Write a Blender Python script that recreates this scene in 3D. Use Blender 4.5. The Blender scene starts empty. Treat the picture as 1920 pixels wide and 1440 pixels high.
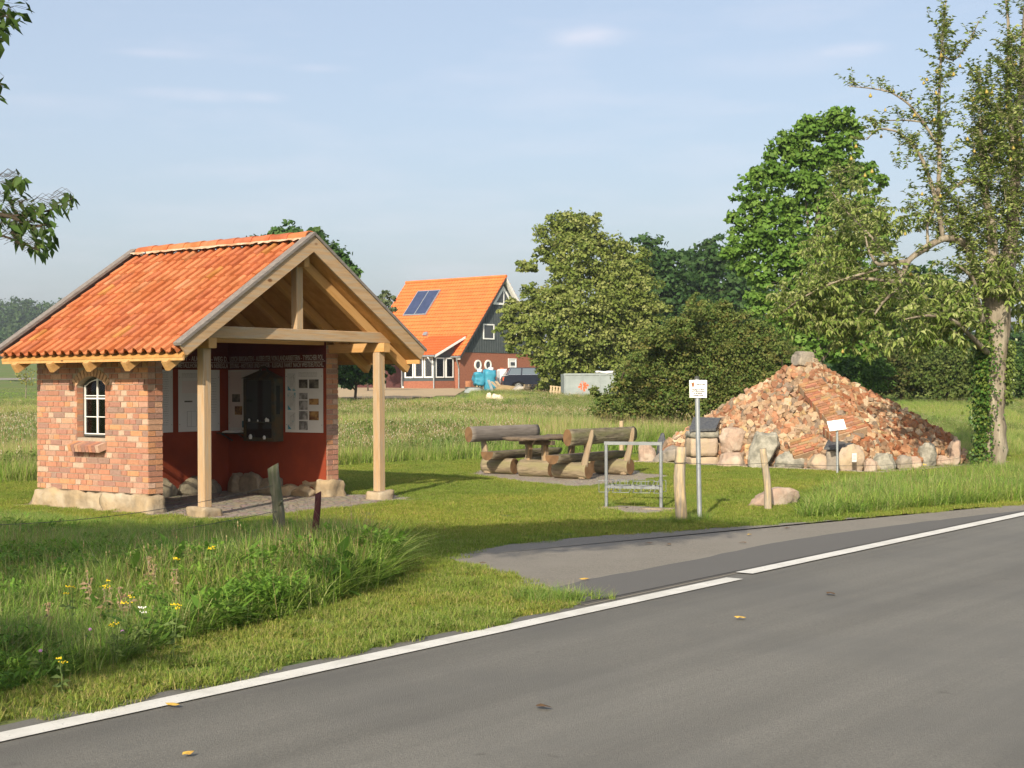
import bpy, bmesh, math, random
import numpy as np
from mathutils import Vector, Matrix, noise, Euler
PI = math.pi
R = math.radians
rng = np.random.default_rng(7)
rnd = random.Random(11)

# ------------------------------------------------------------------ camera
FPX, PITCH, ROLL, CAMH = 2700.0, 0.0013, -0.0044, 1.75
scene = bpy.context.scene
C = scene.collection
cam_d = bpy.data.cameras.new('camera')
cam_d.sensor_width = 36; cam_d.lens = FPX / 1920 * 36
cam_d.clip_start = 0.1; cam_d.clip_end = 6000
cam = bpy.data.objects.new('camera', cam_d); C.objects.link(cam)
cam.matrix_world = Matrix.Translation((0, 0, CAMH)) @ Matrix.Rotation(PI / 2 + PITCH, 4, 'X') @ Matrix.Rotation(ROLL, 4, 'Z')
scene.camera = cam
# ------------------------------------------------------------------ light
SUN_AZ, SUN_EL = R(14), R(28)          # direction the light travels, right of +Y; height of the sun
sun_d = bpy.data.lights.new('sun', 'SUN'); sun_d.energy = 4.6; sun_d.angle = R(0.55); sun_d.color = (1.0, 0.88, 0.70)
sun = bpy.data.objects.new('sun', sun_d); C.objects.link(sun)
ldir = Vector((math.sin(SUN_AZ) * math.cos(SUN_EL), math.cos(SUN_AZ) * math.cos(SUN_EL), -math.sin(SUN_EL)))
sun.rotation_euler = ldir.to_track_quat('-Z', 'Y').to_euler()
sun.location = (-10, -20, 20)
world = bpy.data.worlds.new('World'); scene.world = world; world.use_nodes = True
wn = world.node_tree.nodes; wl = world.node_tree.links; wn.clear()
sky = wn.new('ShaderNodeTexSky'); sky.sky_type = 'NISHITA'; sky.sun_disc = False
sky.sun_elevation = SUN_EL; sky.sun_rotation = SUN_AZ + PI
sky.air_density = 1.0; sky.dust_density = 3.5; sky.ozone_density = 1.4
bg = wn.new('ShaderNodeBackground'); bg.inputs[1].default_value = 0.138
wo = wn.new('ShaderNodeOutputWorld')
tc = wn.new('ShaderNodeTexCoord')
# thin streaks of cirrus, laid out by direction in the sky
mp = wn.new('ShaderNodeMapping'); mp.inputs['Scale'].default_value = (3.0, 3.0, 16.0); mp.inputs['Rotation'].default_value = (0.0, 0.05, 0)
wl.new(tc.outputs['Generated'], mp.inputs[0])
nz = wn.new('ShaderNodeTexNoise'); nz.inputs['Scale'].default_value = 2.2; nz.inputs['Detail'].default_value = 7; nz.inputs['Roughness'].default_value = .55
wl.new(mp.outputs[0], nz.inputs[0])
rp = wn.new('ShaderNodeValToRGB'); rp.color_ramp.elements[0].position = .5; rp.color_ramp.elements[1].position = .8
rp.color_ramp.elements[1].color = (.2, .2, .2, 1)
wl.new(nz.outputs[0], rp.inputs[0])
prev = rp.outputs[0]
def px_dir(px, py):
    u, v = px - 960, py - 720
    cr, sr = math.cos(ROLL), math.sin(ROLL)
    u0, v0 = u * cr + v * sr, -u * sr + v * cr
    c, s = math.cos(PITCH), math.sin(PITCH)
    return Vector((u0, FPX * c + v0 * s, FPX * s - v0 * c)).normalized()
for (cx, cy, sx, sy, amt) in ((1105, 68, .036, .009, .8), (370, 178, .06, .006, .45), (1600, 92, .03, .006, .45), (290, 100, .04, .004, .3), (600, 128, .03, .004, .25), (500, 182, .02, .005, .3), (1450, 120, .08, .012, .25)):
    d = px_dir(cx, cy)
    sub = wn.new('ShaderNodeVectorMath'); sub.operation = 'SUBTRACT'; sub.inputs[1].default_value = d
    wl.new(tc.outputs['Generated'], sub.inputs[0])
    m2 = wn.new('ShaderNodeMapping'); m2.inputs['Rotation'].default_value = (0, 0.12, 0); m2.inputs['Scale'].default_value = (1 / sx, 1 / .15, 1 / sy)
    wl.new(sub.outputs[0], m2.inputs[0])
    n2 = wn.new('ShaderNodeTexNoise'); n2.inputs['Scale'].default_value = 40; n2.inputs['Detail'].default_value = 6
    mpc = wn.new('ShaderNodeMapping'); mpc.inputs['Scale'].default_value = (1, 1, 2.5); wl.new(tc.outputs['Generated'], mpc.inputs[0]); wl.new(mpc.outputs[0], n2.inputs[0])
    ln = wn.new('ShaderNodeVectorMath'); ln.operation = 'LENGTH'; wl.new(m2.outputs[0], ln.inputs[0])
    mr = wn.new('ShaderNodeMapRange'); mr.interpolation_type = 'SMOOTHSTEP'; mr.inputs[1].default_value = 1.1; mr.inputs[2].default_value = .0; wl.new(ln.outputs['Value'], mr.inputs[0])
    mu = wn.new('ShaderNodeMath'); mu.operation = 'MULTIPLY'; wl.new(mr.outputs[0], mu.inputs[0]); wl.new(n2.outputs[0], mu.inputs[1])
    ma = wn.new('ShaderNodeMath'); ma.operation = 'MULTIPLY_ADD'; ma.inputs[1].default_value = amt; ma.use_clamp = True
    wl.new(mu.outputs[0], ma.inputs[0]); wl.new(prev, ma.inputs[2]); prev = ma.outputs[0]
mxw = wn.new('ShaderNodeMix'); mxw.data_type = 'RGBA'; mxw.inputs[7].default_value = (6.6, 6.0, 6.3, 1)
wl.new(prev, mxw.inputs[0]); wl.new(sky.outputs[0], mxw.inputs[6])
veil = wn.new('ShaderNodeMix'); veil.data_type = 'RGBA'; veil.inputs[0].default_value = .42; veil.inputs[7].default_value = (3.35, 3.55, 4.0, 1); wl.new(mxw.outputs[2], veil.inputs[6])
wl.new(veil.outputs[2], bg.inputs[0]); wl.new(bg.outputs[0], wo.inputs[0])
scene.view_settings.view_transform = 'Standard'; scene.view_settings.look = 'None'
scene.view_settings.exposure = 0.5; scene.view_settings.gamma = 1.0
scene.cycles.max_bounces = 6; scene.cycles.diffuse_bounces = 3; scene.cycles.transparent_max_bounces = 8
scene.cycles.volume_bounces = 0; scene.cycles.use_denoising = True; scene.cycles.volume_step_rate = 4

# ------------------------------------------------------------------ terrain and pixel helpers
RD = Vector((0.6198, 0.7848)); RN = Vector((-0.7848, 0.6198))      # along the road, and across it towards the meadow
def rp2(s, n): return (RD.x * s + RN.x * n, RD.y * s + RN.y * n)
def road_sn(x, y): return x * RD.x + y * RD.y, x * RN.x + y * RN.y
def sst(a, b, x):
    t = np.clip((x - a) / (b - a), 0, 1); return t * t * (3 - 2 * t)
def tz(x, y):
    z = np.interp(y, [0, 36, 48, 62, 80, 95, 105, 130, 250, 900], [0, 0, .36, .95, 1.3, 1.52, 1.66, 1.72, 2.2, 4])
    yy = np.maximum(y, 1)
    left = sst(-.2, -.3, x / yy) if False else 1 - sst(-.31, -.2, x / yy)
    z = z + left * np.interp(y, [0, 60, 150, 210, 330, 420, 900], [0, 0, .75, 2.4, 6.0, 7.0, 9])
    return z
def ground(px, py):
    d = px_dir(px, py); t = 3.0; o = Vector((0, 0, CAMH))
    for i in range(4000):
        p = o + d * t
        if p.z <= tz(p.x, p.y): break
        t *= 1.0025
    return Vector((p.x, p.y, float(tz(p.x, p.y))))
def at(px, py, Y):
    d = px_dir(px, py); return Vector((0, 0, CAMH)) + d * (Y / d.y)
def gpoly(pts): return [ground(*p).xy for p in pts]
def inside(poly, X, Y):
    X = np.asarray(X); Y = np.asarray(Y); r = np.zeros(X.shape, bool); n = len(poly)
    for i in range(n):
        x1, y1 = poly[i]; x2, y2 = poly[(i + 1) % n]
        cond = (y1 > Y) != (y2 > Y)
        with np.errstate(divide='ignore', invalid='ignore'):
            xi = (x2 - x1) * (Y - y1) / (y2 - y1 + 1e-12) + x1
        r ^= cond & (X < xi)
    return r

# ------------------------------------------------------------------ materials
MATS = {}
def mat(name, c1, c2=None, scale=6.0, rough=.85, bump=0.0, bscale=None, attr=False, metal=0.0, spec=.25, stretch=None,
        coords='Object', c3=None, scale3=1.0, trans=0.0, streak=False, knots=False, rand=False, voro=0.0, contrast=(.35, .65), detail=8):
    m = bpy.data.materials.new(name); m.use_nodes = True; nt = m.node_tree; N = nt.nodes; L = nt.links
    b = N['Principled BSDF']; out = N['Material Output']
    b.inputs['Roughness'].default_value = rough; b.inputs['Metallic'].default_value = metal
    b.inputs['Specular IOR Level'].default_value = spec
    t = N.new('ShaderNodeTexCoord'); vec = t.outputs[coords]
    if coords == 'Loc':
        pass
    if stretch:
        mp = N.new('ShaderNodeMapping'); mp.inputs['Scale'].default_value = stretch; L.new(vec, mp.inputs[0]); vec = mp.outputs[0]
    def mix(a, bb, f, mode='MIX'):
        x = N.new('ShaderNodeMix'); x.data_type = 'RGBA'; x.blend_type = mode
        for s, v in ((6, a), (7, bb)):
            if isinstance(v, tuple): x.inputs[s].default_value = (*v, 1)
            else: L.new(v, x.inputs[s])
        if isinstance(f, float): x.inputs[0].default_value = f
        else: L.new(f, x.inputs[0])
        return x.outputs[2]
    def nz(sc, vec=vec, con=contrast):
        n = N.new('ShaderNodeTexNoise'); n.inputs['Scale'].default_value = sc; n.inputs['Detail'].default_value = detail; n.inputs['Roughness'].default_value = .6
        L.new(vec, n.inputs['Vector'])
        r = N.new('ShaderNodeMapRange'); r.inputs[1].default_value = con[0]; r.inputs[2].default_value = con[1]; L.new(n.outputs[0], r.inputs[0])
        return r.outputs[0], n.outputs[0]
    col = c1; raw = None
    if c2 is not None:
        f, raw = nz(scale); col = mix(c1, c2, f)
    if c3 is not None:
        f3, _ = nz(scale3, con=(.45, .62)); col = mix(col, c3, f3)
    if knots:
        kv = N.new('ShaderNodeTexVoronoi'); kv.inputs['Scale'].default_value = 3.1; km = N.new('ShaderNodeMapping'); km.inputs['Scale'].default_value = (.55, 1, 1); L.new(t.outputs[coords], km.inputs[0]); L.new(km.outputs[0], kv.inputs['Vector'])
        kr = N.new('ShaderNodeMapRange'); kr.inputs[1].default_value = .10; kr.inputs[2].default_value = .05; L.new(kv.outputs['Distance'], kr.inputs[0]); col = mix(col, (.16, .075, .03), kr.outputs[0])
    if streak:      # wheel tracks and drips running along the road
        ms_ = N.new('ShaderNodeMapping'); ms_.vector_type = 'TEXTURE'; ms_.inputs['Rotation'].default_value = (0, 0, .902); ms_.inputs['Scale'].default_value = (24, .8, 1); L.new(t.outputs[coords], ms_.inputs[0])
        fs_, _ = nz(1.0, ms_.outputs[0], (.4, .66)); col = mix(col, mix(col, (.74, .74, .74), 1.0, 'MULTIPLY'), fs_)
        fs2, _ = nz(2.3, con=(.66, .74)); col = mix(col, mix(col, (.62, .61, .60), 1.0, 'MULTIPLY'), fs2)
    if rand:
        oi = N.new('ShaderNodeObjectInfo')
        n = N.new('ShaderNodeTexNoise'); n.inputs['Scale'].default_value = rand[0]; n.inputs['Detail'].default_value = 3; L.new(oi.outputs['Location'], n.inputs['Vector'])
        r = N.new('ShaderNodeMapRange'); r.inputs[1].default_value = .38; r.inputs[2].default_value = .62; L.new(n.outputs[0], r.inputs[0])
        col = mix(col, rand[1], r.outputs[0])
        r2 = N.new('ShaderNodeMapRange'); r2.inputs[3].default_value = 0.0; r2.inputs[4].default_value = rand[3] if len(rand) > 3 else .6; L.new(oi.outputs['Random'], r2.inputs[0])
        col = mix(col, rand[2], r2.outputs[0])
    if attr:
        a = N.new('ShaderNodeAttribute'); a.attribute_name = 'Col'; col = mix(a.outputs['Color'], col, 1.0, 'MULTIPLY')
    if isinstance(col, tuple): b.inputs['Base Color'].default_value = (*col, 1)
    else: L.new(col, b.inputs['Base Color'])
    if bump:
        _, br = nz(bscale or scale)
        if voro:
            v = N.new('ShaderNodeTexVoronoi'); v.feature = 'DISTANCE_TO_EDGE'; v.inputs['Scale'].default_value = voro; L.new(vec, v.inputs['Vector'])
            r = N.new('ShaderNodeMapRange'); r.inputs[2].default_value = .12; L.new(v.outputs[0], r.inputs[0])
            ad = N.new('ShaderNodeMath'); ad.operation = 'MULTIPLY_ADD'; ad.inputs[1].default_value = .35; L.new(br, ad.inputs[0]); L.new(r.outputs[0], ad.inputs[2]); br = ad.outputs[0]
            v2 = N.new('ShaderNodeTexVoronoi'); v2.inputs['Scale'].default_value = voro; L.new(vec, v2.inputs['Vector'])
            col2 = mix(col, (.14, .12, .09), 1.0); inv = N.new('ShaderNodeMath'); inv.operation = 'SUBTRACT'; inv.inputs[0].default_value = .8; L.new(r.outputs[0], inv.inputs[1]); inv.use_clamp = True
            x = mix(col, (.16, .14, .11), inv.outputs[0]); x = mix(x, v2.outputs['Color'], .06); L.new(x, b.inputs['Base Color'])
        bp = N.new('ShaderNodeBump'); bp.inputs['Strength'].default_value = bump; bp.inputs['Distance'].default_value = .02; L.new(br, bp.inputs['Height']); L.new(bp.outputs[0], b.inputs['Normal'])
    if trans:
        tr = N.new('ShaderNodeBsdfTranslucent')
        if isinstance(col, tuple): tr.inputs[0].default_value = (*col, 1)
        else: L.new(col, tr.inputs[0])
        ms = N.new('ShaderNodeMixShader'); ms.inputs[0].default_value = trans; L.new(b.outputs[0], ms.inputs[1]); L.new(tr.outputs[0], ms.inputs[2]); L.new(ms.outputs[0], out.inputs[0])
    MATS[name] = m
    return m
W3 = (1, 1, 1)
mat('mortar', (.40, .33, .25), (.30, .25, .19), 14, .95, .4)
mat('brick', W3, (.80, .78, .76), 30, .9, .5, 60, attr=True)
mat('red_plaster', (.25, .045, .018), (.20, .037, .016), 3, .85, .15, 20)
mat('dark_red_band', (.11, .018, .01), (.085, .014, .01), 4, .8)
mat('sandstone', (.40, .30, .18), (.24, .19, .125), 3.6, .95, 1.4, 8, c3=(.42, .36, .27), scale3=1.3)
mat('field_stone', (.33, .27, .19), (.17, .15, .12), 5, .95, 1.4, 9)
mat('timber', (.56, .32, .12), (.44, .24, .085), 1.0, .75, .12, stretch=(2.2, 30, 30), c3=(.52, .31, .13), scale3=.35, knots=True)
mat('timber_pale', (.47, .315, .175), (.35, .23, .125), 1.0, .8, .15, stretch=(2.2, 30, 30), c3=(.38, .30, .21), scale3=.9, knots=True)
mat('planking', (.50, .27, .09), (.38, .19, .055), 1.0, .75, .15, stretch=(1.5, 9, 9))
mat('weathered_wood', (.23, .205, .18), (.15, .13, .11), 1.0, .9, .3, stretch=(2.5, 35, 35))
mat('weathered_top', (.16, .14, .13), (.24, .215, .19), 1.0, .9, .3, stretch=(2.0, 25, 25))
mat('roof_tile', W3, (.88, .86, .84), 8, .75, .15, 50, attr=True, c3=(.72, .62, .5), scale3=2.0)
mat('white_paint', (.80, .79, .76), (.72, .71, .68), 6, .6)
mat('board_white', (.62, .62, .61), (.58, .58, .57), 3, .45)
mat('letter_white', (.50, .47, .42), (.40, .37, .33), 30, .8)
mat('iron_dark', (.05, .055, .05), (.09, .09, .08), 9, .7, .2)
mat('cabinet_metal', (.045, .052, .042), (.07, .062, .04), 6, .75, .3, c3=(.09, .062, .03), scale3=3)
mat('glass_dark', (.02, .022, .02), rough=.08, spec=.6)
mat('glass_win', (.055, .06, .062), rough=.05, spec=.8)
mat('zinc_dull', (.26, .28, .29), (.19, .205, .21), 8, .55, .1, metal=.3, spec=.3)
mat('zinc', (.42, .45, .47), (.33, .36, .38), 8, .38, .05, metal=.55, spec=.5)
mat('asphalt', (.225, .218, .192), (.145, .141, .125), 70, .85, .5, 150, c3=(.16, .157, .142), scale3=.45, contrast=(.3, .7), streak=True)
mat('asphalt_patch', (.145, .141, .130), (.11, .107, .10), 150, .85, .4, 220, c3=(.125, .121, .112), scale3=.8)
mat('asphalt_old', (.29, .268, .225), (.17, .155, .13), 60, .92, .8, 90, c3=(.25, .23, .195), scale3=.9, contrast=(.3, .7))
mat('asphalt_joint', (.05, .048, .045), (.07, .066, .06), 60, .9)
mat('road_paint', (.66, .65, .60), (.30, .295, .27), 38, .7, .3, 120, contrast=(.60, .72), c3=(.56, .55, .50), scale3=3)
mat('cobbles', (.36, .29, .22), (.28, .24, .20), 7, .9, 1.0, 20, voro=9.0)
mat('gravel_pad', (.42, .35, .27), (.30, .26, .20), 40, .95, .9, 50, voro=16.0)
mat('soil', (.13, .105, .06), (.10, .10, .045), 2.5, .95, .6, 14, c3=(.085, .11, .03), scale3=.6)
mat('ground', (.095, .155, .028), (.12, .165, .04), 1.3, .95, .6, 30, c3=(.15, .155, .055), scale3=.35)
mat('far_field', (.055, .125, .018), (.075, .14, .025), .05, .95, c3=(.09, .14, .03), scale3=.02)
mat('sand_soil', (.44, .33, .20), (.36, .28, .17), .8, .95, .6, 8)
mat('bark_grey', (.235, .20, .15), (.085, .07, .05), 1.0, .95, 1.6, stretch=(11, 11, 2.6), c3=(.33, .29, .22), scale3=.5)
mat('bark_dark', (.09, .07, .05), (.05, .04, .03), 6, .95, .8)
mat('log_bark', (.25, .215, .15), (.10, .085, .06), 1.0, .95, 2.0, stretch=(4.0, 26, 26), c3=(.17, .165, .085), scale3=.3)
mat('log_side', (.31, .25, .165), (.16, .13, .085), 1.0, .95, 1.3, stretch=(4, 24, 24), c3=(.23, .205, .11), scale3=.35)
mat('cut_wood', (.20, .115, .055), (.12, .07, .035), 5, .9, .3, 30)
mat('cut_grey', (.17, .13, .09), (.11, .085, .06), 5, .9, .4, 30)
mat('split_wood', (.36, .25, .14), (.25, .17, .10), 1.0, .9, .4, stretch=(3, 25, 25), c3=(.24, .20, .14), scale3=.8)
mat('post_wood', (.36, .31, .24), (.22, .19, .145), 1.0, .95, .8, stretch=(26, 26, 3), c3=(.5, .38, .22), scale3=.8)
mat('mossy_wood', (.12, .125, .075), (.075, .085, .045), 1.0, .95, .9, stretch=(24, 24, 3), c3=(.16, .15, .11), scale3=.9)
mat('maroon_wood', (.085, .022, .022), (.05, .015, .017), 1.0, .7, .3, stretch=(20, 20, 3))
mat('split_wood_v', (.33, .245, .155), (.21, .155, .10), 1.0, .9, .4, stretch=(25, 25, 3), c3=(.27, .22, .15), scale3=.8)
mat('rubble', W3, (.72, .68, .62), 12, .95, .6, 25, attr=True, c3=(.86, .82, .76), scale3=4)
mat('rubble_core', (.13, .07, .04), (.08, .05, .03), 5, .98, .8, 16)
mat('masonry', W3, (.8, .75, .7), 14, .95, .6, 30, attr=True)
mat('boulder_pink', (.42, .30, .225), (.27, .205, .16), 5, .95, .8, 22, c3=(.46, .38, .30), scale3=2)
mat('boulder_grey', (.30, .265, .22), (.20, .18, .155), 5, .95, .9, 20, c3=(.36, .31, .24), scale3=2)
mat('boulder_lichen', (.27, .26, .215), (.38, .36, .30), 12, .95, 1.0, 16, c3=(.18, .175, .145), scale3=5)
mat('boulder_tan', (.46, .36, .24), (.34, .27, .19), 5, .95, .8, 20, c3=(.38, .30, .24), scale3=2)
mat('granite_black', (.055, .06, .07), (.10, .105, .11), 25, .5, .3, 40)
mat('sign_white', (.85, .84, .81), (.80, .79, .76), 4, .5)
mat('ink', (.06, .06, .06), rough=.8)
mat('ink_grey', (.28, .28, .28), rough=.8)
mat('crest_orange', (.45, .20, .08), (.16, .07, .05), 60, .7)
mat('photo_dark', (.05, .045, .04), (.18, .17, .14), 7, .5, contrast=(.42, .58))
mat('photo_grey', (.13, .13, .13), (.36, .36, .36), 7, .5, contrast=(.42, .58))
mat('photo_brown', (.10, .04, .02), (.40, .24, .09), 6, .5, contrast=(.42, .58))
mat('map_blue', (.52, .53, .52), (.18, .36, .42), 5, .5, contrast=(.56, .60))
mat('paper_pink', (.60, .54, .53), rough=.5)
mat('blue_blob', (.03, .13, .18), rough=.5)
mat('house_tile', (.70, .19, .055), (.60, .15, .045), 1.2, .7, .0)
mat('bay_tile', (.55, .125, .035), (.48, .11, .03), 1.2, .7)
mat('house_brick', (.34, .14, .085), (.26, .10, .065), 9, .9, .2, 20)
mat('house_brick_dark', (.10, .04, .035), (.075, .03, .03), 9, .9)
mat('cladding', (.085, .10, .105), (.065, .08, .085), 3, .75)
mat('trim_white', (.80, .80, .78), rough=.5)
mat('trim_dark', (.05, .05, .05), rough=.6)
mat('solar', (.03, .045, .10), (.045, .06, .13), 3, .15, spec=.8)
mat('car_paint', (.018, .022, .035), rough=.22, spec=.7)
mat('car_glass', (.10, .13, .15), rough=.05, spec=.9)
mat('chrome', (.75, .76, .78), rough=.25, metal=.9)
mat('rubber', (.02, .02, .02), rough=.8)
mat('tarp_blue', (.05, .28, .40), (.035, .20, .30), 3, .45, .5, 5)
mat('plastic_white', (.78, .79, .78), (.66, .68, .68), 2, .45)
mat('bag_grey', (.42, .40, .35), (.33, .31, .27), 6, .7, .6, 8)
mat('container_grey', (.29, .33, .33), (.23, .265, .265), 2.5, .7, .2, 20)
mat('logo_red', (.75, .13, .05), rough=.6)
mat('mat_tan', (.33, .25, .13), (.26, .19, .10), 3, .9, .4, 10)
mat('rubble_white', (.72, .62, .48), (.58, .48, .36), 4, .9, .5, 12)
mat('pallet_wood', (.48, .38, .24), (.34, .26, .16), 1.0, .9, .3, stretch=(3, 20, 20))
# foliage
mat('grass_lawn', W3, None, attr=True, rough=.75, spec=.12, trans=.35, rand=(.35, (1.45, 1.18, 1.2), (.85, .97, .85), .4))
mat('grass_verge', W3, None, attr=True, rough=.75, spec=.12, trans=.35, rand=(.8, (1.32, 1.1, 1.15), (.8, .92, .85), .6))
mat('grass_tall', W3, None, attr=True, rough=.7, spec=.15, trans=.4, rand=(.5, (1.15, 1.05, .9), (.75, .85, .8), .6))
mat('grass_meadow', W3, None, attr=True, rough=.75, spec=.12, trans=.35, rand=(.12, (1.3, 1.06, 1.15), (.8, .92, .8), .6))
mat('leaf', W3, None, attr=True, rough=.6, spec=.22, trans=.35)
mat('leaf_gloss', W3, None, attr=True, rough=.35, spec=.4, trans=.25)
mat('pear_skin', (.30, .31, .07), (.36, .25, .06), 6, .5)
mat('petal_yellow', (.80, .58, .02), rough=.6)
mat('petal_white', (.75, .75, .70), rough=.6)
mat('petal_mauve', (.40, .20, .38), rough=.6)
mat('stem_green', (.10, .15, .04), rough=.7)
mat('fallen_yellow', (.50, .33, .06), (.34, .20, .05), 20, .7)
mat('fallen_brown', (.10, .06, .03), rough=.8)

# ------------------------------------------------------------------ mesh collector
class MB:
    def __init__(s): s.v = []; s.f = []; s.m = []; s.c = []
    def add(s, vs, fs, m=0, col=(1, 1, 1)):
        o = len(s.v); s.v.extend([tuple(p) for p in vs]); s.c.extend([col] * len(vs))
        s.f.extend([tuple(i + o for i in f) for f in fs]); s.m.extend([m] * len(fs))
    def box(s, lo, hi, m=0, col=(1, 1, 1), M=None, jit=0.0):
        vs = [Vector((x, y, z)) for z in (lo[2], hi[2]) for y in (lo[1], hi[1]) for x in (lo[0], hi[0])]
        if jit: vs = [v + Vector((rnd.uniform(-jit, jit), rnd.uniform(-jit, jit), rnd.uniform(-jit, jit))) for v in vs]
        if M is not None: vs = [M @ v for v in vs]
        s.add(vs, [(0, 2, 3, 1), (4, 5, 7, 6), (0, 1, 5, 4), (2, 6, 7, 3), (0, 4, 6, 2), (1, 3, 7, 5)], m, col)
    def prism(s, pts, a, b, axis='y', m=0, col=(1, 1, 1)):
        # pts: 2D outline; extruded from a to b along the axis
        n = len(pts)
        def P(p, t): return {'y': (p[0], t, p[1]), 'x': (t, p[0], p[1]), 'z': (p[0], p[1], t)}[axis]
        vs = [P(p, a) for p in pts] + [P(p, b) for p in pts]
        s.add(vs, [tuple(range(n)), tuple(range(2 * n - 1, n - 1, -1))] + [(i, i + n, (i + 1) % n + n, (i + 1) % n) for i in range(n)], m, col)
    def tube(s, pts, rad, n=8, m=0, col=(1, 1, 1), caps=True, mcap=None):
        pts = [Vector(p) for p in pts]; o = len(s.v); k = len(pts)
        if not hasattr(rad, '__len__'): rad = [rad] * k
        up = None; vs = []
        for i, p in enumerate(pts):
            d = (pts[min(i + 1, k - 1)] - pts[max(i - 1, 0)]).normalized()
            if up is None:
                up = Vector((0, 0, 1)) if abs(d.z) < .9 else Vector((1, 0, 0))
            a = d.cross(up).normalized(); up = a.cross(d).normalized()
            for j in range(n):
                t = 2 * PI * j / n; vs.append(p + (a * math.cos(t) + up * math.sin(t)) * rad[i])
        fs = [(i * n + j, i * n + (j + 1) % n, (i + 1) * n + (j + 1) % n, (i + 1) * n + j) for i in range(k - 1) for j in range(n)]
        s.add(vs, fs, m, col)
        if caps:
            mc = m if mcap is None else mcap
            s.f.append(tuple(range(o + n - 1, o - 1, -1))); s.m.append(mc)
            s.f.append(tuple(range(o + (k - 1) * n, o + k * n))); s.m.append(mc)
    def build(s, name, mats, parent=None, smooth=False, fix=True):
        me = bpy.data.meshes.new(name); me.from_pydata(s.v, [], s.f)
        if isinstance(mats, str): mats = [mats]
        for q in mats: me.materials.append(MATS[q])
        me.polygons.foreach_set('material_index', s.m)
        a = me.color_attributes.new('Col', 'FLOAT_COLOR', 'POINT')
        cc = np.ones((len(s.v), 4), np.float32); cc[:, :3] = np.array(s.c, np.float32).reshape(-1, 3); a.data.foreach_set('color', cc.ravel())
        if smooth: me.polygons.foreach_set('use_smooth', [True] * len(s.f))
        if fix:
            bm = bmesh.new(); bm.from_mesh(me); bmesh.ops.recalc_face_normals(bm, faces=bm.faces); bm.to_mesh(me); bm.free()
        me.update()
        o = bpy.data.objects.new(name, me); C.objects.link(o)
        if parent: o.parent = parent
        return o
def npmesh(name, V, F, mats, col=None, parent=None, smooth=False):
    me = bpy.data.meshes.new(name); V = np.ascontiguousarray(V, np.float32); F = np.ascontiguousarray(F, np.int32)
    me.vertices.add(len(V)); me.vertices.foreach_set('co', V.ravel())
    k = F.shape[1]; me.loops.add(F.size); me.loops.foreach_set('vertex_index', F.ravel())
    me.polygons.add(len(F)); me.polygons.foreach_set('loop_start', np.arange(0, F.size, k, dtype=np.int32)); me.polygons.foreach_set('loop_total', np.full(len(F), k, np.int32))
    me.materials.append(MATS[mats])
    if col is not None:
        a = me.color_attributes.new('Col', 'FLOAT_COLOR', 'POINT'); cc = np.ones((len(V), 4), np.float32); cc[:, :3] = col; a.data.foreach_set('color', cc.ravel())
    me.update(calc_edges=True); me.validate()
    if smooth: me.polygons.foreach_set('use_smooth', np.ones(len(F), bool))
    o = bpy.data.objects.new(name, me)
    C.objects.link(o)
    if parent: o.parent = parent
    return o
def tag(o, label=None, cat=None, group=None, kind=None):
    if label: o['label'] = label
    if cat: o['category'] = cat
    if group: o['group'] = group
    if kind: o['kind'] = kind
    return o
def empty(name, loc=(0, 0, 0), rz=0.0, label=None, cat=None, group=None):
    o = bpy.data.objects.new(name, None); C.objects.link(o); o.location = loc; o.rotation_euler = (0, 0, rz); o.empty_display_size = .2
    tag(o, label, cat, group); return o
def struct(o): o['kind'] = 'structure'; return o
def beam(name, p0, p1, w, h, m, parent, jit=.0, ends=None):
    """a squared timber from p0 to p1 (centre line), w wide, h deep, its own length along local x"""
    p0, p1 = Vector(p0), Vector(p1); d = p1 - p0; L = d.length; x = d.normalized()
    up = Vector((0, 0, 1)) if abs(x.z) < .95 else Vector((0, 1, 0))
    y = up.cross(x).normalized(); z = x.cross(y)
    mb = MB(); b = min(w, h) * .06
    # chamfered section
    sec = [(-w/2+b, -h/2), (w/2-b, -h/2), (w/2, -h/2+b), (w/2, h/2-b), (w/2-b, h/2), (-w/2+b, h/2), (-w/2, h/2-b), (-w/2, -h/2+b)]
    mb.prism(sec, 0, L, 'x')
    o = mb.build(name, m, parent)
    M = Matrix((x, y, z)).transposed().to_4x4(); M.translation = p0; o.matrix_local = M
    return o
def fbm(p, s, seed=0.0): return noise.fractal(Vector((p[0] * s + seed, p[1] * s + seed * 1.7, p[2] * s - seed)), 1.0, 2.0, 4)
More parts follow.
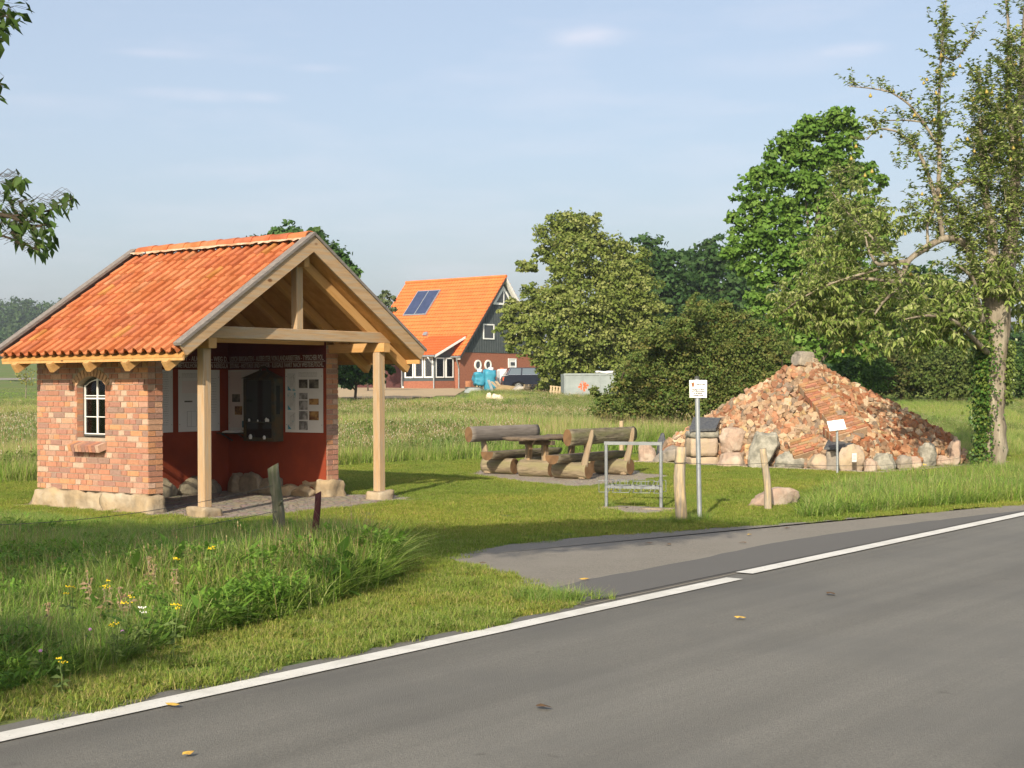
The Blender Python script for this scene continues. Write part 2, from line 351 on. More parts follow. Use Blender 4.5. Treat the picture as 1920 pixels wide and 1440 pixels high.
def boulder(name, loc, size, m, seed, rz=0.0, parent=None, lean=(0, 0), sub=4, chop=9, sink=.06, rough=.12, pointy=0.0):
    r = random.Random(seed); bm = bmesh.new(); bmesh.ops.create_icosphere(bm, subdivisions=sub, radius=1.0)
    planes = [(Vector((r.gauss(0, 1), r.gauss(0, 1), r.gauss(0, .8))).normalized(), r.uniform(.62, .85)) for _ in range(chop)]
    for v in bm.verts:
        p = v.co.normalized()
        q = Vector((math.copysign(abs(p.x) ** .75, p.x), math.copysign(abs(p.y) ** .75, p.y), math.copysign(abs(p.z) ** .75, p.z)))
        for n, d in planes:
            k = q.dot(n)
            if k > d: q -= n * (k - d) * .95
        q *= 1 + rough * 1.3 * fbm(p, 1.1, seed) + rough * .6 * fbm(p, 3.4, seed + 9) + rough * .22 * fbm(p, 11, seed)
        if pointy and q.z > 0: q.x *= 1 - pointy * q.z; q.y *= 1 - pointy * q.z
        q.z = max(q.z, -.75)
        v.co = Vector((q.x * size[0] / 2, q.y * size[1] / 2, (q.z + .75) * size[2] / 1.68))
    me = bpy.data.meshes.new(name); bm.to_mesh(me); bm.free(); me.materials.append(MATS[m])
    me.polygons.foreach_set('use_smooth', [True] * len(me.polygons))
    o = bpy.data.objects.new(name, me); C.objects.link(o); o.location = (loc[0], loc[1], loc[2] - sink); o.rotation_euler = (lean[0], lean[1], rz)
    if parent: o.parent = parent
    return o
# ================================================================== GROUND, ROAD
xs = np.concatenate([np.linspace(-900, -80, 30), np.linspace(-70, -16, 40), np.linspace(-15, 18, 110), np.linspace(19, 80, 40), np.linspace(90, 900, 25)])
ys = np.concatenate([np.linspace(-60, -2, 16), np.linspace(0, 40, 110), np.linspace(41, 130, 90), np.linspace(135, 1500, 70)])
GX, GY = np.meshgrid(xs, ys)
GZ = tz(GX, GY)
nn = -GX * .7848 + GY * .6198
bumpy = .035 * np.sin(GX * 1.7 + np.sin(GY * .9)) * np.sin(GY * 1.3 + 1.1 * np.sin(GX * .8)) * sst(8, 10, nn) * (1 - sst(25, 20, GY) * .7)
GZ = GZ - .004 + bumpy * (GY > 33)
V = np.stack([GX, GY, GZ], -1).reshape(-1, 3); nx, ny = len(xs), len(ys)
I = np.arange(nx * ny).reshape(ny, nx)
F = np.stack([I[:-1, :-1], I[:-1, 1:], I[1:, 1:], I[1:, :-1]], -1).reshape(-1, 4)
g = npmesh('ground', V, F, 'ground', smooth=True); struct(g)

def sheet(name, pts, z, m, thick=None):
    mb = MB(); n = len(pts); mb.add([(p[0], p[1], z) for p in pts], [tuple(range(n))]); o = mb.build(name, m, fix=False)
    if o.data.polygons[0].normal.z < 0: o.data.flip_normals()
    return struct(o)
EDGE = 6.70
def wob(s, a=.03): return a * (noise.noise(Vector((s * 1.3, 0, 3))) + .6 * noise.noise(Vector((s * 4.1, 5, 0))))
S0, S1 = -60, 160
ss = list(np.arange(-10, 40, .25))
edge = [rp2(S0, EDGE)] + [rp2(s, EDGE + wob(s)) for s in ss] + [rp2(S1, EDGE)]
sheet('road', edge + [rp2(S1, -.3), rp2(S0, -.3)], .004, 'asphalt')
# lay-by: old rough asphalt, with a newer strip beside the line
LB_TOP = [(842, 1047), (868, 1038), (950, 1024), (1050, 1012), (1160, 1003), (1270, 996), (1380, 989), (1500, 981), (1620, 970), (1740, 961), (1850, 952), (1925, 946), (2100, 925)]
LB_LEFT = [(985, 1108), (958, 1092), (925, 1080), (903, 1070), (872, 1060)]
lay = gpoly(LB_TOP)
def densify(P, k=6, a=.03):
    out = []
    for i in range(len(P) - 1):
        for j in range(k):
            t = j / k; x = P[i][0] * (1 - t) + P[i + 1][0] * t; y = P[i][1] * (1 - t) + P[i + 1][1] * t
            out.append((x + a * noise.noise(Vector((x * 3, y * 3, 1))), y + a * 2 * noise.noise(Vector((x * 3, y * 3, 7)))))
    return out + [tuple(P[-1])]
s_end = road_sn(*lay[-1])[0]; corner = ground(1062, 1134)
lb_left = gpoly(LB_LEFT)
s_c = road_sn(corner.x, corner.y)[0]
layby_poly = densify(lay) + [rp2(s_end, 6.62), rp2(s_c, 6.62)] + densify([corner.xy] + lb_left + [lay[0]], 5, .025)
sheet('layby', layby_poly, .008, 'asphalt_old')
st = gpoly([(1010, 1112), (1100, 1089), (1200, 1071), (1330, 1046), (1450, 1020), (1560, 1003), (1700, 984), (1800, 972), (1925, 958)])
patch_poly = densify(st, 5, .02) + [rp2(road_sn(*st[-1])[0], 6.66), rp2(s_c, 6.66)]
sheet('layby_strip', patch_poly, .012, 'asphalt_patch')
jt = [rp2(s, 6.70 + wob(s, .012)) for s in np.arange(s_c, 22, .3)] + [rp2(s, 6.685 + wob(s + .3, .01)) for s in np.arange(22, s_c, -.3)]
sheet('asphalt_joint_line', jt, .016, 'asphalt_joint')
# edge line: two lengths with a small jog between them
jog = ground(1404, 1079); sj = road_sn(jog.x, jog.y)[0]
def line_poly(s0, s1, n0, n1, w=.175):
    S = np.arange(s0, s1, .4)
    a = [rp2(s, n0 + (n1 - n0) * (s - s0) / (s1 - s0) + w / 2 + .004 * noise.noise(Vector((s * 6, 0, 0)))) for s in S]
    b = [rp2(s, n0 + (n1 - n0) * (s - s0) / (s1 - s0) - w / 2 + .004 * noise.noise(Vector((s * 6, 4, 0)))) for s in S[::-1]]
    return a + b
sheet('edge_line', line_poly(-25, sj - .12, 6.44, 6.46), .0125, 'road_paint')
sheet('edge_line_far', line_poly(sj + .02, 120, 6.56, 6.50), .0165, 'road_paint')
# far country road on the left hillside
fp = [ground(x, 714.5) for x in range(-40, 72, 8)]
mb = MB(); w_ = 1.1
vs = [(p.x, p.y - w_, float(tz(p.x, p.y - w_)) + .12) for p in fp] + [(p.x, p.y + w_, float(tz(p.x, p.y + w_)) + .30) for p in fp]; k = len(fp)
mb.add(vs, [(i, i + 1, i + 1 + k, i + k) for i in range(k - 1)]); struct(mb.build('country_road', 'asphalt_old', fix=False))
# bare sandy building ground in front of the house
sp = gpoly([(636, 747), (700, 741), (800, 738), (870, 741), (905, 735), (900, 729), (870, 727), (800, 725.5), (735, 725.5), (700, 731)])
mb = MB()
def drape(poly, dz, m, name, step=1.0):
    P = np.array([tuple(p) for p in poly]); x0, y0 = P.min(0); x1, y1 = P.max(0)
    gx = np.arange(x0, x1 + step, step); gy = np.arange(y0, y1 + step, step); A, B = np.meshgrid(gx, gy)
    ins = inside(poly, A, B); Vv = np.stack([A, B, tz(A, B) + dz], -1).reshape(-1, 3); Ix = np.arange(A.size).reshape(A.shape)
    q = np.stack([Ix[:-1, :-1], Ix[:-1, 1:], Ix[1:, 1:], Ix[1:, :-1]], -1).reshape(-1, 4)
    ok = ins.reshape(-1)[q].all(1); o = npmesh(name, Vv, q[ok], m, smooth=True); return struct(o)
sand_poly = [(-9.2, 72.5), (-7.4, 70.5), (-5.5, 70), (-4.2, 72), (-2.9, 76), (-2.2, 82), (-2.6, 96), (-4, 103), (-14, 108), (-19, 110), (-16, 98), (-13, 84)]
drape(sand_poly, .03, 'sand_soil', 'bare_soil')
# paving and pads
YAW = .9306
HO = Vector((-5.0331, 19.903, 0))
EX = Vector((math.cos(YAW), math.sin(YAW), 0)); EY = Vector((-math.sin(YAW), math.cos(YAW), 0))
def HL(x, y, z=0): return HO + EX * x + EY * y + Vector((0, 0, z))
def irregular(pts, k=8, a=.07):
    P = [Vector((*p[:2], 0)) for p in pts]; return densify([p.xy for p in P] + [P[0].xy], k, a)[:-1]
pave = irregular([HL(-.35, 2.9), HL(-.35, -.35), HL(-.2, -1.62), HL(1.9, -1.75), HL(4.2, -1.55), HL(4.45, -.6), HL(4.15, 2.9)])
sheet('stone_paving', pave, .012, 'cobbles')
picnic_poly = irregular(gpoly([(872, 888), (905, 894), (975, 905), (1060, 913), (1120, 913), (1210, 901), (1255, 893), (1200, 883), (1100, 868), (960, 866)]), 5, .05)
sheet('picnic_gravel', picnic_poly, .006, 'gravel_pad')
rack_poly = irregular(gpoly([(1108, 956), (1140, 949), (1262, 953), (1268, 961), (1215, 967), (1160, 962)]), 5, .02)
sheet('rack_gravel', rack_poly, .010, 'gravel_pad')

# ================================================================== BRICK SHELTER
W_, D_, T_ = 3.7823, 2.5276, .254; CX = W_ / 2; ZB = .2668
SL = .66
def zr(x): return 3.955 - SL * abs(x - CX)          # top of the verge boards
XE = CX + 2.34                                    # half spread
shelter = empty('brick_shelter', HO, YAW, 'small brick shelter with an orange pantile roof and open timber porch', 'shelter')
BR = [(.47, .17, .09), (.40, .15, .09), (.33, .13, .10), (.52, .21, .10), (.44, .19, .12), (.27, .13, .11), (.50, .28, .17), (.38, .14, .085), (.56, .24, .09), (.45, .24, .17), (.24, .15, .13), (.58, .40, .30)]
def bcol(r=rnd):
    c = list(r.choice(BR)); k = r.uniform(.88, 1.12); t = .33
    return tuple(v * k * (1 - t) + t * g for v, g in zip(c, (.50, .33, .24)))
def brick_face(mb, org, u, n, width, z0, z1, allowed=None, thick=.05, off=.004, phase=0, head=.5):
    """courses of bricks on a vertical face: org corner, u along, n outwards"""
    z = z0; c = phase; H = .068; J = .0122
    while z + H * .6 < z1:
        zt = min(z + H, z1)
        ivs = [(0, width)] if allowed is None else allowed(z, zt)
        x = -.12 if c % 2 else 0.0
        if c % 2 and width > .5: x = -.06
        while x < width - .01:
            L = .118 if (rnd.random() < head or c % 2 == 0 and rnd.random() < .35) else .245
            a, b = x, min(x + L, width)
            for lo, hi in ivs:
                p, q = max(a, lo), min(b, hi)
                if q - p > .02:
                    o = off + rnd.uniform(-.002, .003); P0 = org + u * p; P1 = org + u * q
                    vs = []
                    for zz in (z + rnd.uniform(-.0015, .0015), zt):
                        for (pp, dd) in ((P0, o), (P1, o), (P1, -thick), (P0, -thick)):
                            w = pp + n * dd; vs.append((w.x, w.y, zz))
                    mb.add(vs, [(0, 1, 2, 3), (4, 7, 6, 5), (0, 4, 5, 1), (1, 5, 6, 2), (2, 6, 7, 3), (3, 7, 4, 0)], 0, bcol())
            x += L + J
        z += H + J; c += 1
# window geometry in the left wall
WY0, WY1, WS, WSP, WCR = .93, 1.58, 1.03, 1.79, 1.915
WC = (WY0 + WY1) / 2; hw0 = (WY1 - WY0) / 2; rise = WCR - WSP; AR = (hw0 ** 2 + rise ** 2) / (2 * rise); AZ = WCR - AR
def win_iv(z0, z1):
    zc = z1
    Ro = AR + .122
    if z1 < WS - .002 or z0 > AZ + Ro: return [(0, D_)]
    if z0 > WSP - .06: 
        q = max(z0, AZ + .01); h = math.sqrt(max(Ro ** 2 - (q - AZ) ** 2, 0)); h = min(h, hw0 + .10)
    else: h = hw0
    return [(0, WC - h), (WC + h, D_)]
X_, Y_ = Vector((1, 0, 0)), Vector((0, 1, 0))
ztop = 2.40
wl_ = MB()   # left wall: mortar core in two halves round the arched opening
arch = [(WC + AR * math.sin(t), AZ + AR * math.cos(t)) for t in np.linspace(-math.asin(hw0 / AR), 0, 8)]
arch2 = [(2 * WC - y, z) for y, z in arch][::-1]
wl_.prism([(0.006, ZB), (WC, ZB), (WC, WS), (WY0, WS)] + arch + [(WC, ztop), (0.006, ztop)], .006, T_ - .006, 'x')
wl_.prism([(WC, ZB), (D_ - .006, ZB), (D_ - .006, ztop), (WC, ztop)] + arch2 + [(WY1, WS), (WC, WS)], .006, T_ - .006, 'x')
wall_l = wl_.build('brick_wall', 'mortar', shelter)
mb = MB(); brick_face(mb, Vector((0, 0, 0)), Y_, -X_, D_, ZB + .008, ztop, win_iv)
# reveal bricks and voussoirs
z = WS + .01
while z < WSP - .05:
    for yy, s in ((WY1, 1), (WY0, -1)):
        lo = (0.004, yy - .003 if s > 0 else yy - .06, z); hi = (rnd.choice((.118, .12)), yy + .06 if s > 0 else yy + .003, z + .068)
        mb.box(lo, hi, 0, bcol())
    z += .0802
amax = math.asin(hw0 / AR) * 1.12
for i in range(12):
    t = -amax + 2 * amax * (i + .5) / 12
    M = Matrix.Translation((0, WC, AZ)) @ Matrix.Rotation(-t, 4, 'X')
    c = tuple(v * f for v, f in zip((.56, .34, .20), (rnd.uniform(.85, 1.1),) * 3))
    mb.box((-.008, -.027, AR), (.13, .027, AR + .118), 0, c, M)
mb.build('brickwork', 'brick', wall_l)
mb = MB(); brick_face(mb, Vector((0, 0, 0)), X_, -Y_, T_, ZB + .008, ztop, None, phase=1, head=.3)
mb.build('wall_end', 'brick', wall_l)
for (x0, nm) in ((W_ - T_, 'right'),):
    m2 = MB(); m2.box((x0 + .006, .006, ZB), (W_ - .006, D_ - .006, ztop)); wall_r = m2.build('brick_wall', 'mortar', shelter)
    mb = MB(); brick_face(mb, Vector((x0, 0, 0)), X_, -Y_, T_, ZB + .008, ztop, None, phase=0, head=.3)
    brick_face(mb, Vector((W_, 0, 0)), Y_, X_, D_, ZB + .008, ztop, None); mb.build('brickwork', 'brick', wall_r)
m2 = MB(); yb = D_ - T_
m2.prism([(T_, ZB), (W_ - T_, ZB), (W_ - T_, 2.45), (CX, zr(CX) - .3), (T_, 2.45)], yb + .006, D_ - .006, 'y'); wall_b = m2.build('brick_wall', 'mortar', shelter)
mb = MB(); brick_face(mb, Vector((0, D_, 0)), X_, Y_, W_, ZB + .008, ztop, None); mb.build('brickwork', 'brick', wall_b)
# inner plaster: red below, dark red band under the roof carrying the lettering
XI0, XI1, YI = T_ + .012, W_ - T_ - .012, yb - .012
mb = MB(); mb.box((XI1, .012, .02), (W_ - T_ + .004, YI + .02, 2.045)); mb.box((XI0 - .004, YI, .02), (XI1, yb + .004, 2.045)); mb.box((T_ - .004, .02, .02), (XI0, .925, 2.045)); mb.box((T_ - .004, 1.585, .02), (XI0, YI, 2.045)); mb.box((T_ - .004, .925, .02), (XI0, 1.585, 1.02))
mb.build('red_plaster', 'red_plaster', shelter)
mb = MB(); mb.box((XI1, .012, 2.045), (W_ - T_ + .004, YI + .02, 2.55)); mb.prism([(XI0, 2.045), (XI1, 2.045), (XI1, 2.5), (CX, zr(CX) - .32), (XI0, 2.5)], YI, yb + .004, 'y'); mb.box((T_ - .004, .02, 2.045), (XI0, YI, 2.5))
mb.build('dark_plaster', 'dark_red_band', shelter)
mb = MB()
mb.tube([(XI1 - .002, .02, 2.155), (XI1 - .002, YI, 2.155)], .005, 6); mb.tube([(XI1, YI - .002, 2.155), (XI0, YI - .002, 2.155)], .005, 6); mb.build('lettering_rule', 'letter_white', shelter)
def text(body, M, size, m, parent, width=None, ext=.001, name='lettering', bold=.0, align='CENTER'):
    cu = bpy.data.curves.new(name, 'FONT'); cu.body = body; cu.size = size; cu.extrude = ext; cu.offset = bold; cu.align_x = align; cu.resolution_u = 2
    o = bpy.data.objects.new(name, cu); C.objects.link(o); cu.materials.append(MATS[m])
    if width:
        bpy.context.view_layer.update(); w = o.dimensions.x
        M = M @ Matrix.Diagonal((width / max(w, 1e-3), 1, 1, 1))
    bpy.context.view_layer.update()
    me = bpy.data.meshes.new_from_object(o.evaluated_get(bpy.context.evaluated_depsgraph_get())); me.name = name; bpy.data.objects.remove(o)
    o = bpy.data.objects.new(name, me); C.objects.link(o)
    if not me.materials: me.materials.append(MATS[m])
    o.parent = parent; o.matrix_local = M; return o
def face_M(origin, right, normal):
    up = Vector(normal).cross(Vector(right)); M = Matrix((Vector(right), up, Vector(normal))).transposed().to_4x4(); M.translation = origin; return M
RWM = lambda y, z: face_M(Vector((XI1 - .004, y, z)), -Y_, -X_)       # right inner wall, reading towards the front
BWM = lambda x, z: face_M(Vector((x, YI - .004, z)), X_, -Y_)
text('LOSCH BRIGANTEN - AUSBEUTER VON LANDARBEITERN - TYPISCHER POL.', RWM(1.13, 2.175), .118, 'letter_white', shelter, 2.16, bold=.001)
text('SITUNG - HOTTAUS UND HAVOR - ILLEGALE FAHRT NACH WESTDEUTSCHL.', RWM(1.13, 2.068), .105, 'letter_white', shelter, 2.16, bold=.001)
text('PATRIOT - ALKOHOL - WEG D.', BWM(2.9, 2.175), .118, 'letter_white', shelter, 1.2, bold=.001)
text('BUNTMETALLHORTUNG - IN NEREGLA', BWM(2.88, 2.068), .105, 'letter_white', shelter, 1.26, bold=.001)
# plinth: rough sandstone footing outside, fieldstones inside
def rough_box(name, lo, hi, m, parent, amp=.03, seg=.06, seed=0.0, keep_top=False):
    bm = bmesh.new(); nx_, ny_, nz_ = [max(2, int((hi[i] - lo[i]) / seg)) for i in range(3)]
    bmesh.ops.create_cube(bm, size=1.0); bmesh.ops.subdivide_edges(bm, edges=bm.edges, cuts=1)
    sizes = Vector((hi[0] - lo[0], hi[1] - lo[1], hi[2] - lo[2])); cen = Vector([(lo[i] + hi[i]) / 2 for i in range(3)])
    bm.free(); bm = bmesh.new(); bmesh.ops.create_cube(bm, size=1.0)
    k = int(max(sizes) / seg / 1.0)
    for v in bm.verts: v.co = Vector((v.co.x * sizes.x, v.co.y * sizes.y, v.co.z * sizes.z)) + cen
    for _ in range(5):
        es = [e for e in bm.edges if e.calc_length() > seg * 1.5]
        if not es: break
        bmesh.ops.subdivide_edges(bm, edges=es, cuts=1, use_grid_fill=True)
    bmesh.ops.triangulate(bm, faces=[f for f in bm.faces if len(f.verts) > 4])
    for v in bm.verts:
        n = Vector((0, 0, 0))
        for i in range(3):
            if abs(v.co[i] - lo[i]) < 1e-4: n[i] -= 1
            if abs(v.co[i] - hi[i]) < 1e-4: n[i] += 1
        corner_pull = .35 * max(0, (abs(n.x) + abs(n.y) + abs(n.z) - 1))
        d = fbm(v.co, 3.2, seed) * amp * 1.5 + fbm(v.co, 11, seed) * amp * .5 - corner_pull * amp
        v.co += n * d
    bmesh.ops.recalc_face_normals(bm, faces=bm.faces)
    me = bpy.data.meshes.new(name); bm.to_mesh(me); bm.free(); me.materials.append(MATS[m]); me.polygons.foreach_set('use_smooth', [True] * len(me.polygons))
    o = bpy.data.objects.new(name, me); C.objects.link(o); o.parent = parent; return o
rough_box('stone_footing', (-.07, -.09, -.05), (.27, .95, ZB - .006), 'sandstone', shelter, .035, .06, 1)
rough_box('stone_footing', (-.06, .965, -.05), (.25, D_ + .06, ZB - .006), 'sandstone', shelter, .035, .06, 5)
rough_box('stone_footing', (W_ - T_ - .06, -.1, -.05), (W_ + .07, .55, ZB - .004), 'sandstone', shelter, .04, .06, 8)
rough_box('stone_footing', (W_ - .2, .56, -.05), (W_ + .05, D_ + .05, ZB - .006), 'sandstone', shelter, .03, .07, 12)
for i, (y, w, h, d, m) in enumerate(((.42, .36, .30, .26, 'sandstone'), (.80, .40, .26, .3, 'sandstone'), (1.22, .46, .40, .22, 'field_stone'), (1.62, .42, .46, .24, 'field_stone'), (2.0, .42, .44, .25, 'field_stone'))):
    boulder('plinth_stone', (XI1 + .02 - d * .3, y, 0), (d * 1.2, w * 1.2, h * .82), m, 40 + i, 0, shelter, sink=.04)
for i, (x, w, h) in enumerate(((3.1, .42, .36), (2.65, .5, .42), (2.15, .5, .40), (1.6, .5, .4))):
    boulder('plinth_stone', (x, YI, 0), (w * 1.2, .34, h * .8), 'field_stone', 60 + i, 0, shelter, sink=.04)
# window: brick sill, frame, panes
mb = MB()
for i in range(9):
    M = Matrix.Translation((0, WY0 - .03 + i * .079, 0)) @ Matrix.Rotation(R(-17), 4, 'Y')
    mb.box((-.30, 0, 0.0), (-.02, .068, .10), 0, bcol(), Matrix.Translation((.155, WY0 - .03 + i * .0785, WS - .115)) @ Matrix.Rotation(R(-16), 4, 'Y'))
sill = mb.build('window_sill', 'brick', shelter)
win = MB(); fx = .125
fr = [(WC - hw0 + .015, WS + .03)] + [(WC + (AR - .015) * math.sin(t), AZ + (AR - .015) * math.cos(t)) for t in np.linspace(-math.asin((hw0 - .015) / (AR - .015)), math.asin((hw0 - .015) / (AR - .015)), 12)] + [(WC + hw0 - .015, WS + .03)]
loop = [Vector((fx, y, z)) for y, z in fr]; loop.append(loop[0])
win.tube(loop, .019, 6, 0)
wobj = win.build('window', 'iron_dark', shelter)
bars = MB(); bx = fx - .022
for y in (WC,): bars.box((bx, y - .011, WS + .05), (bx + .02, y + .007, WCR - .03))
for y in (WY0 + .045, WY1 - .045): bars.box((bx, y - .006, WS + .05), (bx + .02, y + .006, WSP + .0))
for z, h in ((WS + .055, .007), (1.33, .006), (1.595, .010), (1.635, .006)): bars.box((bx + .002, WY0 + .035, z - h), (bx + .022, WY1 - .035, z + h))
for t0, t1 in zip(np.linspace(-.62, .62, 9)[:-1], np.linspace(-.62, .62, 9)[1:]):
    r_ = AR - .05; bars.tube([(bx + .01, WC + r_ * math.sin(t0), AZ + r_ * math.cos(t0)), (bx + .01, WC + r_ * math.sin(t1), AZ + r_ * math.cos(t1))], .006, 5)
bars.build('glazing_bars', 'white_paint', wobj)
# (the panes of the left half are missing a reflection: a real thin pane behind the bars)
pane = bpy.data.materials.new('window_pane'); pane.use_nodes = True; MATS['window_pane'] = pane
pn = pane.node_tree; pn.nodes.clear(); o_ = pn.nodes.new('ShaderNodeOutputMaterial'); gl = pn.nodes.new('ShaderNodeBsdfGlossy'); gl.inputs['Roughness'].default_value = .03
tp = pn.nodes.new('ShaderNodeBsdfTransparent'); tp.inputs[0].default_value = (.82, .85, .84, 1); fr_ = pn.nodes.new('ShaderNodeFresnel'); mx_ = pn.nodes.new('ShaderNodeMixShader')
pn.links.new(fr_.outputs[0], mx_.inputs[0]); pn.links.new(tp.outputs[0], mx_.inputs[1]); pn.links.new(gl.outputs[0], mx_.inputs[2]); pn.links.new(mx_.outputs[0], o_.inputs[0])
gp_ = MB(); gp_.prism([(y, z) for y, z in fr], fx + .0, fx + .004, 'x'); gp_.build('pane', 'window_pane', wobj)
# white vase of flowers on the inner sill
vase = empty('flower_vase', HL(.20, 1.02, WS + .02), 0, 'white vase of pink flowers on the sill behind the arched window', 'vase')
mb = MB(); mb.tube([(0, 0, 0), (0, 0, .05), (0, 0, .13), (0, 0, .15)], [.035, .048, .04, .045], 12); mb.build('vase_body', 'white_paint', vase)
mb = MB()
for i in range(26):
    a = rnd.uniform(0, 2 * PI); e = rnd.uniform(.1, .95); q = Vector((.4 * math.cos(a) * e, math.sin(a) * e, 1.1)).normalized() * rnd.uniform(.10, .20); b = Vector((0, 0, .14)) + q
    n_ = Vector((rnd.gauss(0, 1), rnd.gauss(0, 1), rnd.gauss(0, 1))).normalized(); t_ = n_.orthogonal().normalized() * .022; u_ = n_.cross(t_)
    mb.add([b - t_, b - u_, b + t_, b + u_], [(0, 1, 2, 3)], 0, (.10, .22, .04) if i % 3 else (.6, .3, .4))
mb.build('flowers', 'leaf', vase)

# porch timber
PX0, PX1, PY = CX - 1.7532, CX + 1.7532, -1.0653 + .067
ZPT = 2.275
for x in (PX0, PX1):
    p = beam('post', (x, PY, .137), (x, PY, ZPT), .134, .134, 'timber_pale', shelter)
rough_box('post_base', (PX0 - .17, PY - .17, -.06), (PX0 + .17, PY + .17, .135), 'sandstone', shelter, .018, .05, 31)
rough_box('post_base', (PX1 - .15, PY - .15, -.06), (PX1 + .15, PY + .15, .135), 'sandstone', shelter, .018, .05, 33)
for x in (PX0, PX1): beam('wall_plate', (x, -1.17, ZPT + .071), (x, D_ - .05, ZPT + .071), .14, .14, 'timber', shelter)
beam('tie_beam', (PX0 - .2, PY, ZPT + .225), (PX1 + .2, PY, ZPT + .225), .13, .165, 'timber_pale', shelter)
beam('king_post', (CX, PY, ZPT + .31), (CX, PY, zr(CX) - .42), .13, .12, 'timber_pale', shelter)
beam('cross_beam', (PX0 - .15, .10, ZPT + .20), (PX1 + .15, .10, ZPT + .20), .12, .14, 'timber', shelter)
ang = math.atan(SL)
def slope_pt(side, d, drop, y):
    """point d out from the ridge along x, 'drop' below the verge top"""
    return (CX + side * d, y, 3.955 - SL * d - drop)
for side in (-1, 1):
    for y in (PY - .0, -.17, .66, 1.49, 2.32):
        beam('rafter', slope_pt(side, .0, .335, y), slope_pt(side, 2.41, .335, y), .10, .14, 'timber', shelter)
beam('ridge_beam', (CX, -1.2, zr(CX) - .40), (CX, D_ + .1, zr(CX) - .40), .10, .16, 'timber', shelter)
YF, YB = -1.3416, 2.7144
for side in (-1, 1):
    mb = MB(); a = 0.0; b = XE - CX
    mb.prism([(CX + side * 0, zr(CX) - .235), (CX + side * (b + .05), zr(CX) - SL * (b + .05) - .235), (CX + side * (b + .05), zr(CX) - SL * (b + .05) - .205), (CX, zr(CX) - .205)], YF + .035, YB - .035, 'y')
    mb.build('roof_planking', 'planking', shelter)
    # eaves board
    mb = MB(); xe = CX + side * (b + .015); z0 = zr(CX) - SL * (b + .05)
    x1 = xe + side * .028
    mb.box((min(xe, x1), YF + .036, z0 - .275), (max(xe, x1), YB - .036, z0 - .20)); mb.build('eaves_board', 'timber', shelter)
    for yb_, nm in ((YF, 'front'), (YB - .032, 'back')):
        mb = MB(); dn = .24; ex = .115
        P = [(CX, zr(CX) - .035), (CX + side * (2.34 + .115), zr(CX) - SL * (2.455) - .035), (CX + side * 2.34, zr(CX) - SL * 2.34 - .035 - .205), (CX, zr(CX) - .035 - .235)]
        mb.prism(P, yb_, yb_ + .032, 'y'); bo = mb.build('barge_board', 'timber_pale' if nm == 'front' else 'weathered_wood', shelter)
        mb = MB(); y0, y1 = (yb_ - .025, yb_ + .115) if nm == 'front' else (yb_ - .09, yb_ + .05)
        P = [(CX, zr(CX) + .012), (CX + side * 2.48, zr(CX) - SL * 2.48 + .012), (CX + side * 2.465, zr(CX) - SL * 2.465 - .034), (CX, zr(CX) - .034)]
        mb.prism(P, y0, y1, 'y'); mb.build('verge_cap', 'weathered_top', shelter)
# pantiles
TC = [(.50, .17, .068), (.46, .15, .062), (.54, .20, .08), (.42, .135, .062), (.48, .185, .08), (.53, .225, .10), (.38, .115, .055)]
def tiles(side):
    mb = MB(); y0 = YF + .105; y1 = YB - .085; ncol = 20; wt = (y1 - y0) / ncol; rows = 9; slen = (2.425) / math.cos(ang); ex_ = slen / rows
    du = Vector((side * math.cos(ang), 0, -math.sin(ang))); dn_ = Vector((side * math.sin(ang), 0, math.cos(ang)))
    base = Vector((CX, 0, zr(CX) - .135))
    TS = [0, .02, .09, .17, .25, .33, .41, .5, .62, .75, .88, 1.0]; K = len(TS) - 1
    def prof(t):
        if t < .001: return -.026
        if t < .5: return .036 * (1 - t / .6) + .038 * math.sin(PI * t / .5)
        return .006 * (1 - t) / .5 - .018 * math.sin(PI * (t - .5) / .5)
    for r_ in range(rows):
        for c_ in range(ncol):
            col = list(rnd.choice(TC)); k_ = rnd.uniform(.94, 1.06)
            if rnd.random() < .07: col = [.36, .13, .07]
            if rnd.random() < .03: col = [.42, .24, .06]
            if rnd.random() < .02: col = [.52, .28, .15]
            col = tuple(v * k_ * .6 + c0 * .4 for v, c0 in zip(col, (.47, .158, .065)))
            yl = y0 + c_ * wt + rnd.uniform(-.004, .004); lift = rnd.uniform(-.003, .004); skew = rnd.uniform(-.004, .004)
            s0 = slen - (rows - r_) * ex_ - .05; s1 = s0 + ex_ + .065 + rnd.uniform(-.006, .006)
            s0 = max(s0, 0.02)
            top, low, und = [], [], []
            for i in range(K + 1):
                t = TS[i]; yy = yl + t * wt; p = prof(t)
                top.append(base + Vector((0, yy, 0)) + du * s0 + dn_ * (p + .002 + lift))
                low.append(base + Vector((0, yy + skew, 0)) + du * s1 + dn_ * (p + .022 + lift))
                und.append(base + Vector((0, yy + skew, 0)) + du * s1 + dn_ * (p + .006 + lift))
            n_ = K + 1
            vs = top + low + und; fs = []
            for i in range(K):
                fs.append((i, i + 1, n_ + i + 1, n_ + i)); fs.append((n_ + i, n_ + i + 1, 2 * n_ + i + 1, 2 * n_ + i))
            top2 = [p - dn_ * .014 for p in top]; vs += top2
            for i in range(K): fs.append((3 * n_ + i, 3 * n_ + i + 1, 2 * n_ + i + 1, 2 * n_ + i))
            fs.append((0, n_, 2 * n_, 3 * n_)); fs.append((K, n_ + K, 2 * n_ + K, 3 * n_ + K))
            mb.add(vs, fs, 0, col)
    o = mb.build('roof_tiles', 'roof_tile', shelter, smooth=False, fix=True)
    return o
tiles(-1); tiles(1)
mb = MB(); y = YF + .06; 
